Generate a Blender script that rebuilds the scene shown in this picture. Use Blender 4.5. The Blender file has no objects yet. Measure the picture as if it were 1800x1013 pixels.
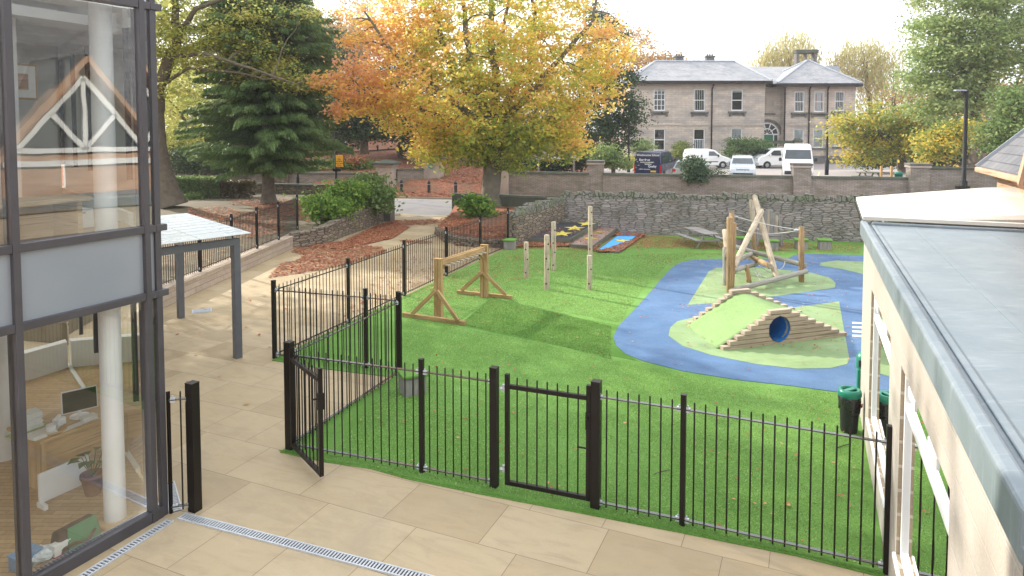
import bpy, bmesh, math, random
import numpy as np
from mathutils import Vector, Matrix
from mathutils.geometry import tessellate_polygon
random.seed(7); rng = np.random.default_rng(7)
S = bpy.context.scene; C = S.collection
R = math.radians
# ---------------- camera, sky, sun, exposure ----------------
CAMZ = 4.2; FPX = 1200.0; PITCH = R(2.9); PPY = 289.0
cd = bpy.data.cameras.new('camera'); cam = bpy.data.objects.new('camera', cd); C.objects.link(cam)
cam.location = (0, 0, CAMZ); cam.rotation_euler = (R(90) - PITCH, 0, 0)
cd.sensor_width = 36; cd.lens = 36 * FPX / 1800; cd.shift_y = -(506.5 - PPY) / 1800
cd.clip_start = 0.05; cd.clip_end = 4000
S.camera = cam
SUN_EL = R(28); SUN_AZ = Vector((-.76, .65))
W = bpy.data.worlds.new('World'); S.world = W; W.use_nodes = True
nt = W.node_tree; nt.nodes.clear()
wo = nt.nodes.new('ShaderNodeOutputWorld'); bg = nt.nodes.new('ShaderNodeBackground')
sky = nt.nodes.new('ShaderNodeTexSky'); sky.sky_type = 'NISHITA'; sky.sun_disc = False
sky.sun_elevation = SUN_EL; sky.sun_rotation = -math.atan2(-SUN_AZ.x, SUN_AZ.y)
wn = nt.nodes.new('ShaderNodeTexNoise'); wn.inputs['Scale'].default_value = 1.6; wn.inputs['Detail'].default_value = 6
wr = nt.nodes.new('ShaderNodeValToRGB'); wr.color_ramp.elements[0].position = .3; wr.color_ramp.elements[1].position = .62
wr.color_ramp.elements[0].color = (.72, .72, .72, 1); wr.color_ramp.elements[1].color = (.97, .97, .97, 1)
wm_ = nt.nodes.new('ShaderNodeMixRGB'); wm_.inputs['Color2'].default_value = (8.6, 8.9, 9.3, 1)
tc = nt.nodes.new('ShaderNodeTexCoord')
nt.links.new(tc.outputs['Generated'], wn.inputs['Vector']); nt.links.new(wn.outputs['Fac'], wr.inputs['Fac'])
nt.links.new(wr.outputs['Color'], wm_.inputs['Fac']); nt.links.new(sky.outputs['Color'], wm_.inputs['Color1'])
nt.links.new(wm_.outputs['Color'], bg.inputs['Color']); bg.inputs['Strength'].default_value = .1
nt.links.new(bg.outputs['Background'], wo.inputs['Surface'])
sl = bpy.data.lights.new('sun', 'SUN'); sl.energy = 2.8; sl.angle = R(.6); sl.color = (1, .93, .82)
so = bpy.data.objects.new('sun', sl); C.objects.link(so); so.location = (-20, 20, 30)
so.rotation_euler = Vector((-SUN_AZ.x * math.cos(SUN_EL), -SUN_AZ.y * math.cos(SUN_EL), -math.sin(SUN_EL))).to_track_quat('-Z', 'Y').to_euler()
S.view_settings.view_transform = 'Standard'; S.view_settings.look = 'None'
S.view_settings.gamma = 1; S.view_settings.exposure = 1.4; S.view_settings.use_curve_mapping = False
S.cycles.use_denoising = True; S.cycles.max_bounces = 8; S.cycles.transparent_max_bounces = 12
S.cycles.sample_clamp_indirect = 6
# ---------------- pixel helpers (photograph 1800 wide) ----------------
_cp, _sp = math.cos(PITCH), math.sin(PITCH)
def ray(px, py):
    v = py - PPY
    return Vector((px - 900, FPX * _cp - v * _sp, -FPX * _sp - v * _cp))
def P(px, py, z=0.0):
    d = ray(px, py); return Vector((0, 0, CAMZ)) + d * ((z - CAMZ) / d.z)
def D(px, py, Y):
    d = ray(px, py); return Vector((0, 0, CAMZ)) + d * (Y / d.y)
def hitp(px, py, pt, n):
    d = ray(px, py); o = Vector((0, 0, CAMZ)); return o + d * ((pt - o).dot(n) / d.dot(n))
def V3(v, z): return Vector((v[0], v[1], z))
U = Vector((.4025, .9155, 0)); VV = Vector((.9155, -.4025, 0))
# ---------------- scene-graph helpers ----------------
def wmat(o):
    m = o.matrix_basis.copy(); p = o.parent
    while p: m = p.matrix_basis @ m; p = p.parent
    return m
def tag(o, label=None, cat=None, group=None, kind=None):
    if label: o['label'] = label
    if cat: o['category'] = cat
    if group: o['group'] = group
    if kind: o['kind'] = kind
    return o
def root(name, label, cat, loc=(0, 0, 0), rz=0, group=None):
    o = bpy.data.objects.new(name, None); C.objects.link(o); o.location = loc; o.rotation_euler = (0, 0, rz)
    o.empty_display_size = .2
    return tag(o, label, cat, group)
def kids(o): return [c for c in bpy.data.objects if c.parent == o]
def copy_tree(o, parent=None):
    c = o.copy(); C.objects.link(c)
    if parent: c.parent = parent
    for k in list(o.children): copy_tree(k, c)
    return c
class MB:
    def __init__(s): s.v = []; s.f = []; s.ax = []; s.off = []; s.mi = []; s.m = 0; s.sm = []; s.smooth = False
    def add(s, vs, fs, axis=None):
        b = len(s.v); s.v += [Vector(p) for p in vs]; o = (random.uniform(0, 50), random.uniform(0, 50)) if axis is not None else (0, 0)
        for f in fs: s.f.append([b + i for i in f]); s.ax.append(axis); s.off.append(o); s.mi.append(s.m); s.sm.append(s.smooth)
        return s
    def hexa(s, p, axis=None):
        return s.add(p, [(0, 3, 2, 1), (4, 5, 6, 7), (0, 1, 5, 4), (1, 2, 6, 5), (2, 3, 7, 6), (3, 0, 4, 7)], axis)
    def box(s, c, sz, rz=0, ax=None, M=None):
        x, y, z = sz[0] / 2, sz[1] / 2, sz[2] / 2
        m = M if M is not None else Matrix.Rotation(rz, 3, 'Z'); c = Vector(c)
        pts = [c + m @ Vector(q) for q in ((-x, -y, -z), (x, -y, -z), (x, y, -z), (-x, y, -z), (-x, -y, z), (x, -y, z), (x, y, z), (-x, y, z))]
        axis = None
        if ax is not None: axis = m @ Vector(((1, 0, 0), (0, 1, 0), (0, 0, 1))[ax])
        return s.hexa(pts, axis)
    def beam(s, a, b, w, h, up=(0, 0, 1)):
        a = Vector(a); b = Vector(b); t = (b - a).normalized(); u = Vector(up)
        if abs(t.dot(u)) > .98: u = Vector((.4025, .9155, 0))
        r = t.cross(u).normalized(); u = r.cross(t)
        pts = []
        for p in (a, b): pts += [p - r * w / 2 - u * h / 2, p + r * w / 2 - u * h / 2, p + r * w / 2 + u * h / 2, p - r * w / 2 + u * h / 2]
        return s.hexa(pts, t)
    def tube(s, path, rad, n=8, cap=True):
        path = [Vector(p) for p in path]
        if not hasattr(rad, '__len__'): rad = [rad] * len(path)
        vs = []; fs = []; pr = None
        for i, p in enumerate(path):
            t = (path[min(i + 1, len(path) - 1)] - path[max(i - 1, 0)]).normalized()
            if pr is None: pr = t.orthogonal().normalized()
            pr = (pr - t * pr.dot(t)).normalized(); q = t.cross(pr)
            for k in range(n):
                a = 2 * math.pi * k / n; vs.append(p + (pr * math.cos(a) + q * math.sin(a)) * rad[i])
        for i in range(len(path) - 1):
            for k in range(n): fs.append((i * n + k, i * n + (k + 1) % n, (i + 1) * n + (k + 1) % n, (i + 1) * n + k))
        sm = s.smooth; s.smooth = n > 5
        s.add(vs, fs, (path[-1] - path[0]).normalized()); s.smooth = sm
        if cap:
            b = len(vs); s.add(vs[:n], [tuple(range(n))[::-1]]); s.add(vs[-n:], [tuple(range(n))])
        return s
    def lathe(s, prof, c, n=20, cap=True):
        c = Vector(c); vs = []; fs = []
        for r, z in prof:
            for k in range(n): a = 2 * math.pi * k / n; vs.append(c + Vector((r * math.cos(a), r * math.sin(a), z)))
        for i in range(len(prof) - 1):
            for k in range(n): fs.append((i * n + k, i * n + (k + 1) % n, (i + 1) * n + (k + 1) % n, (i + 1) * n + k))
        sm = s.smooth; s.smooth = True; s.add(vs, fs); s.smooth = sm
        if cap: s.add(vs[:n], [tuple(range(n))[::-1]]); s.add(vs[-n:], [tuple(range(n))])
        return s
    def prism(s, poly, z0, z1):
        n = len(poly); vs = [V3(p, z0) for p in poly] + [V3(p, z1) for p in poly]
        ar = sum(poly[i][0] * poly[(i + 1) % n][1] - poly[(i + 1) % n][0] * poly[i][1] for i in range(n))
        tri = tessellate_polygon([[V3(p, 0) for p in poly]]); fs = []
        for t in tri:
            a, b, c = [Vector(poly[i][:2]) for i in t]
            if (b - a).cross(c - a) < 0: t = (t[0], t[2], t[1])
            fs.append(tuple(i + n for i in t)); fs.append(tuple(t)[::-1])
        for i in range(n):
            j = (i + 1) % n; fs.append((i, j, n + j, n + i) if ar > 0 else (j, i, n + i, n + j))
        return s.add(vs, fs)
    def quad(s, *p, axis=None): return s.add(p, [tuple(range(len(p)))], axis)
    def extr(s, poly, d, axis=None):
        """planar polygon (3-D points) pushed by vector d"""
        n = len(poly); d = Vector(d); vs = [Vector(p) for p in poly] + [Vector(p) + d for p in poly]
        nn = Vector((0, 0, 0))
        for i in range(n): nn += vs[i].cross(vs[(i + 1) % n])
        f0 = tuple(range(n)); f1 = tuple(range(n, 2 * n))
        flip = nn.dot(d) > 0
        fs = [f0[::-1] if flip else f0, f1 if flip else f1[::-1]]
        for i in range(n):
            j = (i + 1) % n; fs.append((i, j, n + j, n + i) if flip else (j, i, n + i, n + j))
        return s.add(vs, fs, axis)
    def build(s, name, mat, parent=None, loc=None, bevel=0, seg=2, local=False):
        me = bpy.data.meshes.new(name); o = bpy.data.objects.new(name, me); C.objects.link(o)
        vs = s.v
        if parent is not None:
            o.parent = parent
            if not local: im = wmat(parent).inverted(); vs = [im @ p for p in vs]
        elif loc is not None:
            l = Vector(loc); o.location = l; vs = [p - l for p in vs]
        me.from_pydata([tuple(p) for p in vs], [], s.f)
        for m in (mat if isinstance(mat, (list, tuple)) else [mat]): me.materials.append(m)
        uv = me.uv_layers.new(name='UVMap'); ul = [0.0] * (2 * len(me.loops)); Z = Vector((0, 0, 1))
        for p, ax, of in zip(me.polygons, s.ax, s.off):
            pts = [s.v[i] for i in p.vertices]
            n = (pts[1] - pts[0]).cross(pts[2] - pts[1])
            if len(pts) > 3: n += (pts[3] - pts[2]).cross(pts[0] - pts[3])
            if n.length < 1e-12: n = Vector((0, 0, 1))
            n.normalize()
            if ax is None:
                t = Z.cross(n)
                t = t.normalized() if t.length > .02 else Vector((1, 0, 0))
                if abs(n.z) < .999 and t.x < 0: t = -t
            else:
                t = ax - n * ax.dot(n)
                t = t.normalized() if t.length > .3 else n.orthogonal().normalized()
            b = n.cross(t)
            if b.z < 0: b = -b
            for li in p.loop_indices:
                q = s.v[me.loops[li].vertex_index]; ul[2 * li] = q.dot(t) + of[0]; ul[2 * li + 1] = q.dot(b) + of[1]
        uv.data.foreach_set('uv', ul)
        me.polygons.foreach_set('material_index', s.mi); me.polygons.foreach_set('use_smooth', s.sm)
        me.update()
        if bevel:
            m = o.modifiers.new('bevel', 'BEVEL'); m.width = bevel; m.segments = seg; m.limit_method = 'ANGLE'; m.angle_limit = R(40)
        return o
def npmesh(name, v, f4, mats, parent=None, tint=None, loc=None):
    """numpy quads -> one mesh object"""
    me = bpy.data.meshes.new(name); o = bpy.data.objects.new(name, me); C.objects.link(o)
    v = np.asarray(v, dtype=np.float32); f4 = np.asarray(f4, dtype=np.int32)
    if parent is not None:
        o.parent = parent; v = v - np.array(wmat(parent).translation, dtype=np.float32)
    elif loc is not None:
        o.location = loc; v = v - np.array(loc, dtype=np.float32)
    me.vertices.add(len(v)); me.vertices.foreach_set('co', v.ravel())
    n, k = f4.shape
    me.loops.add(n * k); me.loops.foreach_set('vertex_index', f4.ravel())
    me.polygons.add(n); me.polygons.foreach_set('loop_start', np.arange(0, n * k, k, dtype=np.int32))
    me.update(calc_edges=True)
    if tint is not None:
        a = me.attributes.new('tint', 'FLOAT', 'FACE'); a.data.foreach_set('value', np.asarray(tint, dtype=np.float32))
    me.materials.append(mats)
    return o
# ---------------- materials ----------------
class NT:
    def __init__(s, name):
        s.m = bpy.data.materials.new(name); s.m.use_nodes = True; s.t = s.m.node_tree; s.t.nodes.clear()
        s.out = s.n('ShaderNodeOutputMaterial')
    def n(s, typ, ins=None, **kw):
        x = s.t.nodes.new(typ)
        for k, v in kw.items(): setattr(x, k, v)
        for k, v in (ins or {}).items(): s.put(x, k, v)
        return x
    def put(s, x, k, v):
        i = x.inputs[k]
        if hasattr(v, 'is_output'): s.t.links.new(v, i)
        elif isinstance(v, bpy.types.Node): s.t.links.new(v.outputs[0], i)
        elif isinstance(v, (tuple, list)): i.default_value = (tuple(v) + (1,))[:4] if i.type == 'RGBA' else v
        else: i.default_value = v
    def pos(s, scale=(1, 1, 1), src='Position'):
        g = s.n('ShaderNodeNewGeometry').outputs['Position'] if src == 'Position' else s.n('ShaderNodeTexCoord').outputs[src]
        return s.n('ShaderNodeMapping', {'Vector': g, 'Scale': scale})
    def noise(s, scale, detail=4, vec=None, rough=.55, dist=0):
        return s.n('ShaderNodeTexNoise', {'Vector': vec if vec else s.pos(), 'Scale': scale, 'Detail': detail, 'Roughness': rough, 'Distortion': dist}).outputs['Fac']
    def ramp(s, fac, stops, interp='LINEAR'):
        r = s.n('ShaderNodeValToRGB', {'Fac': fac}); e = r.color_ramp; e.interpolation = interp
        while len(e.elements) < len(stops): e.elements.new(.5)
        for el, (p, c) in zip(e.elements, stops):
            el.position = p; el.color = (c, c, c, 1) if not hasattr(c, '__len__') else (tuple(c) + (1,))[:4]
        return r.outputs['Color']
    def mix(s, f, a, b, mode='MIX'): return s.n('ShaderNodeMixRGB', {'Fac': f, 'Color1': a, 'Color2': b}, blend_type=mode).outputs[0]
    def bump(s, h, st=.3, d=.02, nrm=None):
        x = s.n('ShaderNodeBump', {'Height': h, 'Strength': st, 'Distance': d})
        if nrm: s.put(x, 'Normal', nrm)
        return x.outputs[0]
    def math(s, op, a, b=0): return s.n('ShaderNodeMath', {0: a, 1: b}, operation=op).outputs[0]
    def bsdf(s, col, rough=.6, metal=0, normal=None, spec=.4, **kw):
        b = s.n('ShaderNodeBsdfPrincipled', {'Base Color': col, 'Roughness': rough, 'Metallic': metal, 'Specular IOR Level': spec})
        if normal: s.put(b, 'Normal', normal)
        for k, v in kw.items(): s.put(b, k, v)
        s.t.links.new(b.outputs[0], s.out.inputs[0]); return s.m
def plain(name, c, c2=None, scale=6, rough=.55, metal=0, bump=0, bscale=60, spec=.4, detail=5):
    t = NT(name); c2 = c2 or tuple(x * .72 for x in c)
    col = t.mix(t.ramp(t.noise(scale, detail), [(.3, 0), (.7, 1)]), c, c2)
    nr = t.bump(t.noise(bscale, 3), bump, .01) if bump else None
    return t.bsdf(col, t.ramp(t.noise(scale * 2, 3), [(.3, max(0, rough - .08)), (.7, min(1, rough + .08))]), metal, nr, spec)
def leafmat(name, stops, trans=.4, rough=.5):
    t = NT(name)
    a = t.n('ShaderNodeAttribute', attribute_name='tint').outputs['Fac']
    r = t.n('ShaderNodeNewGeometry').outputs['Random Per Island']
    f = t.math('ADD', a, t.math('MULTIPLY', t.math('SUBTRACT', r, .5), .35))
    col = t.ramp(f, stops)
    col = t.mix(t.math('MULTIPLY', r, .22), col, (.02, .025, .01))
    b = t.n('ShaderNodeBsdfPrincipled', {'Base Color': col, 'Roughness': rough, 'Specular IOR Level': .3})
    tr = t.n('ShaderNodeBsdfTranslucent', {'Color': t.mix(.12, col, (.95, .8, .4), 'MIX')})
    mx = t.n('ShaderNodeMixShader', {0: trans, 1: b, 2: tr})
    t.t.links.new(mx.outputs[0], t.out.inputs[0]); return t.m
def wood(name, c, c2, knots=True, rough=.75, scale=1.0):
    t = NT(name); v = t.pos((1.2 * scale, 16 * scale, 1), 'UV')
    g = t.noise(2.2, 5, v, .6, 1.0)
    col = t.ramp(g, [(.3, c2), (.55, c), (.75, tuple(min(1, x * 1.18) for x in c))])
    col = t.mix(t.ramp(t.noise(1.7, 3), [(.45, 0), (.75, .5)]), col, tuple(x * .55 for x in c2))
    crack = t.ramp(t.noise(1.5, 3, t.pos((.8, 30, 1), 'UV')), [(.36, 1), (.4, 0)])
    col = t.mix(t.math('MULTIPLY', crack, .6), col, tuple(x * .3 for x in c2))
    return t.bsdf(col, rough, 0, t.bump(g, .35, .006), .25)
def bricks(name, c1, c2, mort, bw, rh, ms=.012, stain=None, stainamt=.5, rough=.85, bump=.5, off=.5, squash=1, noise2=18, sfreq=2, sscale=(.25, .25, .9), dist=0.0):
    t = NT(name); uv = t.pos((1, 1, 1), 'UV').outputs[0]
    if dist:
        nv = t.n('ShaderNodeTexNoise', {'Vector': uv, 'Scale': 3.0, 'Detail': 2}).outputs['Color']
        uv = t.n('ShaderNodeMixRGB', {'Fac': dist, 'Color1': uv, 'Color2': nv}, blend_type='ADD').outputs[0]
    b = t.n('ShaderNodeTexBrick', {'Vector': uv, 'Color1': c1, 'Color2': c2, 'Mortar': mort, 'Scale': 1.0, 'Mortar Size': ms, 'Brick Width': bw, 'Row Height': rh, 'Bias': 0.0, 'Mortar Smooth': .2}, offset=off, squash=squash, squash_frequency=sfreq)
    col = t.mix(t.ramp(t.noise(noise2, 4), [(.3, .0), (.75, .35)]), b.outputs['Color'], tuple(x * .45 for x in c2))
    if stain: col = t.mix(t.math('MULTIPLY', t.ramp(t.noise(2.2, 5, t.pos(sscale)), [(.42, 0), (.66, 1)]), stainamt), col, stain)
    h = t.math('ADD', t.math('MULTIPLY', b.outputs['Fac'], -1.0), t.math('MULTIPLY', t.noise(40, 3), .25))
    return t.bsdf(col, rough, 0, t.bump(h, bump, .012), .25)
def rubble(name, cols, mort, sx=3.2, sy=8.0, moss=None, bump=.9, mossz=None):
    t = NT(name); uv = t.pos((sx, sy, 1), 'UV').outputs[0]
    nv = t.n('ShaderNodeTexNoise', {'Vector': uv, 'Scale': .8, 'Detail': 3}).outputs['Color']
    uv = t.n('ShaderNodeMixRGB', {'Fac': .5, 'Color1': uv, 'Color2': nv}, blend_type='ADD').outputs[0]
    v1 = t.n('ShaderNodeTexVoronoi', {'Vector': uv, 'Scale': 1.0, 'Randomness': .85}, voronoi_dimensions='2D')
    ve = t.n('ShaderNodeTexVoronoi', {'Vector': uv, 'Scale': 1.0, 'Randomness': .85}, voronoi_dimensions='2D', feature='DISTANCE_TO_EDGE')
    cell = t.n('ShaderNodeSeparateColor', {0: v1.outputs['Color']}).outputs[0]
    n = len(cols); col = t.ramp(cell, [(i / max(1, n - 1), c) for i, c in enumerate(cols)])
    col = t.mix(t.ramp(t.noise(24, 4), [(.35, 0), (.75, .55)]), col, tuple(x * .45 for x in cols[0]))
    e = t.ramp(ve.outputs['Distance'], [(.015, 0), (.11, 1)])
    col = t.mix(e, mort, col)
    if moss: col = t.mix(t.ramp(t.noise(1.6, 6), [(.5, 0), (.68, .6)]), col, moss)
    h = t.math('ADD', e, t.math('MULTIPLY', t.noise(30, 4), .5))
    return t.bsdf(col, .9, 0, t.bump(h, bump, .03), .2)
def glassm(name, tint=(1, 1, 1), ior=1.5, boost=1.0):
    t = NT(name)
    fr = t.n('ShaderNodeFresnel', {'IOR': ior}).outputs[0]
    wob = t.bump(t.noise(1.3, 2), .02, .05)
    f = t.math('MULTIPLY', fr, boost)
    tr = t.n('ShaderNodeBsdfTransparent', {'Color': tint}); gl = t.n('ShaderNodeBsdfGlossy', {'Color': (1, 1, 1), 'Roughness': .01, 'Normal': wob})
    mx = t.n('ShaderNodeMixShader', {0: f, 1: tr, 2: gl}); t.t.links.new(mx.outputs[0], t.out.inputs[0]); return t.m
def turfm(name, c1, c2, c3, bscale=220, bs=.8):
    t = NT(name)
    blade = t.noise(62, 5, t.pos((1, 1, 1)), .8)
    col = t.mix(t.ramp(blade, [(.36, 0), (.64, 1)]), c1, c2)
    col = t.mix(t.ramp(t.noise(26, 3, None, .6), [(.38, .3), (.5, 0)]), col, tuple(x * .6 for x in c1))
    col = t.mix(t.ramp(t.noise(.33, 4, None, .6), [(.42, 0), (.68, .5)]), col, tuple(min(1, x * 1.25 + .03) for x in c2))
    col = t.mix(t.ramp(t.noise(2.6, 4, t.pos((1.0, .25, 1)), .6), [(.5, 0), (.75, .28)]), col, c1)
    col = t.mix(t.ramp(t.noise(1.1, 5, None, .6), [(.35, 0), (.72, .45)]), col, c3)
    col = t.mix(t.ramp(t.noise(9, 4, None, .7), [(.55, 0), (.8, .3)]), col, c2)
    mp = t.n('ShaderNodeMapping', {'Vector': t.n('ShaderNodeNewGeometry').outputs['Position'], 'Rotation': (0, 0, R(23.75)), 'Location': (3, 1.1, 0)})
    br = t.n('ShaderNodeTexBrick', {'Vector': mp, 'Color1': (1, 1, 1), 'Color2': (.86, .90, .86), 'Mortar': (.78, .82, .78), 'Scale': 1.0, 'Mortar Size': .006, 'Brick Width': 9.0, 'Row Height': 2.0, 'Bias': -.1}).outputs['Color']
    col = t.mix(.9, col, br, 'MULTIPLY')
    return t.bsdf(col, .8, 0, t.bump(t.noise(bscale * .35, 4, None, .8), bs, .02), .15)
mt = {}
mt['turf'] = turfm('turf_green', (.072, .165, .024), (.195, .375, .085), (.125, .265, .045))
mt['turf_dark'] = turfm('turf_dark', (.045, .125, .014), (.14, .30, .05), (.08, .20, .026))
mt['turf_pale'] = turfm('turf_pale', (.15, .255, .085), (.30, .42, .185), (.22, .335, .125), 260, .6)
def wetpour(name, c, c2, sp):
    t = NT(name)
    col = t.mix(t.ramp(t.noise(1.2, 5), [(.35, 0), (.7, 1)]), c, c2)
    col = t.mix(t.ramp(t.noise(150, 2), [(.62, 0), (.7, .5)]), col, sp)
    col = t.mix(t.ramp(t.noise(120, 2), [(.28, .45), (.36, 0)]), col, tuple(x * .4 for x in c))
    col = t.mix(t.ramp(t.noise(.55, 6, None, .65, .5), [(.45, 0), (.7, .4)]), col, tuple(min(1, x * 1.35 + .04) for x in c2))
    col = t.mix(t.ramp(t.noise(3.0, 6, t.pos((.5, 1.6, 1)), .7, 1.0), [(.52, 0), (.72, .35)]), col, tuple(x * .6 for x in c))
    col = t.mix(t.ramp(t.noise(38, 4, None, .7), [(.56, 0), (.72, .22)]), col, sp)
    return t.bsdf(col, t.ramp(t.noise(1.5, 4), [(.35, .6), (.7, .9)]), 0, t.bump(t.noise(110, 3), .5, .008), .3)
mt['blue'] = wetpour('blue_rubber', (.058, .122, .235), (.082, .16, .288), (.27, .33, .44))
mt['greenpour'] = wetpour('green_rubber', (.185, .275, .115), (.245, .34, .16), (.42, .5, .32))
mt['white_paint'] = plain('white_paint', (.75, .76, .76), (.6, .6, .6), 20, .6)
mt['iron'] = plain('brown_black_paint', (.009, .0065, .005), (.014, .010, .008), 4, .42, 0, .1, 90, .3)
mt['iron_rail'] = plain('glossy_rail_paint', (.035, .032, .03), (.05, .045, .042), 6, .16, 0, .1, 60, .9)
mt['galv'] = plain('galvanised_steel', (.58, .6, .63), (.46, .48, .5), 20, .4, .35)
mt['graph'] = plain('grey_powder_coat', (.10, .105, .12), (.13, .135, .15), 3, .42)
mt['brown_al'] = plain('brown_grey_aluminium', (.060, .055, .060), (.078, .072, .078), 3, .42)
mt['white'] = plain('white_plaster', (.78, .79, .78), (.7, .7, .69), 2, .6)
mt['wall_in'] = plain('inside_wall', (.72, .70, .64), (.64, .61, .55), 1, .8)
mt['spandrel'] = plain('grey_glass_panel', (.24, .265, .29), (.275, .30, .325), .6, .14, 0, 0, 60, .6)
mt['soil'] = plain('garden_soil', (.17, .13, .085), (.10, .085, .045), 1.2, .95, 0, .6, 25)
mt['tarmac'] = plain('tarmac', (.22, .21, .215), (.17, .165, .17), 1.0, .9, 0, .4, 120)
mt['carpark'] = plain('car_park_tarmac', (.27, .24, .23), (.33, .29, .26), .4, .9, 0, .3, 60)
mt['yellow_line'] = plain('yellow_line_paint', (.62, .42, .06), (.4, .33, .15), 12, .8)
mt['slate'] = bricks('slate_tiles', (.25, .255, .265), (.37, .37, .38), (.13, .13, .14), .32, .2, .012, (.42, .40, .40), .45, .6, .5)
mt['slate_shaded'] = bricks('shaded_slate_tiles', (.105, .108, .118), (.16, .16, .17), (.05, .05, .055), .32, .2, .012, (.2, .19, .19), .45, .7, .6)  # weak sun is painted in: slate colour darkened for the right-hand hall roof
mt['lead'] = plain('lead_flashing', (.36, .39, .42), (.3, .32, .36), 3, .5)
def pavm():
    t = NT('sandstone_paving')
    uv = t.pos((1, 1, 1), 'UV').outputs[0]
    kw = dict(offset=.37, squash=.72, squash_frequency=3)
    b = t.n('ShaderNodeTexBrick', {'Vector': uv, 'Color1': (.335, .25, .14), 'Color2': (.475, .375, .235), 'Mortar': (.17, .12, .075), 'Scale': 1.0, 'Mortar Size': .0036, 'Brick Width': 1.15, 'Row Height': .78, 'Bias': 0.0, 'Mortar Smooth': .1}, **kw)
    col = b.outputs['Color']
    col = t.mix(t.ramp(t.noise(.9, 6, None, .6, .6), [(.3, 0), (.75, .5)]), col, (.44, .345, .215))
    col = t.mix(t.ramp(t.noise(2.4, 6, t.pos((.6, 2.0, 1), 'UV'), .65, 1.2), [(.48, 0), (.68, .38)]), col, (.29, .215, .135))
    col = t.mix(t.ramp(t.noise(60, 4), [(.55, 0), (.8, .25)]), col, (.25, .18, .12))
    col = t.mix(t.ramp(t.noise(.45, 7, None, .68, .8), [(.5, 0), (.7, .45)]), col, (.30, .245, .17))
    col = t.mix(t.ramp(t.noise(5.5, 5, None, .7, 1.5), [(.6, 0), (.74, .3)]), col, (.50, .43, .34))
    col = t.mix(t.math('MULTIPLY', b.outputs['Fac'], .85), col, (.17, .12, .075))
    h = t.math('ADD', t.math('MULTIPLY', b.outputs['Fac'], -1.5), t.noise(14, 6))
    return t.bsdf(col, t.ramp(t.noise(3, 4), [(.3, .5), (.7, .75)]), 0, t.bump(h, .25, .01), .35)
mt['paving'] = pavm()
mt['brickwall'] = bricks('old_brick_wall', (.45, .385, .33), (.32, .285, .255), (.2, .18, .16), .30, .075, .014, (.14, .135, .09), .6, .9, .7, noise2=6, sscale=(.5, .5, 1.2))
mt['house_stone'] = bricks('house_sandstone', (.64, .53, .43), (.50, .43, .37), (.36, .32, .29), .72, .235, .016, (.25, .235, .225), .65, .9, .5, noise2=3, sscale=(.2, .2, .6))
mt['ashlar'] = plain('dressed_sandstone', (.46, .385, .32), (.33, .285, .25), 1.5, .85, 0, .3, 30)
mt['ashlar_dark'] = plain('sooty_stone', (.10, .10, .095), (.16, .15, .13), 2.5, .9, 0, .3, 30)
mt['rubble'] = rubble('rubble_stone', [(.29, .265, .24), (.37, .32, .29), (.25, .24, .225), (.44, .40, .37), (.33, .27, .235)], (.13, .12, .105), 2.9, 12.5, (.085, .085, .06))
mt['rubble2'] = rubble('dry_stone', [(.22, .18, .135), (.33, .26, .19), (.17, .15, .12), (.38, .31, .23)], (.05, .045, .035), 2.8, 11)
mt['coping_moss'] = rubble('mossy_coping', [(.22, .215, .18), (.29, .27, .24), (.18, .19, .13)], (.07, .07, .055), 5, 5, (.13, .17, .07))
mt['moss'] = plain('mossy_stone', (.055, .07, .045), (.10, .10, .08), 3, .95, 0, .5, 40)
mt['stone_blocks'] = bricks('pale_stone_cladding', (.52, .42, .325), (.40, .32, .25), (.28, .22, .17), .75, .15, .008, (.33, .27, .2), .5, .85, .5, noise2=7)
mt['beige_block'] = bricks('split_faced_block', (.455, .42, .37), (.415, .38, .33), (.51, .475, .43), .45, .21, .009, (.36, .31, .255), .5, .95, 1.0, noise2=75)
mt['beige_edge'] = bricks('split_faced_block_edge', (.34, .27, .19), (.30, .24, .17), (.5, .45, .38), .44, .215, .016, None, 0, .95, .6, noise2=60)
mt['log'] = wood('peeled_log', (.50, .42, .31), (.30, .235, .16))
mt['log_brown'] = wood('brown_log', (.42, .28, .14), (.26, .15, .07))
mt['log_grey'] = wood('weathered_log', (.36, .34, .29), (.22, .205, .17))
mt['timber'] = wood('pale_timber', (.45, .37, .285), (.35, .28, .205), scale=.7)
mt['timber_tan'] = wood('tan_softwood', (.46, .30, .14), (.33, .20, .085), scale=.7)
mt['timber_grey'] = wood('silvered_timber', (.31, .29, .27), (.21, .195, .18), scale=.7)
mt['timber_end'] = plain('end_grain', (.42, .36, .28), (.3, .24, .17), 20, .8)
mt['bark'] = plain('bark', (.17, .135, .10), (.10, .083, .065), 5, .95, 0, .9, 14)
mt['bark_beech'] = plain('beech_bark', (.17, .15, .115), (.10, .10, .07), 2.5, .85, 0, .5, 12)
mt['bark_twig'] = plain('twig_bark', (.20, .15, .12), (.13, .10, .08), 5, .9)
mt['glass'] = glassm('window_glass', (.95, .96, .95), 1.45, 1.15)
mt['glass_up'] = glassm('upstairs_glass', (.86, .89, .88), 1.6, 3.0)
mt['glass_h'] = glassm('house_glass', (.7, .74, .76), 1.5, 1.3)
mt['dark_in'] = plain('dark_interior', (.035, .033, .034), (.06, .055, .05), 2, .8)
mt['carglass'] = plain('car_glass', (.05, .065, .075), (.03, .035, .04), 1, .06, 0, 0, 60, .8)
mt['tyre'] = plain('tyre_rubber', (.02, .02, .02), None, 9, .8)
mt['alloy'] = plain('alloy', (.45, .46, .47), None, 9, .35, .7)
mt['carwhite'] = plain('white_car_paint', (.80, .80, .80), (.77, .77, .77), 1, .22, 0, 0, 60, .6)
mt['carnavy'] = plain('navy_car_paint', (.012, .018, .06), (.014, .02, .065), 1, .2, 0, 0, 60, .6)
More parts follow.
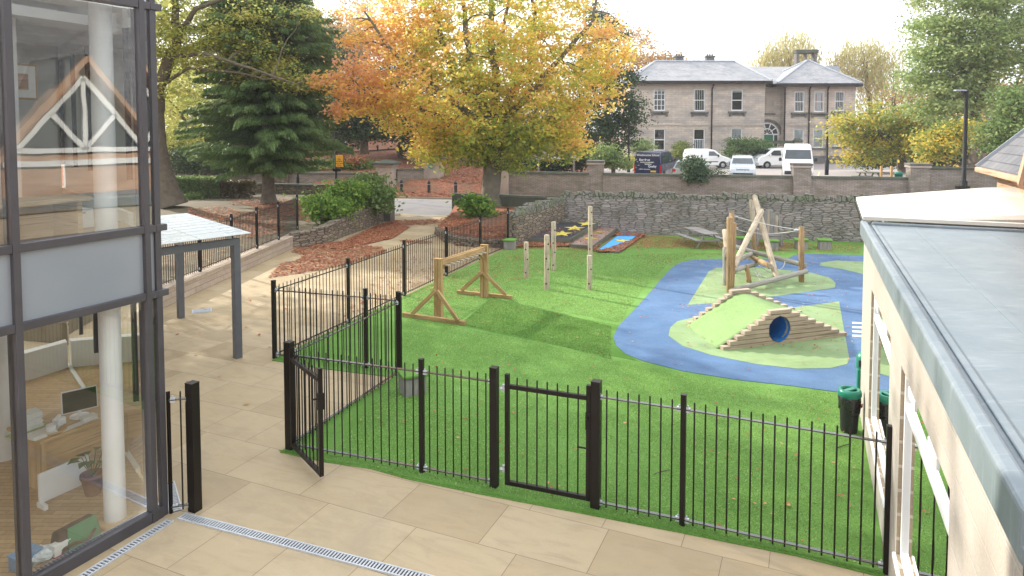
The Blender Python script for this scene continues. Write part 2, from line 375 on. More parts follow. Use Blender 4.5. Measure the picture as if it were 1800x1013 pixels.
mt['carsilver'] = plain('silver_car_paint', (.42, .45, .47), (.38, .41, .43), 1, .28, .55)
mt['black_plastic'] = plain('black_plastic', (.025, .025, .027), None, 8, .45)
mt['lamp_clear'] = plain('headlamp_lens', (.6, .62, .64), None, 8, .1)
mt['red_lens'] = plain('red_lens', (.5, .015, .02), None, 8, .2)
mt['amber_plate'] = plain('yellow_plate', (.75, .5, .05), None, 8, .5)
mt['sign_yellow'] = plain('yellow_sign', (.85, .42, .015), (.78, .38, .015), 6, .5)
mt['black_ink'] = plain('black_ink', (.03, .025, .02), None, 8, .6)
mt['red_ink'] = plain('red_ink', (.4, .02, .02), None, 8, .6)
mt['teal'] = plain('teal_plate', (.06, .38, .36), None, 8, .5)
mt['bin_green'] = plain('green_plastic', (.012, .17, .115), (.015, .2, .135), 8, .35)
mt['bag_black'] = plain('black_liner', (.02, .02, .022), None, 9, .25, 0, 1.0, 25, .6)
mt['mat_black'] = wetpour('black_rubber', (.035, .035, .042), (.05, .05, .06), (.12, .12, .13))
mt['mat_brown'] = wetpour('brown_rubber', (.32, .25, .22), (.26, .20, .18), (.45, .38, .34))
mt['mat_blue'] = wetpour('bright_blue_rubber', (.06, .33, .72), (.08, .38, .78), (.3, .5, .8))
mt['star'] = plain('yellow_rubber', (.72, .6, .1), (.6, .5, .1), 20, .8)
mt['mat_edge'] = plain('mossy_timber_edge', (.10, .115, .08), (.15, .14, .11), 5, .9)
mt['rope'] = plain('pale_rope', (.62, .60, .55), None, 40, .9)
mt['tunnel'] = plain('blue_plastic_pipe', (.03, .19, .50), (.03, .22, .55), 4, .35)
mt['roof_grey'] = None
def roofm():
    t = NT('grey_roof_membrane')
    col = t.mix(t.ramp(t.noise(1.3, 6, None, .65, .8), [(.3, 0), (.7, 1)]), (.145, .18, .20), (.19, .222, .243))
    st = t.noise(2.0, 6, t.n('ShaderNodeMapping', {'Vector': t.n('ShaderNodeNewGeometry').outputs['Position'], 'Rotation': (0, 0, R(-60)), 'Scale': (1.2, 9, 1)}), .7, .6)
    col = t.mix(t.ramp(st, [(.55, 0), (.72, .6)]), col, (.31, .35, .37))
    col = t.mix(t.ramp(t.noise(90, 3), [(.6, 0), (.75, .2)]), col, (.2, .24, .26))
    return t.bsdf(col, t.ramp(t.noise(2.5, 5), [(.3, .32), (.7, .6)]), 0, t.bump(t.noise(6, 5), .2, .01), .5)
mt['roof_grey'] = roofm()
mt['roof_cream'] = plain('cream_roof_membrane', (.66, .63, .56), (.58, .55, .48), .8, .7, 0, .1, 10)
mt['pink_timber'] = wood('orange_fascia_boards', (.52, .33, .22), (.42, .26, .17), scale=.5)
mt['parquet'] = bricks('parquet', (.55, .38, .20), (.46, .30, .15), (.25, .16, .08), .5, .075, .004, None, 0, .45, .1, noise2=20)
mt['desk'] = wood('desk_oak', (.55, .38, .20), (.47, .31, .15), scale=.4, rough=.5)
mt['paper'] = plain('paper', (.75, .75, .71), (.68, .68, .64), 30, .8)
mt['screen'] = plain('monitor_screen', (.02, .03, .022), None, 6, .6, 0, 0, 60, .1)
mt['green_cloth'] = plain('green_cloth', (.05, .20, .085), (.04, .16, .07), 10, .8)
mt['brown_cloth'] = plain('brown_cloth', (.06, .035, .028), None, 10, .8)
mt['lime_card'] = plain('lime_card', (.42, .55, .22), None, 10, .8)
mt['terracotta'] = plain('terracotta', (.28, .13, .085), None, 10, .8)
mt['clear_bag'] = plain('crumpled_bag', (.6, .66, .66), (.45, .5, .5), 20, .3, 0, 1, 18)
mt['blue_box'] = plain('blue_plastic', (.18, .32, .5), None, 10, .4)
mt['hill'] = plain('rough_grass', (.07, .06, .03), (.12, .07, .04), .35, .95, 0, .5, 8)
mt['leaflit'] = None
def leaflitter():
    t = NT('leaf_litter')
    v = t.n('ShaderNodeTexVoronoi', {'Vector': t.pos(), 'Scale': 11.0})
    cell = t.n('ShaderNodeSeparateColor', {0: v.outputs['Color']}).outputs[0]
    col = t.ramp(cell, [(0, (.17, .06, .035)), (.4, (.33, .115, .065)), (.75, (.40, .17, .09)), (1, (.22, .12, .065))])
    col = t.mix(t.ramp(t.noise(.8, 5), [(.42, 0), (.66, .75)]), col, (.16, .12, .08))
    return t.bsdf(col, .9, 0, t.bump(v.outputs['Distance'], .6, .02), .2)
mt['leaflit'] = leaflitter()
# leaves
mt['lv_brown'] = leafmat('browned_hedge_leaves', [(0, (.08, .07, .03)), (1, (.17, .12, .06))], .2)
mt['lamp_black'] = plain('matt_black_paint', (.014, .014, .015), None, 5, .6, 0, 0, 60, .2)
mt['lv_syc'] = leafmat('sycamore_leaves', [(0, (.11, .20, .055)), (.5, (.29, .41, .14)), (1, (.56, .61, .28))], .45)
mt['lv_beech'] = leafmat('beech_leaves', [(0, (.20, .34, .05)), (.3, (.50, .56, .08)), (.5, (.92, .74, .13)), (.72, (.93, .52, .19)), (1, (.90, .50, .35))], .58)
mt['lv_maple'] = leafmat('yellow_green_leaves', [(0, (.22, .31, .06)), (.5, (.54, .57, .14)), (1, (.76, .68, .22))], .55)
mt['lv_conifer'] = leafmat('conifer_needles', [(0, (.055, .11, .038)), (.5, (.14, .24, .08)), (1, (.30, .43, .16))], .4)
mt['lv_dark'] = leafmat('dark_leaves', [(0, (.018, .045, .018)), (.5, (.035, .08, .03)), (1, (.07, .13, .04))], .2)
mt['lv_green'] = leafmat('green_leaves', [(0, (.06, .13, .035)), (.5, (.16, .27, .075)), (1, (.36, .43, .17))], .4)
mt['lv_shrub'] = leafmat('shrub_leaves', [(0, (.04, .12, .015)), (.5, (.12, .26, .03)), (1, (.34, .46, .09))], .35)
mt['lv_yellow'] = leafmat('yellowing_leaves', [(0, (.10, .18, .04)), (.4, (.28, .36, .07)), (.7, (.70, .56, .08)), (1, (.80, .58, .08))], .45)
mt['lv_willow'] = leafmat('willow_leaves', [(0, (.34, .34, .12)), (.5, (.50, .46, .18)), (1, (.60, .53, .26))], .5)
mt['lv_orange'] = leafmat('far_orange_leaves', [(0, (.40, .27, .09)), (1, (.60, .36, .16))], .4)
mt['lv_fallen'] = leafmat('fallen_leaves', [(0, (.22, .06, .035)), (.4, (.40, .125, .07)), (.7, (.50, .20, .11)), (1, (.60, .36, .17))], .1, .8)
mt['lv_ivy'] = leafmat('ivy_leaves', [(0, (.03, .07, .03)), (.5, (.05, .11, .05)), (1, (.12, .20, .10))], .2)
# ---------------- terrain ----------------
def smooth(a, b, x):
    t = min(1, max(0, (x - a) / (b - a))); return t * t * (3 - 2 * t)
def wallY(x): return 42.8 - .2 * (x - .7) if x > -8 else 44.5 - .2 * (x + 8)
def ground_h(x, y):
    w = wallY(x); t = smooth(w + .2, w + 1.5, y); L = 1 - smooth(0, 8, x)
    far = .5 * t + L * min(1, max(0, (y - w - .5) / 24)) * 2.7
    if x < -9: far += .5 * t
    return far - .06 * (1 - t)
xs = [-900, -300, -140] + [-80 + 1.6 * i for i in range(101)] + [140, 300, 900]
ys = [-400, -80, -20] + [-6 + 1.5 * i for i in range(90)] + [180, 320, 1500]
g = MB(); nx = len(xs); g.v = [Vector((x, y, ground_h(x, y))) for y in ys for x in xs]
for j in range(len(ys) - 1):
    for i in range(nx - 1):
        g.f.append([j * nx + i, j * nx + i + 1, (j + 1) * nx + i + 1, (j + 1) * nx + i]); g.ax.append(None); g.off.append((0, 0)); g.mi.append(0); g.sm.append(True)
tag(g.build('ground', mt['leaflit']), kind='structure')
def sheet(name, pix, z, mat, thick=.03, pts=None):
    poly = pts if pts else [P(a, b, z) for a, b in pix]
    return tag(MB().prism([(p[0], p[1]) for p in poly], z - thick, z).build(name, mat), kind='structure')
def frame_uv(o):
    """lay paving rows square to the buildings"""
    me = o.data; l = me.uv_layers[0]
    for lp, u in zip(me.loops, l.data):
        q = me.vertices[lp.vertex_index].co; u.uv = (q.x * VV.x + q.y * VV.y + .3, q.x * U.x + q.y * U.y + .22)
pv = sheet('paving', None, 0, mt['paving'], .05, [(-30, -4), (14, -4), (14, 26), (-1, 27.5), (-3.3, 32.6), (-6.2, 33.4), (-12, 30), (-30, 22)])
frame_uv(pv)
sheet('road', None, .0, mt['tarmac'], .05, [(-60, 47), (-6.3, 33.41), (-3.3, 32.61), (14, 30), (60, 21), (60, 29.2), (14, 38.2), (-3.6, 41), (-60, 52.5)])
for k, (o0, o1) in enumerate(((.25, .33), (.45, .53))):
    tag(MB().prism([(-60, 52.5 - o1), (-3.6, 41 - o1), (14, 38.2 - o1), (14, 38.2 - o0), (-3.6, 41 - o0), (-60, 52.5 - o0)], .001, .004).build('road_line', mt['yellow_line']), kind='structure')
    tag(MB().prism([(-60, 47 + o0), (-6.3, 33.41 + o0), (-3.3, 32.61 + o0), (14, 30 + o0), (14, 30 + o1), (-3.3, 32.61 + o1), (-6.3, 33.41 + o1), (-60, 47 + o1)], .001, .004).build('road_line', mt['yellow_line']), kind='structure')
sheet('pavement', None, .1, mt['leaflit'], .16, [(-60, 52.55), (-3.6, 41.05), (14, 38.25), (40, 33.4), (40, 36.5), (20, 39), (.7, 42.7), (-1.5, 43.6), (-1.5, 46.6), (-5.2, 48), (-8.6, 47), (-60, 58)])
tag(MB().prism([(-60, 52.5), (-3.6, 41), (14, 38.2), (14, 38.26), (-3.6, 41.06), (-60, 52.56)], 0, .104).build('kerb', mt['ashlar']), kind='structure')
sheet('car_park', None, .53, mt['carpark'], .06, [(5.5, 45), (34, 40), (40, 76), (8, 76)])
# playground surfaces
A = P(511, 790); P1 = P(483, 630); P2 = P(644, 648); P3 = P(702, 656); FE = P(893, 436)
TZ = .014
turf_px = [(492, 794), (570, 811), (652, 823), (716, 841), (840, 867), (904, 879), (1000, 897), (1200, 936), (1400, 976), (1554, 1014)]
RB = P(1513, 742); 
turf = [P(a, b, TZ) for a, b in turf_px] + [Vector((5.1, 9.4, 0)), Vector((14, 14, 0)), Vector((14, 25, 0)), Vector((2, 27.9, 0)), FE, P(785, 486), P(711, 521), P(613, 568), P(478, 634), P(560, 648), P(692, 664), P(600, 724)]
sheet('turf', None, TZ, mt['turf'], .03, turf)
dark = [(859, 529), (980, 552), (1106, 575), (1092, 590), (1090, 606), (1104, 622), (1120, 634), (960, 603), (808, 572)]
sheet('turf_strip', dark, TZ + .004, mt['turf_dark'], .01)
blue = [(1514, 690), (1480, 690), (1400, 679), (1300, 668), (1200, 652), (1130, 634), (1100, 622), (1083, 607), (1078, 592), (1088, 572), (1110, 550), (1140, 517), (1168, 484), (1182, 470), (1195, 462), (1222, 456), (1275, 455), (1385, 455), (1395, 449), (1412, 446), (1514, 449), (1640, 452), (1700, 560), (1560, 690)]
sheet('blue_track', blue, TZ + .008, mt['blue'], .012)
sheet('green_island', [(1209, 536), (1246, 477), (1260, 471), (1340, 470), (1428, 480), (1460, 489), (1469, 498), (1467, 506), (1361, 521), (1272, 532)], TZ + .012, mt['greenpour'], .01)
sheet('green_island', [(1175, 590), (1178, 576), (1190, 565), (1215, 559), (1392, 541), (1475, 530), (1483, 575), (1493, 631), (1489, 640), (1460, 647), (1400, 648), (1330, 640), (1250, 624), (1200, 608)], TZ + .012, mt['greenpour'], .01)
sheet('green_island', [(1440, 467), (1443, 462), (1470, 458), (1514, 460), (1600, 470), (1560, 486), (1514, 481), (1480, 473), (1455, 469)], TZ + .012, mt['greenpour'], .01)
for y in (566, 573.5, 581, 588.5): sheet('track_marking', [(1498, y), (1520, y + 1), (1520, y + 4), (1498, y + 3)], TZ + .012, mt['white_paint'], .006)
# ---------------- fences ----------------
PAL, RT, RBm = 1.355, 1.265, .075
def pale_bay(r, a, b, zt=PAL, zr=RT, zb=RBm, gap=.112, rad=.0088, z0=0, label=None):
    a = Vector((a[0], a[1], 0)); b = Vector((b[0], b[1], 0)); L = (b - a).length; n = max(1, round(L / gap) - 1); d = (b - a) / (n + 1)
    m = MB()
    for i in range(1, n + 1):
        q = a + d * i; m.tube([V3(q, z0 + .03), V3(q, z0 + zt - .012), V3(q, z0 + zt)], [rad, rad, rad * .45], 6)
    m.build('pales', mt['iron'], r)
    for z in (zr, zb):
        MB().beam(V3(a, z0 + z), V3(b, z0 + z), .042, .011).build('rail', mt['iron_rail'], r)
        for q, s in ((a, 1), (b, -1)):
            br = MB(); t = (b - a).normalized(); br.box(V3(q + t * s * .045, z0 + z - .004), (.05, .03, .05), math.atan2(t.y, t.x))
            br.tube([V3(q + t * s * .045, z0 + z + .02), V3(q + t * s * .045, z0 + z + .045)], .009, 6)
            br.build('rail_bracket', mt['galv'], r)
def fpost(r, p, w=.055, h=1.415, rz=None, z0=0, name='post'):
    rz = math.atan2(U.y, U.x) if rz is None else rz
    m = MB().box((p[0], p[1], z0 + h / 2 - .01), (w, w, h + .02), rz).box((p[0], p[1], z0 + h + .004), (w + .004, w + .004, .012), rz)
    return m.build(name, mt['iron'], r, bevel=.003)
F_ = lambda x, y: P(x, y)
f = root('railing', 'dark metal railing left of the closed front gate, ending at the open gate leaf', 'railing', A, 0)
B741 = P(742, 832); G1 = P(869, 857); G2 = P(1047, 893); B1198 = P(1199, 925); FEnd = P(1558, 1008)
fpost(f, A, .1, 1.43); fpost(f, B741); fpost(f, G1, .088, 1.43)
pale_bay(f, A, B741); pale_bay(f, B741, G1)
f = root('railing', 'dark metal railing from the closed gate to the beige building at right', 'railing', G2)
fpost(f, G2, .1, 1.43); fpost(f, B1198); fpost(f, FEnd, .06, 1.42); pale_bay(f, G2, B1198); pale_bay(f, B1198, FEnd)
f = root('railing', 'short side railing of the paved entrance notch, running back from the open gate', 'railing', P3)
q = P(701, 660); fpost(f, q + U * .05, .05); pale_bay(f, A + (q - A) * .03, q)
f = root('railing', 'two-bay railing behind the paved entrance notch, from the long side railing', 'railing', P1)
fpost(f, P1, .065, 1.44); fpost(f, P2, .06); pale_bay(f, P1, P2); pale_bay(f, P2, P3 - U * .02 - VV * .04); fpost(f, P3 - U * .0 - VV * .02, .055)
f = root('railing', 'long dark railing along the left edge of the turf beside the sandstone path', 'railing', P(711, 521))
pp = [P1 + U * .04, P(613, 569), P(711, 521), P(785, 486), P(844, 457), P(893, 436)]
for p in pp[1:]: fpost(f, p, .06, 1.42)
for a, b in zip(pp, pp[1:]): pale_bay(f, a, b)
BP = P(343, 897); CO = P(296, 903)
f = root('railing', 'short railing stub with one pale and a thick post beside the glazed corner', 'railing', BP)
fpost(f, BP, .105, 1.43); e = CO + (BP - CO) * .1
pale_bay(f, e, BP, gap=.26); MB().box((e.x, e.y, .68), (.03, .03, 1.36), 1.16).build('wall_bar', mt['iron'], f)
# gates
def hinge(r, p, t, z, s):
    m = MB().tube([V3(p, z), V3(p + t * s * .09, z)], .014, 8).tube([V3(p + t * s * .045, z - .03), V3(p + t * s * .045, z + .05)], .018, 8).lathe([(.001, 0), (.026, .001), (.026, .02), (.001, .022)], V3(p + t * s * .075, z - .01), 8)
    m.build('hinge', mt['galv'], r)
def gate(name, label, a, b, latch_at_b=True):
    a = Vector(a); b = Vector(b); t = (b - a).normalized(); rz = math.atan2(t.y, t.x); r = root(name, label, 'gate', a)
    m = MB()
    for q in (a, b): m.box(V3(q, .07 + .655), (.05, .05, 1.31), rz)
    m.build('stile', mt['iron'], r, bevel=.003)
    for z in (1.235, .095): MB().beam(V3(a + t * .026, z), V3(b - t * .026, z), .045, .05).build('rail', mt['iron'], r, bevel=.003)
    L = (b - a).length; n = round(L / .118) - 1; m = MB()
    for i in range(1, n + 1):
        q = a + (b - a) * i / (n + 1); m.tube([V3(q, .1), V3(q, 1.34), V3(q, 1.352)], [.0088, .0088, .004], 6)
    m.build('pales', mt['iron'], r)
    nrm = Vector((t.y, -t.x, 0)); l = MB().box(V3(b - t * .0, .98), (.06, .075, .2), rz); l.box(V3(b + nrm * .06, 1.02), (.02, .06, .02), rz)
    l.build('latch', mt['iron'], r, bevel=.004)
    MB().beam(V3(b - t * .03, .66), V3(b - t * .13 , .66), .016, .016).build('handle', mt['iron'], r)
    return r, t
ga = G1 + (G2 - G1) * .135; gb = G2 - (G2 - G1).normalized() * .085
r, t = gate('metal_gate', 'closed dark metal gate in the middle of the front railing', ga, gb)
for z in (.24, 1.2): hinge(r, ga, t, z, -1)
oa = A + (P(565, 847) - A).normalized() * .085; ob = P(565, 847)
r, t = gate('metal_gate', 'open dark metal gate leaf swung out over the sandstone paving', oa, ob)
for z in (.24, 1.2): hinge(r, oa, t, z, -1)
# ---------------- drains ----------------
def drain(label, a, b, w):
    a = Vector(a); b = Vector(b); t = (b - a).normalized(); s = Vector((t.y, -t.x, 0)); r = root('drain_channel', label, 'drain', a)
    for k in (-1, 1): MB().beam(V3(a + s * k * w / 2, .008), V3(b + s * k * w / 2, .008), .014, .016).build('edge_strip', mt['galv'], r)
    m = MB(); L = (b - a).length; n = int(L / .036)
    for i in range(n):
        q = a + t * (i + .5) * .036
        m.beam(V3(q - s * w * .46, .006), V3(q + s * w * .46, .006), .017, .012)
    m.build('grating', mt['galv'], r)
    MB().beam(V3(a, -.001), V3(b, -.001), w, .006).build('channel', mt['dark_in'], r)
drain('slotted metal drain running across the sandstone paving from the glazed corner', P(318, 908), P(760, 1022), .105)
drain('slotted metal drain along the foot of the glazed wall', P(300, 916), P(100, 1045), .085)
drain('metal drain grating round the back of the glazed corner', P(309, 900), P(296, 850), .12)
mh = root('manhole_cover', 'pale metal manhole cover set in the sandstone path', 'manhole cover', P(355, 547))
q = P(355, 547); MB().box((q.x, q.y, .004), (.42, .36, .01), .4).build('frame', mt['galv'], mh); MB().box((q.x, q.y, .0105), (.36, .30, .008), .4).build('lid', mt['lead'], mh)
# ---------------- balance beam frame ----------------
r = root('balance_frame', 'tan timber ladder beam on two braced posts standing on the turf', 'play frame', P(767, 561))
def beam_end(pc, pl, pr, ztop, bl, br):
    pc = Vector(pc); t = (pr - pl).normalized()
    MB().beam(V3(pl, TZ + .045), V3(pr, TZ + .045), .09, .085).build('foot_board', mt['timber_tan'], r, bevel=.006)
    for s in (-1, 1):
        q = pc + t * s * .05 + U * .08
        MB().beam(V3(q, TZ), V3(q, ztop), .09, .1, up=U).build('post', mt['timber_tan'], r, bevel=.006)
    MB().beam(V3(pc + U * .08 - t * .1, ztop + .012), V3(pc + U * .08 + t * .1, ztop + .012), .11, .022).build('cap', mt['timber_tan'], r, bevel=.004)
    for s, e in ((-1, bl), (1, br)):
        MB().beam(V3(pc + t * s * .02 - U * .02, .66), V3(e - U * .02, TZ + .1), .05, .09).build('brace', mt['timber_tan'], r, bevel=.005)
a0 = P(768, 563); a1 = P(849, 525); zt = 1.34
beam_end(a0, P(709, 557), P(818, 573), zt, P(725, 561), P(806, 573)); beam_end(a1, P(804, 517), P(900, 527), zt - .02, P(812, 518), P(890, 527))
s0 = a0 + U * .08; s1 = a1 + U * .08; d = (s1 - s0).normalized(); w = Vector((d.y, -d.x, 0))
for s in (-1, 1): MB().beam(V3(s0 + d * .06 + w * .05 * s, zt - .09), V3(s1 - d * .06 + w * .05 * s, zt - .09), .035, .11).build('beam', mt['timber_tan'], r, bevel=.005)
for i in range(9):
    q = s0 + (s1 - s0) * (i + .9) / 10; MB().beam(V3(q - w * .17, zt - .155), V3(q + w * .17, zt - .155), .09, .03).build('rung', mt['timber'], r, bevel=.004)
for q, k in ((s0, 1), (s1, -1)): MB().beam(V3(q + d * k * .05, zt - .34), V3(q + d * k * .26, zt - .14), .05, .06).build('corner_block', mt['timber_tan'], r, bevel=.004)
# ---------------- totem posts ----------------
tot = [('short pale post with a pale top, leftmost of the totem posts', 925, 425.5, 490, 26), ('tall-middle pale totem post with dark peg holes, nearest of the left three', 961, 413, 510, 30), ('taller slim totem post behind the raised black stage corner', 973, 390, 476, 26), ('tallest pale totem post standing behind the shorter right one', 1037, 363, 489, 25), ('half-height totem post with big peg holes in front of the tallest one', 1036, 449, 510, 29)]
for i, (lb, x, yt, yb, w) in enumerate(tot):
    p = P(x, yb); zt = D(x, yt, p.y).z; rd = w / 3.268 * p.y / 1200 / 2 * 1.06
    r = root('totem_post', lb, 'post', V3(p, TZ), group='pale climbing posts on the turf')
    MB().tube([V3(p, TZ - .02), V3(p + Vector((.005, 0, 0)), zt * .5), V3(p, zt - .02), V3(p, zt)], [rd, rd * .98, rd * .97, rd * .86], 14).build('log', mt['log'], r)
    k = int(zt / .35); hl = MB(); rg = MB()
    for j in range(k + 1):
        z = .18 + j * .33 + .05 * (j % 2)
        if z > zt - .12: continue
        a = -1.57 + (.5 if j % 2 else -.25); dr = Vector((math.cos(a), math.sin(a), 0)); q = V3(p, z) + dr * (rd * .9)
        hl.tube([q, q + dr * rd * .16], rd * .34, 10)
        rg.tube([V3(p, z + .12), V3(p, z + .128)], rd * 1.02, 14)
    hl.build('peg_holes', mt['black_plastic'], r); rg.build('groove', mt['log_grey'], r)
# ---------------- climbing frame ----------------
r = root('climbing_frame', 'log climbing frame with ropes on the green rubber island', 'climbing frame', P(1283, 514))
def log(pa, pb, w, mat='log', name='log', n=14):
    a = Vector(pa); b = Vector(pb); d = (b - a); k = d.orthogonal().normalized()
    m = MB(); path = [a + d * f_ + k * (random.uniform(-.012, .012) if 0 < f_ < 1 else 0) for f_ in (0, .012, .3, .6, .988, 1)]
    m.tube(path, [w * .86, w, w * random.uniform(.94, 1.03), w * random.uniform(.92, 1.02), w * .95, w * .82], n, False)
    m.smooth = False
    o = m.build(name, mt[mat], r)
    e = MB(); t = d.normalized(); s1_ = t.orthogonal().normalized(); s2_ = t.cross(s1_)
    for q, rr, k_ in ((a, w * .86, -1), (b, w * .82, 1)):
        ring = [q + (s1_ * math.cos(2 * math.pi * i / n) + s2_ * math.sin(2 * math.pi * i / n)) * rr for i in range(n)]
        e.add(ring, [tuple(range(n)) if k_ > 0 else tuple(range(n))[::-1]])
    e.build('log_end', mt['timber_end'], o); return o
pF = P(1283, 515.5); log(V3(pF, 0), D(1283, 382, pF.y), .085, 'log_brown', 'post'); log(V3(pF, 0) + Vector((.1, .16, 0)), D(1291, 392, pF.y + .16), .06, 'log_brown', 'post')
pG = P(1275, 503); log(V3(pG, 0), D(1275, 436, pG.y + .2), .075, 'log_grey', 'post'); log(D(1279, 455, 18.2), D(1274, 404, 18.7), .078, 'log', 'post')
pH = P(1289, 482); log(V3(pH, 0), D(1286, 373, pH.y), .075, 'log_brown', 'post')
pI = P(1409, 497); log(V3(pI, 0), D(1409, 399, pI.y), .078, 'log_brown', 'post')
pJ = P(1328, 452); log(V3(pJ, 0), D(1324, 400, pJ.y - .05), .075, 'log_brown', 'post'); log(D(1324, 401, pJ.y - .05), D(1321, 352, pJ.y), .085, 'log', 'post')
kb = P(1366, 492, .12); kt = D(1326, 345, 21.3); log(kb, kt, .082, 'log', 'leaning_log')
lm = kb + (kt - kb) * .80; log(D(1289.6, 470, 17.9), D(1339, 370.5, lm.y - .17), .085, 'log', 'leaning_log')
log(D(1285, 511.5, pF.y - .12), D(1418.5, 477, pI.y - .14), .07, 'log_grey', 'cross_log')
log(D(1291, 434, 20.6), D(1416.5, 467, pI.y + .14), .07, 'log_grey', 'cross_log')
log(D(1289, 475.5, 17.75), D(1331, 463.5, 19.6), .07, 'log_grey', 'cross_log')
log(D(1298, 457, 18.6), D(1326, 444, 20.4), .07, 'log_grey', 'cross_log')
log(D(1354, 468, 18.3), D(1316, 450.5, 20.2), .075, 'log_brown', 'cross_log')
pR = P(1317, 498); log(V3(pR, 0), D(1312, 468, pR.y + .05), .068, 'log_brown', 'post')
def rope(pts, sag=0, rd=.011):
    pts = [Vector(p) for p in pts]; out = []
    for a, b in zip(pts, pts[1:]):
        for i in range(9):
            t = i / 8; q = a.lerp(b, t); q.z -= sag * 4 * t * (1 - t); out.append(q)
    return out, rd
rp = [rope([D(1290, 380, pH.y), D(1406, 404.5, pI.y)], .04), rope([D(1290, 401, pH.y), D(1322, 409, lm.y - .3)], .03), rope([D(1322, 409, lm.y - .3), D(1404, 405, pI.y)], .06)]
for pts, rd in rp: MB().tube(pts, rd, 6).build('rope', mt['rope'], r)
nets = [[(1322, 469, 19.2), (1337, 494, 17.9)], [(1326, 468, 19.4), (1334, 480, 18.6), (1351, 490, 18.1)], [(1334, 480, 18.6), (1331, 486, 18.3)], [(1335, 467, 19.6), (1358, 480, 18.9), (1400, 482, 18.6)], [(1380, 460, 18.8), (1376, 470, 18.7), (1366, 474, 18.7)], [(1346, 464, 19.6), (1352, 473, 19.2)]]
for nn in nets:
    pts, rd = rope([D(*k_) for k_ in nn], .03); MB().tube(pts, rd, 6).build('rope', mt['rope'], r)
fit = MB()
for a, b in ((D(1290, 380, pH.y), D(1406, 404.5, pI.y)), (D(1290, 401, pH.y), D(1404, 405, pI.y))):
    t = (b - a).normalized(); fit.tube([a, a + t * .12], .02, 8); fit.tube([b, b - t * .12], .02, 8)
fit.build('rope_fitting', mt['galv'], r)
# ---------------- tunnel mound ----------------
q0 = P(1268, 617); q1 = P(1485, 591); bl_ = P(1209, 573); ex = (q1 - q0); Lw = ex.length; ex.normalize(); ey = Vector((-ex.y, ex.x, 0)); dep = (bl_ - q0).dot(ey); shx = (bl_ - q0).dot(ex)
r = root('tunnel_mound', 'turfed tunnel mound between stepped timber end walls with a blue pipe', 'play tunnel', V3(q0, TZ))
NC = 8; chh = .086; capx = .45 * Lw; HR = .245; hc = Vector((0, 0, 0))
cx = (P(1382, 612) - q0).dot(ex); hz = TZ + .055 + HR
def ends(i): return Lw * (.0 + .053 * i) + .0, Lw * (1 - .067 * i)
def stepped(o, front):
    for i in range(NC):
        a, b = ends(i); z0 = TZ + i * chh; z1 = z0 + chh - .011; yj = random.uniform(-.008, .008)
        if i == NC - 1: a -= .03; b += .0
        segs = [(a, b)]
        # courses are cut round the pipe
        def hw(z): dz = abs(z - hz); return math.sqrt(max(0, (HR + .01) ** 2 - dz * dz))
        y0, y1 = (-.06 + yj, .06 + yj)
        top, bot = hw(z1), hw(z0)
        def cutx(z): return hw(z)
        def side(xo, sg):
            zz = [z0 + (z1 - z0) * k_ / 6 for k_ in range(7)]; poly = [(xo, z0)] + [(cx + sg * max(.002, hw(z)), z) for z in zz] + [(xo, z1)]
            m = MB(); m.extr([o + ex * x + ey * y0 + Vector((0, 0, z)) for x, z in poly], ey * (y1 - y0), ex); m.build('timber_course', mt['timber'], r)
        def bx(xa, xb, xat=None, xbt=None):
            xat = xa if xat is None else xat; xbt = xb if xbt is None else xbt
            if xb - xa < .02: return
            pts = [o + ex * x + ey * y + Vector((0, 0, z)) for z, (l, r_) in ((z0, (xa, xb)), (z1, (xat, xbt))) for x, y in ((l, y0), (r_, y0), (r_, y1), (l, y1))]
            m = MB(); m.hexa(pts, ex); m.build('timber_course', mt['timber'], r, bevel=.006)
        if top > 0 or bot > 0: side(a, -1); side(b, 1)
        else: bx(a, b)
stepped(q0, True); ob_ = q0 + ey * dep + ex * shx; stepped(ob_, False)
m = MB(); n = 28; ring = []
for k_, rr in ((0, HR), (1, HR)):
    o = q0 if k_ == 0 else ob_
    for i in range(n):
        a = 2 * math.pi * i / n; ring.append(o + ex * (cx + rr * math.cos(a)) + ey * (-.055 if k_ == 0 else .055) + Vector((0, 0, hz + rr * math.sin(a))))
m.smooth = True; m.add(ring, [(i, n + i, n + (i + 1) % n, (i + 1) % n) for i in range(n)]); m.build('pipe', mt['tunnel'], r)
m = MB(); NX, NY = 40, 12; vs = []
for j in range(NY + 1):
    fy = j / NY; o = q0 + (ob_ - q0) * fy + ey * (.06 * (1 - fy) - .06 * fy)
    for i in range(NX + 1):
        x = Lw * (-.03 + 1.06 * i / NX); u = 1 - abs(x - cx) / (cx + .03 * Lw if x < cx else 1.03 * Lw - cx)
        hgt = (NC * chh - .04) * max(0, (1.0 * u ** .95 if u < .75 else .761 + (.178) * (1 - (1 - (u - .75) / .25) ** 2)))
        hgt *= 1.0 - .06 * math.sin(math.pi * fy) * (1 - u)
        vs.append(o + ex * x + Vector((0, 0, TZ + max(.0, hgt))))
m.smooth = True; m.add(vs, [(j * (NX + 1) + i, j * (NX + 1) + i + 1, (j + 1) * (NX + 1) + i + 1, (j + 1) * (NX + 1) + i) for j in range(NY) for i in range(NX)])
o = m.build('turf_cover', mt['turf_pale'], r); sd = o.modifiers.new('thick', 'SOLIDIFY'); sd.thickness = .02; sd.offset = -1
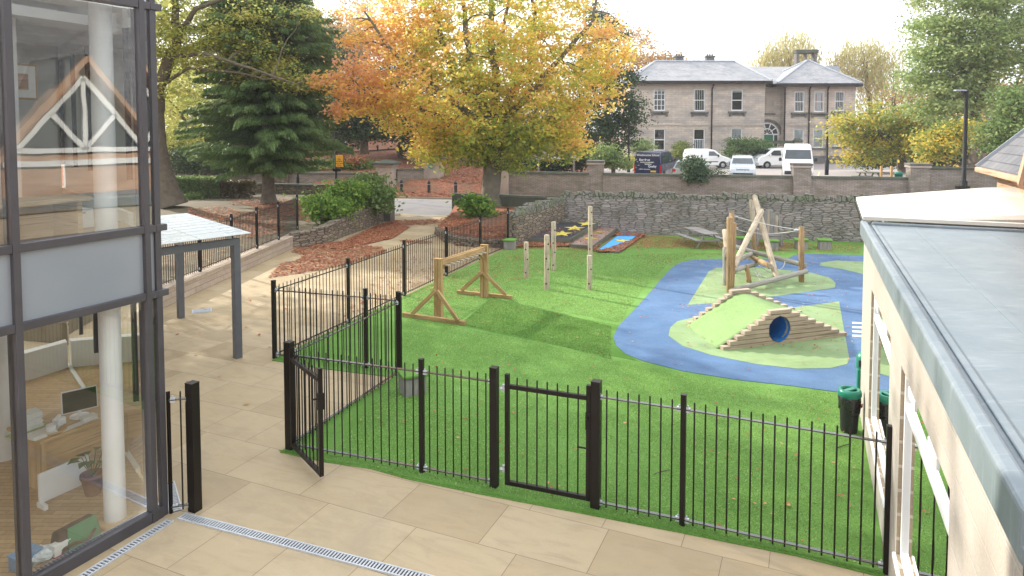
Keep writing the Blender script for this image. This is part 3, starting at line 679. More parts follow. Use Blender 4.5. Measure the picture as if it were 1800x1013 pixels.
# ---------------- stools ----------------
def stool(p, w, h, rz, label, plain_box=False):
    r = root('stool', label, 'stool', V3(p, 0), rz, 'turf-topped timber stools')
    m = MB(); k = 5
    for i in range(k):
        x = (-w / 2 + .02) + (w - .04) * i / (k - 1)
    m.box((0, 0, (h - .05) / 2), (w * .86, w * .86, h - .05))
    m.build('box', mt['timber_grey'], r, local=True, bevel=.01)
    b = MB()
    for sx, sy in ((-1, 0), (1, 0), (0, -1), (0, 1)):
        for t_ in (-.27, 0, .27):
            b.box((sx * w * .44 + (t_ * w if sx == 0 else 0), sy * w * .44 + (t_ * w if sy == 0 else 0), (h - .06) / 2), (.02 if sx else w * .25, .02 if sy else w * .25, h - .06), 0, 2)
    b.build('boards', mt['timber_grey'], r, local=True, bevel=.004)
    MB().box((0, 0, h - .02), (w * 1.06, w * 1.06, .05)).build('turf_top', mt['turf'], r, local=True, bevel=.015)
    return r
p = P(725, 690); stool(p, .40, .34, .42, 'timber stool with a turf top just inside the front railing')
rz_ = -.23
for x, y, w, lb in ((897, 351 + 0, .0, ''),):
    pass
stool(P(896, 438.5), .42, .36, rz_, 'turf-topped stool in front of the black raised stage')
stool(P(1299, 434), .42, .36, rz_, 'turf-topped stool furthest left behind the climbing frame posts')
stool(P(1317, 437.5), .40, .34, rz_, 'turf-topped stool just left of the arched wooden throne')
stool(P(1357, 440), .42, .36, rz_, 'turf-topped stool directly in front of the arched throne')
stool(P(1408, 438), .44, .36, rz_, 'turf-topped stool half hidden by the right climbing frame post')
stool(P(1449, 438.5), .44, .36, rz_, 'turf-topped stool standing alone nearest the beige building')
# ---------------- picnic table ----------------
def picnic(name, label, loc, rz, sc=1.0, mat='timber_grey', L=None):
    r = root(name, label, 'picnic table', loc, rz)
    L, zt = L or 1.5 * sc, .72 * sc
    m = MB()
    for i in range(5): m.box((0, (i - 2) * .145 * sc, zt), (L, .135 * sc, .04 * sc), 0, 0)
    m.build('table_top', mt[mat], r, local=True, bevel=.006)
    for s in (-1, 1):
        m = MB()
        for k_ in (-.075, .075): m.box((0, s * .72 * sc + k_ * sc, .43 * sc), (L, .135 * sc, .04 * sc), 0, 0)
        m.build('bench', mt[mat], r, local=True, bevel=.006)
    for x in (-.34 * L / sc, .34 * L / sc):
        for s in (-1, 1): MB().beam((x * sc, s * .22 * sc, zt - .03 * sc), (x * sc, s * .62 * sc, 0), .05 * sc, .1 * sc, up=(1, 0, 0)).build('leg', mt[mat], r, local=True, bevel=.005)
        MB().beam((x * sc + .05 * sc, -.78 * sc, .38 * sc), (x * sc + .05 * sc, .78 * sc, .38 * sc), .045 * sc, .09 * sc).build('crossbar', mt[mat], r, local=True, bevel=.005)
    return r
picnic('picnic_table', 'grey weathered picnic table against the rubble stone wall', V3(Vector((6.85, 24.55, 0)), TZ), R(-79), .74, L=1.7)
# ---------------- throne ----------------
tp = P(1351, 432); r = root('wooden_throne', 'tall arched wooden storytelling chair against the stone wall', 'chair', V3(tp, 0), -.23)
m = []
W2 = .335
for i in range(7):
    x = -W2 + (i + .5) * 2 * W2 / 7; h = .86 + .40 * math.sqrt(max(0, 1 - (x / (W2 * 1.04)) ** 2))
    MB().box((x, .16, h / 2 + .1), (2 * W2 / 7 - .008, .035, h - .2), 0, 2).build('back_slat', mt['timber_grey'] if i % 3 else mt['timber'], r, local=True, bevel=.004)
for s in (-1, 1):
    MB().box((s * .41, .18, .55 if s > 0 else .4), (.09, .05, 1.1 if s > 0 else .8), 0, 2).build('back_post', mt['timber_grey'], r, local=True, bevel=.005)
    MB().box((s * .41, -.28, .3), (.08, .08, .6), 0, 2).build('front_leg', mt['timber_grey'], r, local=True, bevel=.005)
    MB().box((s * .41, -.06, .61), (.11, .5, .035), 0, 1).build('armrest', mt['timber_grey'], r, local=True, bevel=.005)
MB().box((0, -.06, .40), (.76, .46, .045), 0, 0).build('seat', mt['timber_grey'], r, local=True, bevel=.005)
MB().box((0, -.3, .31), (.76, .035, .1), 0, 0).build('seat_apron', mt['timber_grey'], r, local=True, bevel=.004)
# ---------------- star stages ----------------
def star(c, ax, ay, ro):
    pts = []
    for i in range(10):
        a = math.pi / 2 + i * math.pi / 5; rr = ro if i % 2 == 0 else ro * .42
        pts.append(c + ax * (rr * math.cos(a)) + ay * (rr * math.sin(a)))
    return pts
def stage(name, label, fl, fr, br, bl, mat, stars):
    r = root(name, label, 'play stage', V3(fl, 0)); m = MB()
    base = [V3(p, 0) for p in (fl, fr, br, bl)]; top = [Vector(p) for p in (fl, fr, br, bl)]
    m.hexa([b for b in base] + [t - Vector((0, 0, .006)) for t in top]); m.build('deck', mt[mat], r)
    e = MB(); cyc = top + [top[0]]
    for a, b in zip(cyc, cyc[1:]): 
        t = (b - a).normalized(); nn = Vector((t.y, -t.x, 0)) * .02
        e.hexa([V3(a + nn, 0), V3(b + nn, 0), V3(b - nn, 0), V3(a - nn, 0), a + nn + Vector((0, 0, .012)), b + nn + Vector((0, 0, .012)), b - nn + Vector((0, 0, .012)), a - nn + Vector((0, 0, .012))], t)
    e.build('edging', mt['mat_edge'], r)
    n = (top[1] - top[0]).cross(top[3] - top[0]).normalized(); ax = (top[1] - top[0]).normalized(); ay = n.cross(ax)
    for u, v, ro in stars:
        c = top[0].lerp(top[1], u).lerp(top[3].lerp(top[2], u), v) + n * .002
        MB().extr(star(c, ax, ay, ro), n * .008).build('star', mt['star'], r)
def wy(x): return 28 - .24 * (x - 2)
fl = P(912, 419, .2); fr = P(1000.6, 421, .2); br = P(1050, 391, .48); bl2 = P(975, 391, .48)
stage('star_stage', 'black rubber stage with three yellow stars in the leafy corner', fl, fr, br, bl2, 'mat_black', [(.66, .3, .42), (.72, .62, .42), (.82, .9, .4)])
fl = P(1002, 430, .13); fr = P(1042, 433, .13); br = P(1085, 401, .24); bl2 = P(1050, 399, .24)
stage('star_stage', 'brown rubber stage with two yellow stars between the black and blue ones', fl, fr, br, bl2, 'mat_brown', [(.45, .35, .3), (.45, .72, .3)])
fl = P(1049, 440, .07); fr = P(1087, 443, .07); br = P(1125, 409.5, .09); bl2 = P(1093, 408.5, .09)
stage('star_stage', 'bright blue rubber mat with one yellow star beside the turf', fl, fr, br, bl2, 'mat_blue', [(.55, .52, .32)])
# ---------------- bins ----------------
bp = P(1492, 760); r = root('litter_bin', 'black round litter bin with a green ring lid and a black liner', 'bin', V3(bp, TZ))
k = .128
MB().lathe([(k * .8, 0), (k * .86, .02), (k, .42), (k * 1.02, .52)], V3(bp, TZ), 24).build('drum', mt['black_plastic'], r)
m = MB(); n = 40; vs = []; fs = []
prof = [(1.05, .34), (1.1, .40), (1.13, .46), (1.09, .50), (1.03, .515)]
for j, (rr, z) in enumerate(prof):
    for i in range(n):
        a = 2 * math.pi * i / n; w_ = .05 * math.sin(a * 7 + j) + .04 * math.sin(a * 3 + 2 * j) + random.uniform(-.02, .02)
        if j == 4: w_ = 0
        vs.append(V3(bp, TZ + z + (.05 * math.sin(a * 2 + 1) - .03 if j == 0 else 0)) + Vector((math.cos(a), math.sin(a), 0)) * k * (rr + w_))
for j in range(4):
    for i in range(n): fs.append((j * n + i, j * n + (i + 1) % n, (j + 1) * n + (i + 1) % n, (j + 1) * n + i))
m.smooth = True; m.add(vs, fs); m.build('liner', mt['bag_black'], r)
MB().lathe([(k * 1.1, .50), (k * 1.18, .52), (k * 1.18, .565), (k * 1.08, .60), (k * .80, .60), (k * .72, .57), (k * .72, .53)], V3(bp, TZ), 32, False).build('lid', mt['bin_green'], r)
MB().box(V3(bp, TZ + .585), (k * 1.75, .07, .03), .5).build('lid_bar', mt['bin_green'], r, bevel=.01)
MB().lathe([(.0, .50), (k * .8, .5), (k * .8, .505)], V3(bp, TZ), 24, False).build('inner_liner', mt['bag_black'], r)
MB().box((bp.x + k * .93, bp.y - .1, TZ + .40), (.07, .012, .04), .9).build('red_tag', mt['red_lens'], r)
dp = D(1517, 750, 9.95); dp.z = 0 ; r = root('dog_waste_bin', 'tall green bin with a dark hooded slot beside the building wall', 'bin', V3(dp, TZ))
m = MB(); m.box((dp.x, dp.y, TZ + .33), (.2, .2, .66), 1.16); m.build('body', mt['bin_green'], r, bevel=.02, seg=3)
m = MB(); m.lathe([(.115, .66), (.12, .70), (.115, .82), (.085, .88), (.03, .905)], V3(dp, TZ), 20); m.build('hood', mt['bin_green'], r)
MB().box((dp.x - .1, dp.y - .045, TZ + .75), (.03, .12, .1), 1.16 + 1.57).build('slot', mt['black_plastic'], r, bevel=.01)
# litter on the turf
for x, y, lb, cl in ((1163, 831, 'dark stick lying on the turf behind the right front railing', 'bark'), (1484, 785, 'dark strip lying on the turf near the bins', 'iron')):
    q = P(x, y, TZ); o = MB().tube([q + Vector((-.11, -.05, .008)), q + Vector((0, .0, .016)), q + Vector((.11, .06, .008))], [.004, .006, .005], 6).build('stick', mt[cl], None, q); tag(o, lb, 'stick')
# ---------------- stone and brick walls ----------------
def wall_line(name, label, a, b, h0, h1, th, mat, cope, cat='wall', zb=0, copeh=.12, copeover=.04, stones=None, group=None):
    a = Vector((a[0], a[1], 0)); b = Vector((b[0], b[1], 0)); r = root(name, label, cat, V3(a, zb), group=group); t = (b - a).normalized(); s = Vector((t.y, -t.x, 0)) * th / 2
    m = MB(); N = 24; L = (b - a).length
    for i in range(N):
        pa = a + (b - a) * i / N; pb = a + (b - a) * (i + 1) / N; ha = h0 + (h1 - h0) * i / N; hb = h0 + (h1 - h0) * (i + 1) / N
    m.hexa([V3(a + s, zb - .1), V3(b + s, zb - .1), V3(b - s, zb - .1), V3(a - s, zb - .1), V3(a + s, zb + h0), V3(b + s, zb + h1), V3(b - s, zb + h1), V3(a - s, zb + h0)])
    m.build('masonry', mt[mat], r)
    c = MB()
    if stones:
        x = 0
        while x < L - .02:
            w = random.uniform(*stones); w = min(w, L - x); q = a + t * (x + w / 2); hh = h0 + (h1 - h0) * (x + w / 2) / L
            ch = copeh * random.uniform(.6, 1.25)
            M = Matrix.Rotation(math.atan2(t.y, t.x) + random.uniform(-.05, .05), 3, 'Z') @ Matrix.Rotation(random.uniform(-.12, .12) + .06, 3, 'Y')
            c.box(V3(q, zb + hh + ch / 2 - .02), (w * .96, th * random.uniform(.92, 1.06), ch), M=M); x += w
        c.build('coping_stones', mt[cope], r, bevel=.025, seg=2)
    else:
        s2 = s * (1 + 2 * copeover / th); k = copeh
        c.hexa([V3(a + s2, zb + h0), V3(b + s2, zb + h1), V3(b - s2, zb + h1), V3(a - s2, zb + h0), V3(a + s2 * .8, zb + h0 + k), V3(b + s2 * .8, zb + h1 + k), V3(b - s2 * .8, zb + h1 + k), V3(a - s2 * .8, zb + h0 + k)])
        c.build('coping', mt[cope], r, bevel=.015)
    return r
wall_line('stone_wall', 'long rubble stone wall with mossy coping behind the play area', (2.0, 28.05), (15, 24.95), 1.42, 1.5, .4, 'rubble', 'coping_moss', copeh=.26, stones=(.14, .34))
wall_line('stone_wall', 'short lichened stone wall between the corner stage and the side railing', (-.02, 24.3), (1.95, 27.8), 1.08, 1.2, .42, 'rubble2', 'coping_moss', copeh=.28, stones=(.14, .3))
def pier(label, px, yt, yb, wpx, Y, mat='brickwall', capm='ashlar_dark', zb=-.05, grand=False):
    p = D(px, yb, Y); w = wpx * Y / 1200; zt = D(px, yt, Y).z; r = root('gate_pier' if grand else 'wall_pier', label, 'pier', (p.x, Y, zb)); rz = -.2
    if grand:
        MB().box((p.x, Y, (zb + zt - .5) / 2), (w * .8, w * .8, zt - .5 - zb), rz).build('shaft', mt['ashlar'], r, bevel=.02)
        MB().box((p.x, Y, zb + .3), (w * .95, w * .95, .6), rz).build('plinth', mt['ashlar'], r, bevel=.03)
        MB().box((p.x, Y, zt - .43), (w * .92, w * .92, .14), rz).build('moulding', mt['ashlar'], r, bevel=.03)
        m = MB().box((p.x, Y, zt - .29), (w * 1.1, w * 1.1, .14), rz); M = Matrix.Rotation(rz, 3, 'Z'); h = w * .55
        c = Vector((p.x, Y, 0)); b = [c + M @ Vector((sx * h, sy * h, zt - .22)) for sx, sy in ((-1, -1), (1, -1), (1, 1), (-1, 1))]; ap = c + Vector((0, 0, zt))
        m.add(b + [ap], [(0, 1, 4), (1, 2, 4), (2, 3, 4), (3, 0, 4)]); m.build('capstone', mt['moss'], r)
    else:
        MB().box((p.x, Y, (zb + zt - .25) / 2), (w, w * .8, zt - .25 - zb), rz).build('shaft', mt[mat], r, bevel=.01)
        MB().box((p.x, Y, zt - .19), (w * 1.12, w * .95, .12), rz).build('capstone', mt['ashlar'], r, bevel=.02)
        MB().box((p.x, Y, zt - .065), (w * 1.16, w, .13), rz).build('cap_top', mt[capm], r, bevel=.03)
    return r
def wpt(px, off=0):  # point on the boundary wall line under a photo column
    k = (px - 900) / 1200 / (_cp); y = (42.8 + .14) / (1 + .2 * k); 
    return Vector((k * y * 1.0, y + off, 0))
def bwall(label, px0, px1, zt0, zt1, cope='moss'):
    a = wpt(px0); b = wpt(px1); return wall_line('boundary_wall', label, a, b, zt0 - .14, zt1 - .14, .4, 'brickwall', cope, copeh=.14, copeover=.06, zb=0)
bwall('old brick boundary wall between the beech trunk and the next pier', 893, 1036, 1.6, 1.57)
bwall('old brick boundary wall in front of the parked vehicles, with ivy', 1060, 1394, 1.55, 1.53)
bwall('old brick boundary wall between the two right piers below the yellow tree', 1421, 1597, 1.52, 1.52)
bwall('taller end of the brick boundary wall behind the black lamp post', 1627, 1790, 2.12, 2.1)
pier('stone pier half hidden by the beech trunk', 882, 287, 346, 24, 42.7, 'ashlar')
pier('brick pier with a mossy cap, beside the laurel', 1047, 282, 352, 27, 42.2)
pier('brick pier in front of the white minibus', 1407, 287, 355, 29, 39.5)
pier('brick pier with a dark cap by the yellow tree', 1612, 287, 350, 31, 38.2)
# left boundary wall and gate piers
wall_line('boundary_wall', 'long left boundary wall of pale stone below the dark trees', (-27, 48.6), (-9.3, 46.2), 1.25, 1.2, .4, 'brickwall', 'moss', copeh=.13, copeover=.06, zb=-.05)
wall_line('boundary_wall', 'curved-in wall piece between the two grand gate piers', (-7.9, 46.5), (-6.1, 47.6), 1.45, 1.45, .4, 'brickwall', 'moss', copeh=.12, copeover=.06, zb=-.05)
pier('grand stone gate pier left of the entrance with a shallow pyramid cap', 680, 280, 337, 36, 46.2, grand=True)
pier('grand stone gate pier carrying the small teal plate', 763, 272, 331, 36, 47.8, grand=True)
q = D(757, 293, 47.2); o = MB().box((q.x, 47.20, q.z), (.36, .03, .26), -.2).build('wall_plate', mt['teal'], None, (q.x, 47.2, q.z), bevel=.01); tag(o, 'small teal plate fixed on the right grand gate pier', 'sign')
pier('flat pilaster of the left boundary wall behind the conifer trunk', 499, 288, 345, 22, 46.9, 'rubble2')
wall_line('garden_wall', 'low dark garden wall at the back of the leafy garden', (-17.0, 40.8), (-9.4, 39.4), .85, .8, .3, 'rubble2', 'moss', copeh=.1, zb=.1)
# bollards
for i, (x, y) in enumerate(((706, 338), (754, 339.5), (801, 340.5), (850, 342.5))):
    p = P(x, y, .1); lb = ['leftmost black bollard in front of the left gate pier', 'second black bollard from the left at the leafy entrance', 'third black bollard in the leafy gap between the piers', 'black bollard close beside the beech trunk'][i]
    r = root('bollard', lb, 'bollard', p, group='black bollards at the leafy entrance')
    MB().lathe([(.11, 0), (.12, .02), (.1, .06), (.095, .62), (.105, .64), (.105, .68), (.085, .72), (.06, .8), (.0, .82)], p, 16).build('shaft', mt['black_plastic'], r)
    MB().lathe([(.099, .54), (.102, .545), (.102, .58), (.099, .585)], p, 16, False).build('band', mt['lead'], r)
# ---------------- retaining wall of the garden ----------------
ra = P(289, 541); rb = P(515, 437); ra = ra + (ra - rb) * .35
t = (rb - ra).normalized(); s = Vector((t.y, -t.x, 0)); Z0 = .45
r = root('retaining_wall', 'low retaining wall of pale stone blocks below the garden railing', 'wall', ra)
m = MB(); m.hexa([V3(ra, -.05), V3(rb, -.05), V3(rb - s * .3, -.05), V3(ra - s * .3, -.05), V3(ra, Z0 - .06), V3(rb, Z0 - .06), V3(rb - s * .3, Z0 - .06), V3(ra - s * .3, Z0 - .06)]); m.build('blocks', mt['stone_blocks'], r)
m = MB(); L = (rb - ra).length; n = 16
for i in range(n): m.beam(V3(ra + t * (L * i / n + .003) - s * .14, Z0 - .03), V3(ra + t * (L * (i + 1) / n - .003) - s * .14, Z0 - .03), .36, .058)
m.build('coping', mt['stone_blocks'], r, bevel=.006)
f = root('garden_railing', 'dark railing standing on the pale retaining wall of the garden', 'railing', V3(ra, Z0))
fp = [(265, 420), (352, 478), (408, 452), (452, 433), (490, 417), (523, 400)]
pts = []
for i, (x, y) in enumerate(fp):
    if i == 0: p = ra + t * .4 - s * .15
    elif i == 5: p = Vector(P(523, 401, .5)); 
    else:
        d_ = ray(x, y); k_ = (ra - s * .15); 
        p = hitp(x, y, k_, s); p = V3(p, 0)
    pts.append(V3(p, 0)); 
for p in pts: fpost(f, p, .065, 1.3, z0=Z0, rz=math.atan2(t.y, t.x))
for a, b in zip(pts, pts[1:]): pale_bay(f, a, b, 1.22, 1.16, .08, .1, .009, Z0)
# dry-stone curve
cv = [(515, 437, .47), (545, 433.5, .52), (576, 428.5, .58), (609, 415, .66), (640, 404, .74), (662, 395.5, .84), (680, 387, .95)]
r = root('drystone_wall', 'curved dry-stone wall holding the shrubs left of the leafy drive', 'wall', P(515, 437))
m = MB(); pts = [P(a, b) for a, b, c in cv]
tops = []
for i in range(len(cv) - 1):
    a, b = pts[i], pts[i + 1]; tt = (b - a).normalized(); s_ = Vector((-tt.y, tt.x, 0)) * .35
    m.hexa([V3(a, -.05), V3(b, -.05), V3(b + s_, -.05), V3(a + s_, -.05), V3(a, cv[i][2]), V3(b, cv[i + 1][2]), V3(b + s_, cv[i + 1][2]), V3(a + s_, cv[i][2])])
m.build('masonry', mt['rubble2'], r)
c = MB()
for i in range(len(cv) - 1):
    a, b = pts[i], pts[i + 1]; L = (b - a).length; x = 0; tt = (b - a).normalized(); s_ = Vector((-tt.y, tt.x, 0))
    while x < L:
        w = random.uniform(.2, .5); zz = cv[i][2] + (cv[i + 1][2] - cv[i][2]) * min(1, (x + w / 2) / L)
        c.box(V3(a + tt * (x + w / 2) + s_ * .17, zz + random.uniform(.0, .04)), (w * .94, .4, random.uniform(.09, .16)), math.atan2(tt.y, tt.x) + random.uniform(-.08, .08)); x += w
c.build('cap_stones', mt['rubble2'], r, bevel=.02)
pq = P(684, 388.5); r = root('gate_post', 'square dark stone post ending the dry-stone wall by the road', 'post', pq)
zt = D(684, 341, pq.y).z; MB().box((pq.x, pq.y, zt / 2 - .02), (.36, .5, zt + .04), -.25).build('shaft', mt['ashlar_dark'], r, bevel=.02); MB().box((pq.x, pq.y, zt + .02), (.4, .54, .07), -.25).build('cap', mt['moss'], r, bevel=.015)
# short mossy wall by the road right of the drive
wall_line('mossy_wall', 'short mossy wall beside the road in front of the beech trunk', P(796, 378) + Vector((0, .5, 0)), (2.6, 31.9), .92, .95, .4, 'moss', 'moss', copeh=.12)
# garden soil and right leaf bed
gp = [ra - s * .28, rb - s * .28] + [p + Vector((-.3, .12, 0)) for p in pts[2:]] + [(-6.2, 33.0), (-9.0, 39.2), (-17.5, 40.8), (-28, 42), (-28, 18)]
gs = MB(); gp = [Vector((p[0], p[1], 0)) for p in gp]
tag(gs.prism([(p.x, p.y) for p in gp], -.05, Z0 - .02).build('garden_soil', mt['soil']), kind='structure')
bedp = [P(772, 420), P(800, 427), P(840, 433), P(879, 434), Vector((-.25, 24.6, 0)), Vector((1.8, 28.1, 0)), Vector((2.5, 31.8, 0)), P(796, 378) + Vector((.1, .3, 0)), P(790, 392), P(770, 404)]
bm_ = MB(); n = len(bedp); hs = [.22, .25, .25, .25, .3, .4, .5, .5, .35, .22]; cz = sum(bedp, Vector()) / n; cz.z = .42
vs = [V3(p, h) for p, h in zip(bedp, hs)] + [cz] + [V3(p, -.05) for p in bedp]
bm_.add(vs, [(i, (i + 1) % n, n) for i in range(n)] + [(i, n + 1 + i, n + 1 + (i + 1) % n, (i + 1) % n) for i in range(n)])
tag(bm_.build('leaf_bed', mt['leaflit']), kind='structure')
r = root('bed_wall', 'low rough stone edging round the leafy bed under the beech', 'wall', bedp[0]); m = MB()
seq = [P(770, 412), P(785, 425), P(812, 431), P(846, 435.5), P(880, 436)]
for row in range(2):
    for a, b in zip(seq, seq[1:]):
        x = 0; L = (b - a).length; tt = (b - a).normalized()
        while x < L:
            w = random.uniform(.25, .6); m.box(V3(a + tt * (x + w / 2) + Vector((.0, .1, 0)), .07 + row * .15), (w * .96, .3, .15), math.atan2(tt.y, tt.x) + random.uniform(-.1, .1)); x += w
m.build('edge_stones', mt['rubble2'], r, bevel=.03)
# ---------------- canopy ----------------
c2 = P(418, 629); c1 = P(318, 559); r = root('entrance_canopy', 'grey steel entrance canopy with a white glass roof beside the glazed corner', 'canopy', c2)
eu = (c1 - c2); ev = Vector((-.62, -.785, 0)); zb = 2.1
for p in (c2, c1): MB().box((p.x, p.y, zb / 2), (.125, .125, zb), math.atan2(ev.y, ev.x)).build('post', mt['graph'], r, bevel=.005)
for p in (c2, c1): MB().beam(V3(p - ev * .06, zb + .06), V3(p + ev * 2.6, zb + .06), .12, .12).build('beam', mt['graph'], r, bevel=.005)
for k_ in (.0, .9, 1.8): MB().beam(V3(c2 + ev * (k_ + .1), zb + .15), V3(c1 + ev * (k_ + .1), zb + .15), .06, .06).build('purlin', mt['galv'], r)
m = MB(); eun = eu.normalized(); gcol = plain('white_frit_glass', (.76, .78, .78), (.68, .71, .71), 2, .3)
n = 3
for i in range(n):
    a = c2 - eun * .18 - ev * .25 + ev * (2.9 * i / n + .008); b = c2 - eun * .18 - ev * .25 + ev * (2.9 * (i + 1) / n - .008); e2 = eu + eun * .36
    MB().hexa([V3(a, zb + .2), V3(b, zb + .2), V3(b + e2, zb + .2), V3(a + e2, zb + .2), V3(a, zb + .215), V3(b, zb + .215), V3(b + e2, zb + .215), V3(a + e2, zb + .215)]).build('roof_panel', gcol, r, bevel=.003)
sl_ = MB()
for j in range(1, 9):
    a = c2 - ev * .25 + eu * (j / 9); sl_.beam(V3(a, zb + .217), V3(a + ev * 2.9, zb + .217), .006, .003)
sl_.build('roof_seams', mt['lead'], r)
# ---------------- glazed building (left) ----------------
CN = P(293, 902); FD = Vector((-.4225, -.9064, 0)).normalized(); FN = Vector((.9064, -.4225, 0)).normalized(); IN = -FN
def fp_(px, py): h = hitp(px, py, CN, FN); return (h - CN).dot(FD), h.z
def FP(s_, z, o=0): return CN + FD * s_ + FN * o + Vector((0, 0, z))
r = GB = root('glazed_building', 'glazed grey-framed school building with an office seen inside at left', 'building', CN)
sm = fp_(257, 500)[0]; sl2 = fp_(26, 500)[0]; ztop = 7.2
z_t1 = fp_(255, 521)[1]; z_t2 = fp_(252, 404)[1]; z_t3 = fp_(242, 8)[1]
zs = [.06, z_t1, z_t2, z_t3, ztop]
ends_ = [.035, sm, sl2, sl2 + 1.45, sl2 + 2.9]
def vbar(s_, w, d, nm='mullion', z1=ztop): MB().hexa([FP(s_ - w / 2, 0, -.09), FP(s_ + w / 2, 0, -.09), FP(s_ + w / 2, 0, d), FP(s_ - w / 2, 0, d), FP(s_ - w / 2, z1, -.09), FP(s_ + w / 2, z1, -.09), FP(s_ + w / 2, z1, d), FP(s_ - w / 2, z1, d)]).build(nm, mt['brown_al'], r, bevel=.004)
for i, s_ in enumerate(ends_): vbar(s_, .062 if i else .07, .05 if i else .03)
for a, b in zip(ends_, ends_[1:]):
    for z in zs:
        w = .075 if z > .1 else .12
        MB().hexa([FP(a + .031, z - w / 2, -.08), FP(b - .031, z - w / 2, -.08), FP(b - .031, z - w / 2, .043), FP(a + .031, z - w / 2, .043), FP(a + .031, z + w / 2, -.08), FP(b - .031, z + w / 2, -.08), FP(b - .031, z + w / 2, .043), FP(a + .031, z + w / 2, .043)]).build('transom', mt['brown_al'], r, bevel=.004)
    for k_, (z0, z1) in enumerate(zip(zs, zs[1:])):
        m = MB(); m.hexa([FP(a + .03, z0 + .03, -.012), FP(b - .03, z0 + .03, -.012), FP(b - .03, z0 + .03, 0), FP(a + .03, z0 + .03, 0), FP(a + .03, z1 - .03, -.012), FP(b - .03, z1 - .03, -.012), FP(b - .03, z1 - .03, 0), FP(a + .03, z1 - .03, 0)])
        if k_ == 1: m.build('spandrel_panel', mt['spandrel'], r)
        else:
            tl = -.075 * (b - a) if k_ else 0; m = MB(); m.quad(FP(a + .03, z0 + .03, 0), FP(b - .03, z0 + .03, tl), FP(b - .03, z1 - .03, tl), FP(a + .03, z1 - .03, 0)); m.build('pane', mt['glass' if k_ == 0 else 'glass_up'], r)
for z in (z_t1, z_t2, z_t3):  # corner cover strips stand out a little
    MB().box(FP(.0, z, .0), (.09, .13, .07), math.atan2(FD.y, FD.x) + 1.57).build('corner_bracket', mt['brown_al'], r, bevel=.004)
# side return, floors, walls, columns
SR = -VV
IN2 = V3(c1 - c2, 0).normalized()   # the side of the building runs parallel to the canopy
def IP(a, b, z): return CN + FD * a + IN2 * b + Vector((0, 0, z))   # a along facade, b into the room
def slab(nm, a0, a1, b0, b1, z0, z1, mat): return MB().hexa([IP(a0, b0, z0), IP(a1, b0, z0), IP(a1, b1, z0), IP(a0, b1, z0), IP(a0, b0, z1), IP(a1, b0, z1), IP(a1, b1, z1), IP(a0, b1, z1)]).build(nm, mt[mat], r)
slab('floor', .05, 5, .1, 6, -.02, .035, 'parquet'); slab('upper_floor', .05, 5, .1, 6, z_t1 + .2, z_t2 - .1, 'wall_in')
slab('floor_finish', .05, 5, .1, 6, z_t2 - .098, z_t2 - .09, 'parquet'); slab('ceiling', .05, 5, .1, 1.6, 5.62, 5.75, 'white'); slab('ceiling', .05, 5, 2.9, 6, 5.62, 5.75, 'white'); slab('flat_roof', -.02, 5.2, .1, 1.6, ztop - .1, ztop + .1, 'lead'); slab('flat_roof', -.02, 5.2, 2.9, 6.2, ztop - .1, ztop + .1, 'lead')  # added gap in ceiling and flat roof lets daylight into the upper room
slab('back_wall', .05, 5, 6, 6.2, -.02, .5, 'wall_in'); slab('back_wall', .05, 5, 6, 6.2, z_t1 - .1, ztop - .1, 'wall_in'); slab('near_wall', 4.95, 5.1, .1, 6.2, -.02, ztop - .1, 'wall_in')
for z0, z1 in ((-.02, .06), (z_t1 + .1, z_t2 + .05), (5.4, ztop - .1)): slab('side_wall', -.0, .05, 1.2, 6.2, z0, z1, 'wall_in')
for b in (1.2, 2.4, 3.6, 4.8, 6.0): slab('side_mullion', -.01, .05, b - .03, b + .03, .9, z_t1 + .1, 'brown_al'); slab('side_mullion', -.01, .05, b - .03, b + .03, z_t2 + .45, 5.4, 'brown_al')
for z0, z1 in ((.05, ztop - .1),): MB().quad(IP(.02, .1, z0), IP(.02, 6, z0), IP(.02, 6, z1), IP(.02, .1, z1)).build('side_glazing', mt['glass_h'], r)
cb = P(203, 918, .035); cb2 = P(127, 690, .035)
for c_, nm in ((cb, 'column'), (cb + IN * 2.6 + FD * -.35, 'column')): MB().tube([V3(c_, .03), V3(c_, 5.7)], .105, 28).build(nm, mt['white'], r)
m = MB().lathe([(.17, 0), (.17, .04), (.12, .05)], V3(cb, .035), 24); m.build('column_base', mt['desk'], r)
# room contents (ground floor)
def RB_(nm, lb, cat, px, py, z, sz, mat, rz=None, bev=.005, parts=None):
    p = P(px, py, z); rz = math.atan2(FD.y, FD.x) if rz is None else rz
    return p, rz
fr = math.atan2(-FD.y, -FD.x)
dk0 = P(143, 868, .035)  # front right foot of desk region
da = P(52, 845, .035); 
dz = .62
d0 = P(70, 777, dz + .035); d1 = P(180, 737, dz + .035); dx = (d1 - d0).normalized(); dy = Vector((-dx.y, dx.x, 0)); wd = 1.15; dd = .75
dk = root('desk', 'oak office desk covered in papers behind the ground-floor glass', 'desk', V3(d0, .035))
def dp_(u, v, z): return d0 + dx * u + dy * v + Vector((0, 0, z - d0.z))
MB().hexa([dp_(0, 0, dz), dp_(wd, 0, dz), dp_(wd, dd, dz), dp_(0, dd, dz), dp_(0, 0, dz + .035), dp_(wd, 0, dz + .035), dp_(wd, dd, dz + .035), dp_(0, dd, dz + .035)], dx).build('desk_top', mt['desk'], dk, bevel=.005)
MB().hexa([dp_(.1, .08, .25), dp_(wd - .1, .08, .25), dp_(wd - .1, .1, .25), dp_(.1, .1, .25), dp_(.1, .08, dz), dp_(wd - .1, .08, dz), dp_(wd - .1, .1, dz), dp_(.1, .1, dz)], dx).build('modesty_panel', mt['desk'], dk)
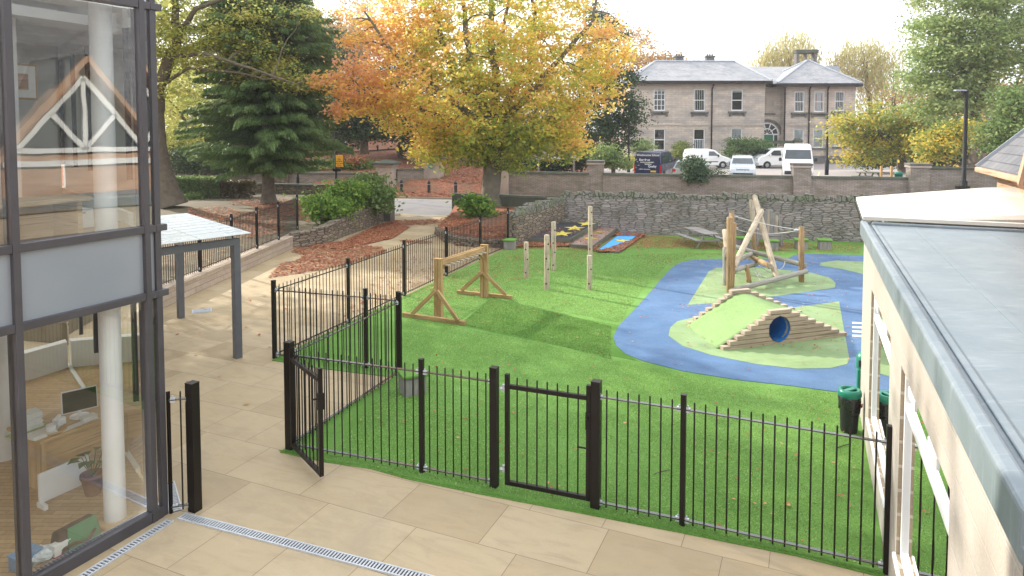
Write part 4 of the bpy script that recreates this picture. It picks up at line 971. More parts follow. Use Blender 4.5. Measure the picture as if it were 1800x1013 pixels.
for u in (.03, wd - .09):
    MB().hexa([dp_(u, .03, .035), dp_(u + .05, .03, .035), dp_(u + .05, dd - .03, .035), dp_(u, dd - .03, .035), dp_(u, .03, dz), dp_(u + .05, .03, dz), dp_(u + .05, dd - .03, dz), dp_(u, dd - .03, dz)], Vector((0, 0, 1))).build('desk_leg', mt['desk'], dk)
dt = dz + .035; az = math.atan2(dx.y, dx.x)
pm = root('monitor', 'flat white-edged computer monitor standing on the office desk', 'monitor', dp_(.61, .33, dt))
M = Matrix.Rotation(.75, 3, 'Z') @ Matrix.Rotation(-.12, 3, 'X')
MB().box(dp_(.60, .30, dt + .22), (.38, .025, .27), M=M).build('casing', mt['white'], pm, bevel=.006); MB().box(dp_(.60, .30, dt + .22) + M @ Vector((0, -.0145, 0)), (.36, .004, .245), M=M).build('screen', mt['screen'], pm)
MB().tube([dp_(.61, .33, dt), dp_(.61, .33, dt + .14)], .02, 8).lathe([(.11, 0), (.11, .012), (.02, .02)], dp_(.61, .33, dt), 16).build('stand', mt['white'], pm)
def stackp(u, v, n, lb, w=.24, l=.3, th=.012, first='paper', rz=0):
    o = root('paper_stack', lb, 'papers', dp_(u, v, dt))
    m = MB()
    for i in range(n): m.box(dp_(u + random.uniform(-.01, .01), v + random.uniform(-.01, .01), dt + th * (i + .5)), (l, w, th * .92), az + rz + random.uniform(-.12, .12))
    m.build('sheets', mt[first], o)
stackp(.12, .52, 15, 'tall stack of papers and folders on the office desk', .2, .24, .0125)
stackp(-.02 + .12, .18, 3, 'low pile of white papers at the desk corner', .2, .26)
stackp(.08, .42, 1, 'lime green card lying flat on the desk', .18, .42, .006, 'lime_card', .1)
stackp(.62, .14, 4, 'few white papers beside the column on the desk', .12, .16)
stackp(.42, .1, 1, 'single white sheet at the front edge of the desk', .1, .34, .004)
o = root('tray', 'round wooden tray with a white mug on the desk', 'tray', dp_(.24, .17, dt)); MB().lathe([(.0, .038), (.13, .038), (.145, .06), (.15, .06), (.14, .03), (.0, .03)], dp_(.22, .17, dt - .029), 24, False).build('dish', mt['desk'], o)
o = root('mug', 'white mug standing on the round wooden tray', 'mug', dp_(.2, .15, dt + .01)); MB().lathe([(.04, 0), (.05, .01), (.052, .085), (.046, .085), (.044, .015), (0, .015)], dp_(.19, .14, dt + .012), 20, False).build('cup', mt['white'], o)
MB().tube([dp_(.24, .13, dt + .03), dp_(.27, .125, dt + .045), dp_(.27, .125, dt + .07), dp_(.24, .13, dt + .085)], .007, 6).build('handle', mt['white'], o)
o = root('telephone', 'white desk telephone propped behind the tray', 'telephone', dp_(.33, .24, dt)); MB().box(dp_(.33, .24, dt + .06), (.12, .1, .1), az + .3).build('body', mt['white'], o, bevel=.02); MB().box(dp_(.3, .22, dt + .125), (.16, .035, .03), az + .8).build('handset', mt['white'], o, bevel=.01)
h0 = P(71, 893, .05); h1 = P(160, 852, .05)
o = root('radiator_panel', 'free-standing white panel heater on the parquet below the desk', 'heater', V3(h0, .035))
MB().hexa([V3(h0, .09), V3(h1, .09), V3(h1 + IN * .04, .09), V3(h0 + IN * .04, .09), V3(h0, .42), V3(h1, .42), V3(h1 + IN * .04, .42), V3(h0 + IN * .04, .42)]).build('panel', mt['white'], o, bevel=.008)
for q in (h0 + (h1 - h0) * .04, h0 + (h1 - h0) * .96): MB().box(V3(q, .062), (.04, .16, .055), az).build('foot', mt['white'], o)
pp_ = P(176, 872, .035) + IN * .12; o = root('plant_pot', 'terracotta pot with a large-leaved house plant behind the column', 'potted plant', V3(pp_, .035))
MB().lathe([(.08, 0), (.12, .2), (.13, .2), (.13, .24), (.11, .24), (.1, .2), (0, .19)], V3(pp_, .035), 20, False).build('pot', mt['terracotta'], o)
m = MB()
for i in range(11):
    a = i * 2.4; b = V3(pp_, .24); q = b + Vector((math.cos(a) * .12, math.sin(a) * .12, .18 + .03 * (i % 4))); e_ = q + Vector((math.cos(a) * .16, math.sin(a) * .16, -.02)); w_ = Vector((-math.sin(a), math.cos(a), 0)) * .05
    m.tube([b, q], .004, 5); mid = (q + e_) / 2 + Vector((0, 0, .02)); m.quad(q, mid + w_, e_, mid - w_)
m.build('foliage', plain('house_plant_leaf', (.05, .12, .035)), o)
bgp = P(142, 958, .035); o = root('satchel', 'dark brown and green satchel lying on the floor by the glass', 'bag', V3(bgp, .035)); faz = math.atan2(FD.y, FD.x)
ax_ = -FD
def bgx(u, v, z): return bgp + ax_ * u + IN * v + Vector((0, 0, z - .0))
MB().hexa([bgx(-.2, -.02, .0), bgx(.22, -.02, .0), bgx(.22, .2, .0), bgx(-.2, .2, .0), bgx(-.19, .05, .2), bgx(.21, .05, .2), bgx(.2, .17, .19), bgx(-.18, .17, .19)]).build('body', mt['brown_cloth'], o, bevel=.03, seg=3)
MB().hexa([bgx(-.14, -.04, .01), bgx(.19, -.04, .01), bgx(.19, -.02, .0), bgx(-.14, -.02, .0), bgx(-.1, .035, .2), bgx(.19, .035, .2), bgx(.19, .05, .21), bgx(-.1, .05, .21)]).build('flap', mt['green_cloth'], o, bevel=.006)
MB().tube([bgx(-.22, .05, .02), bgx(-.1, -.06, .09), bgx(.02, -.075, .05), bgx(.12, -.05, .12)], .015, 6).build('strap', mt['brown_cloth'], o)
bx_ = P(106, 973, .035); o = root('tissue_box', 'small white carton with a red edge on the floor by the glass', 'box', V3(bx_, .035)); MB().box(V3(bx_, .1), (.16, .09, .11), faz).build('carton', mt['paper'], o, bevel=.003); MB().box(V3(bx_, .042), (.164, .094, .012), faz).build('red_edge', mt['red_lens'], o)
bg2 = P(68, 985, .035); m = MB(); n1, n2 = 16, 10; vs = []
for j in range(n2 + 1):
    for i in range(n1):
        a = 2 * math.pi * i / n1; b = math.pi * j / n2; rr = .12 * (1 + random.uniform(-.16, .16)); vs.append(V3(bg2, .09) + Vector((math.cos(a) * math.sin(b) * rr * 1.1, math.sin(a) * math.sin(b) * rr, math.cos(b) * rr * .62)))
m.add(vs, [(j * n1 + i, j * n1 + (i + 1) % n1, (j + 1) * n1 + (i + 1) % n1, (j + 1) * n1 + i) for j in range(n2) for i in range(n1)])
o = m.build('carrier_bag', mt['clear_bag'], None, V3(bg2, .035)); tag(o, 'crumpled pale carrier bag on the floor at the left frame', 'bag')
q = P(45, 995, .035); o = root('storage_tub', 'blue plastic tub behind the left mullion on the floor', 'tub', V3(q, .035)); MB().box(V3(q, .1), (.22, .16, .13), faz).build('body', mt['blue_box'], o, bevel=.01); MB().box(V3(q, .172), (.235, .175, .015), faz).build('rim', mt['blue_box'], o, bevel=.004)
# room contents (upper floor)
zu = z_t2 - .09
q = P(118, 405, zu) ; o = root('computer_case', 'white desktop computer case on the upstairs floor by the glass', 'computer', V3(q, zu)); MB().box(V3(q, zu + .12), (.5, .2, .22), faz).build('case', mt['white'], o, bevel=.006); MB().box(V3(q, zu + .19) + FN * .102 - FD * .1, (.1, .01, .02), faz).build('drive_slot', mt['lead'], o)
u0 = P(60, 395, zu) + IN * .55; o = root('upstairs_bench', 'long brown wooden bench top upstairs behind the glass', 'bench', V3(u0, zu))
ub = CN + FD * .4 + IN * .75; ue = CN + FD * 2.6 + IN * .75
MB().beam(V3(ub, zu + .42), V3(ue, zu + .42), .5, .05).build('bench_top', mt['desk'], o); MB().beam(V3(ub + IN * .2, zu + .2), V3(ue + IN * .2, zu + .2), .03, .38).build('back_board', mt['desk'], o)
for k_ in (.05, .5, .95): MB().box(V3(ub.lerp(ue, k_), zu + .2), (.05, .45, .4), faz).build('bench_leg', mt['desk'], o)
for i, (px, py, w, h, lb) in enumerate(((26, 143, .34, .3, 'wide framed landscape picture on the upstairs wall'), (9, 195, .2, .28, 'narrow framed picture lower on the upstairs wall'))):
    wp = hitp(px, py, CN + IN * 3.2, FN); 
    o = root('picture_frame', lb, 'picture', wp); MB().box(wp, (w * 1.6, .03, h * 1.6), faz).build('frame', mt['timber_tan'], o, bevel=.005); MB().box(wp + FN * .017, (w * 1.45, .006, h * 1.4), faz).build('mount', mt['paper'], o); MB().box(wp + FN * .022, (w * .9, .006, h * .7), faz).build('print', mt['pink_timber'], o)
slabw = MB().hexa([IP(1.0, 3.24, zu), IP(5, 3.24, zu), IP(5, 3.3, zu), IP(1.0, 3.3, zu), IP(1.0, 3.24, 5.62), IP(5, 3.24, 5.62), IP(5, 3.3, 5.62), IP(1.0, 3.3, 5.62)]); slabw.build('partition', mt['white'], GB)
# ---------------- beige building (right) ----------------
PZ = 2.87; e0 = P(1513, 388, PZ); e1 = P(1797, 890, PZ); wd_ = (e1 - e0); wd_.z = 0; LB = wd_.length; wd_.normalize(); wn = Vector((-wd_.y, wd_.x, 0)); wn = wn if wn.x < 0 else -wn
r = root('beige_building', 'single-storey building of pale beige blocks with a grey flat roof', 'building', V3(e0, 0))
o0 = V3(e0, 0) - wn * .05
def WP(s_, z, o=0): return o0 + wd_ * s_ + wn * o + Vector((0, 0, z))
def wsz(px, py): h = hitp(px, py, o0, wn); return (h - o0).dot(wd_), h.z
LB2 = LB + 1.2
def facade(holes, s0, s1, z0, z1, pt, rev, mats, par, nm='wall', sides=True):
    """wall skin with real openings; pt(s,z,offset)"""
    ss = sorted({s0, s1} | {h[0] for h in holes} | {h[1] for h in holes}); zz = sorted({z0, z1} | {h[2] for h in holes} | {h[3] for h in holes})
    m = MB(); m.m = 0
    for a, b in zip(ss, ss[1:]):
        for c, d_ in zip(zz, zz[1:]):
            if any(h[0] <= a + 1e-6 and b <= h[1] + 1e-6 and h[2] <= c + 1e-6 and d_ <= h[3] + 1e-6 for h in holes): continue
            m.quad(pt(a, c, 0), pt(b, c, 0), pt(b, d_, 0), pt(a, d_, 0))
    m.m = 1
    for a, b, c, d_ in holes:
        m.quad(pt(a, c, 0), pt(a, c, -rev), pt(a, d_, -rev), pt(a, d_, 0)); m.quad(pt(b, c, -rev), pt(b, c, 0), pt(b, d_, 0), pt(b, d_, -rev))
        m.quad(pt(a, d_, 0), pt(a, d_, -rev), pt(b, d_, -rev), pt(b, d_, 0)); m.quad(pt(a, c, -rev), pt(a, c, 0), pt(b, c, 0), pt(b, c, -rev))
    return m.build(nm, mats, par)
w1a = wsz(1532.5, 500)[0]; w1b = wsz(1566, 580)[0]; w2a = wsz(1584, 660)[0]; w2b = wsz(1671, 830)[0]
zt_ = wsz(1584, 641)[1]; zs_ = wsz(1570, 950)[1]
WH = [(w1a, w1b, zs_, zt_), (w2a, w2b, zs_, zt_)]
print('beige', w1a, w1b, w2a, w2b, zs_, zt_, LB, wsz(1531, 494), wsz(1525, 722))
facade(WH, 0, LB2, -.05, PZ - .12, WP, .1, [mt['beige_block'], mt['beige_edge']], r)
MB().hexa([WP(0, -.05, -.0), WP(.0, -.05, -4.9), WP(.12, -.05, -4.9), WP(.12, -.05, -.3), WP(0, PZ - .12, 0), WP(0, PZ - .12, -4.9), WP(.12, PZ - .12, -4.9), WP(.12, PZ - .12, -.3)]).build('end_wall', mt['beige_block'], r)
MB().quad(WP(.15, .05, -1.6), WP(LB2, .05, -1.6), WP(LB2, 2.7, -1.6), WP(.15, 2.7, -1.6)).build('room_back', mt['wall_in'], r)
MB().quad(WP(.15, .05, -.2), WP(LB2, .05, -.2), WP(LB2, .05, -1.6), WP(.15, .05, -1.6)).build('room_floor', mt['parquet'], r)
for a, b, c, d_ in WH:
    fr_ = MB(); w = .05
    zt1 = d_ - (d_ - c) * .2; zt2 = c + (d_ - c) * .26; mids = a + (b - a) * .5
    def bar(s0, s1, z0, z1): fr_.hexa([WP(s0, z0, -.09), WP(s1, z0, -.09), WP(s1, z0, -.03), WP(s0, z0, -.03), WP(s0, z1, -.09), WP(s1, z1, -.09), WP(s1, z1, -.03), WP(s0, z1, -.03)])
    bar(a, a + w, c, d_); bar(b - w, b, c, d_); bar(a + w, b - w, c, c + w); bar(a + w, b - w, d_ - w, d_); bar(a + w, b - w, zt1 - w * .6, zt1 + w * .6)
    wo_ = fr_.build('window', mt['white'], r, bevel=.004)
    MB().quad(WP(a + .03, c + .03, -.06), WP(b - .03, c + .03, -.06), WP(b - .03, d_ - .03, -.06), WP(a + .03, d_ - .03, -.06)).build('pane', mt['glass_up'], wo_)
    m = MB(); m.hexa([WP(a - .04, c - .05, -.1), WP(b + .04, c - .05, -.1), WP(b + .04, c - .05, .025), WP(a - .04, c - .05, .025), WP(a - .04, c + .01, -.1), WP(b + .04, c + .01, -.1), WP(b + .04, c - .01, .025), WP(a - .04, c - .01, .025)]); m.build('sill', mt['white'], wo_, bevel=.004)
    for k_ in (.18, .62):
        s_ = a + (b - a) * k_; MB().hexa([WP(s_, d_ - .12, -.03), WP(s_ + .35, d_ - .12, -.03), WP(s_ + .35, d_ - .12, -.008), WP(s_, d_ - .12, -.008), WP(s_, d_ - .04, -.03), WP(s_ + .35, d_ - .04, -.03), WP(s_ + .35, d_ - .04, -.008), WP(s_, d_ - .04, -.008)]).build('trickle_vent', mt['white'], wo_, bevel=.004)
    pk = plain('pink_post', (.45, .2, .3), None, 6, .5) if 'pink_post' not in bpy.data.materials else bpy.data.materials['pink_post']
    m = MB()
    for k_ in (.25, .5, .8):
        s_ = a + (b - a) * k_; m.hexa([WP(s_, .05, -.9), WP(s_ + .04, .05, -.9), WP(s_ + .04, .05, -.86), WP(s_, .05, -.86), WP(s_, 2.4, -.9), WP(s_ + .04, 2.4, -.9), WP(s_ + .04, 2.4, -.86), WP(s_, 2.4, -.86)])
    m.build('inner_bar', pk, wo_)
# roof
m = MB(); m.hexa([WP(.0, PZ - .14, .05), WP(LB2, PZ - .14, .05), WP(LB2, PZ - .14, -5), WP(0, PZ - .14, -5), WP(0, PZ - .05, .05 - .1), WP(LB2, PZ - .05, -.05), WP(LB2, PZ - .05, -5), WP(0, PZ - .05, -5)]); m.build('roof_deck', mt['roof_grey'], r)
def kerbr(s0, s1, o0_, o1_, zt):
    return MB().hexa([WP(s0, PZ - .22, o1_), WP(s1, PZ - .22, o1_), WP(s1, PZ - .22, o0_), WP(s0, PZ - .22, o0_), WP(s0, zt, o1_), WP(s1, zt, o1_), WP(s1, zt, o0_), WP(s0, zt, o0_)])
kerbr(-.055, LB + .02, -.035, .055, PZ).build('roof_edge', mt['roof_grey'], r, bevel=.025, seg=3)
MB().hexa([WP(-.06, PZ - .22, -.09), WP(.06, PZ - .22, -.09), WP(.06, PZ - .22, -4.9), WP(-.06, PZ - .22, -4.9), WP(-.06, PZ - .012, -.09), WP(.06, PZ - .012, -.09), WP(.06, PZ - .012, -4.9), WP(-.06, PZ - .012, -4.9)]).build('roof_edge', mt['roof_grey'], r, bevel=.02, seg=3)
MB().hexa([WP(LB, PZ - .3, .04), WP(LB + .03, PZ - .3, .04), WP(LB + .03, PZ - .3, -.2), WP(LB, PZ - .3, -.2), WP(LB, PZ - .03, .04), WP(LB + .03, PZ - .03, .04), WP(LB + .03, PZ - .03, -.2), WP(LB, PZ - .03, -.2)]).build('end_trim', mt['iron'], r)
m = MB()
for o_ in (-.62, -1.5): m.beam(WP(.1, PZ - .048, o_), WP(LB2, PZ - .048, o_), .07, .006)
m.build('roof_lap', mt['roof_grey'], r)
m = MB(); m.beam(WP(.1, PZ - .045, -.1), WP(LB2, PZ - .045, -.1), .05, .016); m.build('upstand_seal', mt['roof_grey'], r, bevel=.008)
# cream roof extension
r = root('cream_extension', 'low extension with a pale cream sloping roof behind the grey flat roof', 'building', V3(P(1527, 388, 2.95), 0))
ca = P(1505, 346.5, 2.98); cbk = P(1727, 330.5, 3.25); cf = ca + wd_ * 3.0; ce = cbk + wd_ * 5
m = MB(); pts = [ca, cf, ce + Vector((3, -1.3, .3)), cbk + Vector((3, -1.3, .3)), ]
pts = [ca, cbk, cbk + VV * 2 + Vector((0, 0, .15)), V3(e0, 2.93) + VV * 5, V3(e0, 2.93) + VV * .03 + U * .02]
m.extr(pts, (0, 0, -.05)); m.build('roof', mt['roof_cream'], r)
MB().beam(ca - Vector((0, 0, .1)), V3(e0, 2.83) + VV * .03 + U * .03, .03, .08).build('gutter', mt['iron'], r)
wa = V3(ca, 0) + VV * .42 - U * .15; MB().hexa([wa + Vector((0, 0, -.05)), wa + wd_ * 2.4 + Vector((0, 0, -.05)), wa + wd_ * 2.4 + VV * 4 + Vector((0, 0, -.05)), wa + VV * 4 + Vector((0, 0, -.05)), wa + Vector((0, 0, 2.9)), wa + wd_ * 2.4 + Vector((0, 0, 2.9)), wa + wd_ * 2.4 + VV * 4 + Vector((0, 0, 3.1)), wa + VV * 4 + Vector((0, 0, 3.1))]).build('wall', mt['beige_block'], r)
# slate-roofed building with a gable window facing left
r = SB = root('slate_roof_building', 'slate-roofed hall with orange boarding at the right edge, white gable window', 'building', (8.6, 12, 0))
k0 = D(1724, 292, 12.2); up = Vector((VV.x, VV.y, .94))
def SP(a, b, z=0): return k0 - U * a + up * b + Vector((0, 0, z))     # a towards camera along the eave, b up the slope
LS = 14
m = MB(); m.extr([SP(-.1, 0), SP(LS, 0), SP(LS, 4.5), SP(-.1, 4.5)], (0, 0, -.08)); m.build('roof', mt['slate_shaded'], r)
rid = SP(-.1, 4.5); m = MB(); dn = Vector((VV.x, VV.y, -.94)); m.extr([rid, SP(LS, 4.5), SP(LS, 4.5) + dn * 4.5, rid + dn * 4.5], (0, 0, -.08)); m.build('roof_back', mt['slate_shaded'], r)
MB().beam(SP(-.13, -.02, -.05), SP(LS, -.02, -.05), .1, .09).build('gutter', mt['pink_timber'], r, bevel=.02); MB().beam(SP(-.13, -.03, -.0), SP(-.13, 4.5, .0), .03, .1).build('verge', mt['lead'], r)
wl = [V3(SP(.0, .25), 0), V3(SP(LS, .25), 0)]
MB().hexa([V3(wl[0], -.05), V3(wl[1], -.05), V3(wl[1] + VV * 8, -.05), V3(wl[0] + VV * 8, -.05), V3(wl[0], k0.z + .12), V3(wl[1], k0.z + .12), V3(wl[1] + VV * 8, k0.z + .12), V3(wl[0] + VV * 8, k0.z + .12)]).build('wall', mt['pink_timber'], r)
MB().beam(V3(wl[0] - VV * .03, k0.z - .12), V3(wl[1] - VV * .03, k0.z - .12), .04, .2).build('fascia', mt['pink_timber'], r)
# rooflight
MB().extr([SP(1.2, 1.2, .04), SP(2.2, 1.2, .04), SP(2.2, 2.2, .04), SP(1.2, 2.2, .04)], (0, 0, .06)).build('rooflight', mt['lead'], r)
# gable: found by mirroring sight lines in the glazed wall
GPL = wl[0] - VV * .45
def refl(px, py):
    h = hitp(px, py, CN, FN); fn = (FN + FD * -.075).normalized() if 0 else (FN + FD * .075).normalized(); d_ = ray(px, py).normalized(); d_ = d_ - 2 * d_.dot(fn) * fn
    pl = GPL; return h + d_ * ((pl - h).dot(VV) / d_.dot(VV))
ga_ = refl(135, 132); gl = refl(245, 262); gr = refl(28, 266); print('gable', ga_, gl, gr, k0)
gc = V3((gl + gr) / 2, 0)
hw_ = (gl - gr).length / 2; zb_ = (gl.z + gr.z) / 2; gh = max(.8, ga_.z - zb_); al = (gl - gr); al.z = 0; al.normalize()
while (gc + al * hw_ * 1.42).x < .765 * (gc + al * hw_ * 1.42).y: gc -= al * .05
print('gc', gc, hw_, zb_, gh)
def GP(u, z, o=0): return gc + al * u * hw_ + Vector((0, 0, zb_ + z * gh)) - VV * o
gw = MB(); gw.extr([GP(-1.25, -.04), GP(1.25, -.04), GP(0, 1.18)], VV * 1.2); gw.build('gable_wall', mt['pink_timber'], r); gq = MB(); gq.extr([V3(GP(-1.25, 0), -.05), V3(GP(1.25, 0), -.05), GP(1.25, -.05), GP(-1.25, -.05)], VV * 1.2); gq.build('gable_base', mt['pink_timber'], r)
MB().extr([GP(-.97, .0, .012), GP(.97, 0, .012), GP(0, .93, .012)], VV * .008).build('gable_glass', mt['carglass'], r)
m = MB(); W_ = .1
for a, b in (((-1.02, 0), (1.02, 0)), ((-1.0, 0), (0, .98)), ((1.0, 0), (0, .98)), ((0, 0), (0, .95)), ((0, .0), (-.5, .48)), ((0, 0), (.5, .48))): m.beam(GP(*a, .05), GP(*b, .05), .08, W_)
m.build('gable_frame', mt['white'], r)
for s_ in (-1, 1): MB().beam(GP(s_ * 1.35, -.12, .12), GP(0, 1.22, .12), .4, .1).build('bargeboard', mt['pink_timber'], r)
MB().beam(GP(-1.25, -.16, .05), GP(1.25, -.16, .05), .1, .12).build('gable_sill', mt['white'], r)
m = MB(); q1_, q2_, q3_ = GP(-1.4, -.14, .2), GP(0, 1.28, .2), GP(1.4, -.14, .2)
m.quad(q1_, q2_, q2_ + VV * 5, q1_ + VV * 5); m.quad(q2_, q3_, q3_ + VV * 5, q2_ + VV * 5); m.build('gable_roof', mt['slate_shaded'], r)
# ---------------- stone house ----------------
HY = 74.0; r = HS = root('stone_house', 'two-storey sandstone house with hipped slate roofs behind the car park', 'house', D(1245, 288, HY))
def hx(px): return (px - 900) * HY / 1200 / _cp * 1.0
def HPx(px, py, Y=HY): return D(px, py, Y)
zg = .45
def hz_(py, Y=HY): return D(1245, py, Y).z
def hwin(x0, x1, y0, y1, Y=HY): return (D(x0, 200, Y).x, D(x1, 200, Y).x, hz_(y1, Y), hz_(y0, Y))
ztop_ = hz_(146)
LW = [('sash', hwin(1149, 1169.3, 156, 195)), ('lead', hwin(1219.7, 1239.5, 157, 195.5)), ('sash2', hwin(1285.6, 1305.6, 157.6, 195)), ('plain', hwin(1150, 1169.6, 226.7, 265)), ('door', hwin(1219.7, 1239.5, 226.7, 264)), ('blind', hwin(1285.6, 1305.6, 226, 262))]
RW = [('lead', hwin(1396, 1413.9, 161, 197)), ('leadw', hwin(1430.7, 1449, 161, 197)), ('lead', hwin(1467, 1484.5, 161, 195)), ('blind', hwin(1396, 1414, 227, 260)), ('blind', hwin(1430, 1448.5, 227, 260)), ('blind', hwin(1467, 1484.5, 227, 258))]
def house_block(x0, x1, Y, wins, depth=10, zt=None):
    zt = zt or ztop_; pt = lambda s_, z, o=0: Vector((s_, Y - o, z))
    facade([w for k, w in wins], x0, x1, zg - .6, zt, pt, .18, [mt['house_stone'], mt['ashlar']], HS)
    for x in (x0, x1): MB().quad(Vector((x, Y, zg - .6)), Vector((x, Y + depth, zg - .6)), Vector((x, Y + depth, zt)), Vector((x, Y, zt))).build('side_wall', mt['house_stone'], HS)
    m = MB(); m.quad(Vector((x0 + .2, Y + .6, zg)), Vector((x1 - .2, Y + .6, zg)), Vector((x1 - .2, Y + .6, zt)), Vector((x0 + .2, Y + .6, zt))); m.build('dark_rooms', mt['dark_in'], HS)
    for kind, (a, b, c, d_) in wins:
        fm = MB(); w = .09
        def bar(xa, xb, za, zb): fm.hexa([Vector((xa, Y + .08, za)), Vector((xb, Y + .08, za)), Vector((xb, Y + .16, za)), Vector((xa, Y + .16, za)), Vector((xa, Y + .08, zb)), Vector((xb, Y + .08, zb)), Vector((xb, Y + .16, zb)), Vector((xa, Y + .16, zb))])
        bar(a, a + w, c, d_); bar(b - w, b, c, d_); bar(a + w, b - w, c, c + w * 1.3); bar(a + w, b - w, d_ - w, d_); zm = (c + d_) / 2; bar(a + w, b - w, zm - .04, zm + .04)
        if kind == 'sash':
            for i in (1, 2): xx = a + (b - a) * i / 3; bar(xx - .025, xx + .025, c + w, d_ - w)
            for q in (.25, .75): zz = c + (d_ - c) * q; bar(a + w, b - w, zz - .025, zz + .025)
        if kind in ('lead', 'leadw'):
            for i in range(1, 6): xx = a + (b - a) * i / 6; bar(xx - .008, xx + .008, c + w, d_ - w)
        if kind == 'door':
            for i in range(1, 5): xx = a + (b - a) * i / 5; bar(xx - .02, xx + .02, c + w, zm)
        wo_ = fm.build('window', mt['white'], HS)
        MB().quad(Vector((a + .05, Y + .13, c + .05)), Vector((b - .05, Y + .13, c + .05)), Vector((b - .05, Y + .13, d_ - .05)), Vector((a + .05, Y + .13, d_ - .05))).build('pane', mt['glass_h'], wo_)
        if kind in ('blind', 'leadw', 'door', 'sash2', 'sash'):
            z0 = c + .05 if kind in ('blind', 'leadw') else (zm if kind in ('door',) else d_ - .3); z1 = d_ - .05
            if kind == 'door': z0, z1 = c + .05, zm
            MB().quad(Vector((a + .06, Y + .2, z0)), Vector((b - .06, Y + .2, z0)), Vector((b - .06, Y + .2, z1)), Vector((a + .06, Y + .2, z1))).build('blind', mt['white' if kind != 'door' else 'lead'], wo_)
        if kind == 'leadw':
            m = MB()
            for q in (.22, .78): xx = a + (b - a) * q; m.box((xx, Y + .125, (c + d_) / 2), (.06, .01, (d_ - c) * .7))
            m.build('red_glass', mt['red_lens'], wo_)
        up_ = c > hz_(215)
        if up_:
            m = MB(); m.box(((a + b) / 2, Y - .1, c - .16), (b - a + .7, .3, .2)); m.build('sill', mt['ashlar_dark'], wo_, bevel=.03)
            m = MB()
            for xx in (a - .15, b + .15): m.box((xx, Y - .08, c - .42), (.22, .2, .34))
            m.box(((a + b) / 2, Y - .03, c - .38), (b - a + .1, .06, .24)); m.build('sill_bracket', mt['ashlar_dark'], wo_, bevel=.03)
        else: MB().box(((a + b) / 2, Y - .04, c - .1), (b - a + .3, .2, .2)).build('sill', mt['ashlar_dark'], wo_, bevel=.02)
xl0, xl1 = D(1110, 200, HY).x, D(1344, 200, HY).x; xr0, xr1 = D(1381, 200, HY).x, D(1503, 200, HY).x; YR = HY + 1.3
house_block(xl0, xl1, HY, LW); house_block(xr0, xr1, HY, RW)
# recess with blind panel and arched door
pt = lambda s_, z, o=0: Vector((s_, YR - o, z)); facade([], xl1 - .2, xr0 + .2, zg - .6, ztop_, pt, .1, [mt['house_stone'], mt['ashlar']], HS)
a, b, c, d_ = D(1345, 200, YR).x, D(1360, 200, YR).x, D(1345, 199, YR).z, D(1345, 161, YR).z
MB().box(((a + b) / 2, YR - .02, (c + d_) / 2), (b - a, .06, d_ - c)).build('blind_panel', mt['ashlar'], HS, bevel=.02); MB().box(((a + b) / 2, YR - .08, c - .1), (b - a + .3, .22, .16)).build('sill', mt['ashlar_dark'], HS, bevel=.02)
dc = D(1348, 237, YR); R0 = 1.3; ddoor = HS
m = MB(); n = 14; arc = [(math.cos(math.pi * i / n), math.sin(math.pi * i / n)) for i in range(n + 1)]
for (c0, s0), (c1, s1) in zip(arc, arc[1:]): m.hexa([Vector((dc.x + c0 * R0 * 1.12, YR - .16, dc.z + s0 * R0 * 1.12)), Vector((dc.x + c0 * R0 * 1.32, YR - .16, dc.z + s0 * R0 * 1.32)), Vector((dc.x + c0 * R0 * 1.32, YR, dc.z + s0 * R0 * 1.32)), Vector((dc.x + c0 * R0 * 1.12, YR, dc.z + s0 * R0 * 1.12)), Vector((dc.x + c1 * R0 * 1.12, YR - .16, dc.z + s1 * R0 * 1.12)), Vector((dc.x + c1 * R0 * 1.32, YR - .16, dc.z + s1 * R0 * 1.32)), Vector((dc.x + c1 * R0 * 1.32, YR, dc.z + s1 * R0 * 1.32)), Vector((dc.x + c1 * R0 * 1.12, YR, dc.z + s1 * R0 * 1.12))])
m.build('arch_moulding', mt['ashlar_dark'], HS)
do = MB(); do.extr([Vector((dc.x + c0 * R0, YR - .06, dc.z + s0 * R0)) for c0, s0 in arc], (0, .05, 0)); fo = do.build('fanlight', mt['white'], HS)
m = MB()
for i in range(5):
    for q0, q1 in ((.12, .42), (.52, .9)):
        a0_ = math.pi * (i + .1) / 5; a1_ = math.pi * (i + .9) / 5
        m.extr([Vector((dc.x + R0 * q * math.cos(t), YR - .065, dc.z + .06 + R0 * q * math.sin(t))) for q, t in ((q0, a0_), (q1, a0_), (q1, a1_), (q0, a1_))], (0, -.012, 0))
m.build('fan_pane', mt['dark_in'], fo)
dr_ = MB().box((dc.x - .1, YR - .05, (dc.z + zg) / 2), (1.5, .08, dc.z - zg)).build('door', plain('green_door', (.02, .16, .07), None, 3, .4), HS); MB().box((dc.x + .95, YR - .05, (dc.z + zg) / 2), (.55, .08, dc.z - zg)).build('sidelight', mt['white'], HS); MB().box((dc.x + .95, YR - .1, (dc.z + zg) / 2 + .2), (.36, .03, dc.z - zg - .5)).build('sidelight_pane', mt['dark_in'], HS)
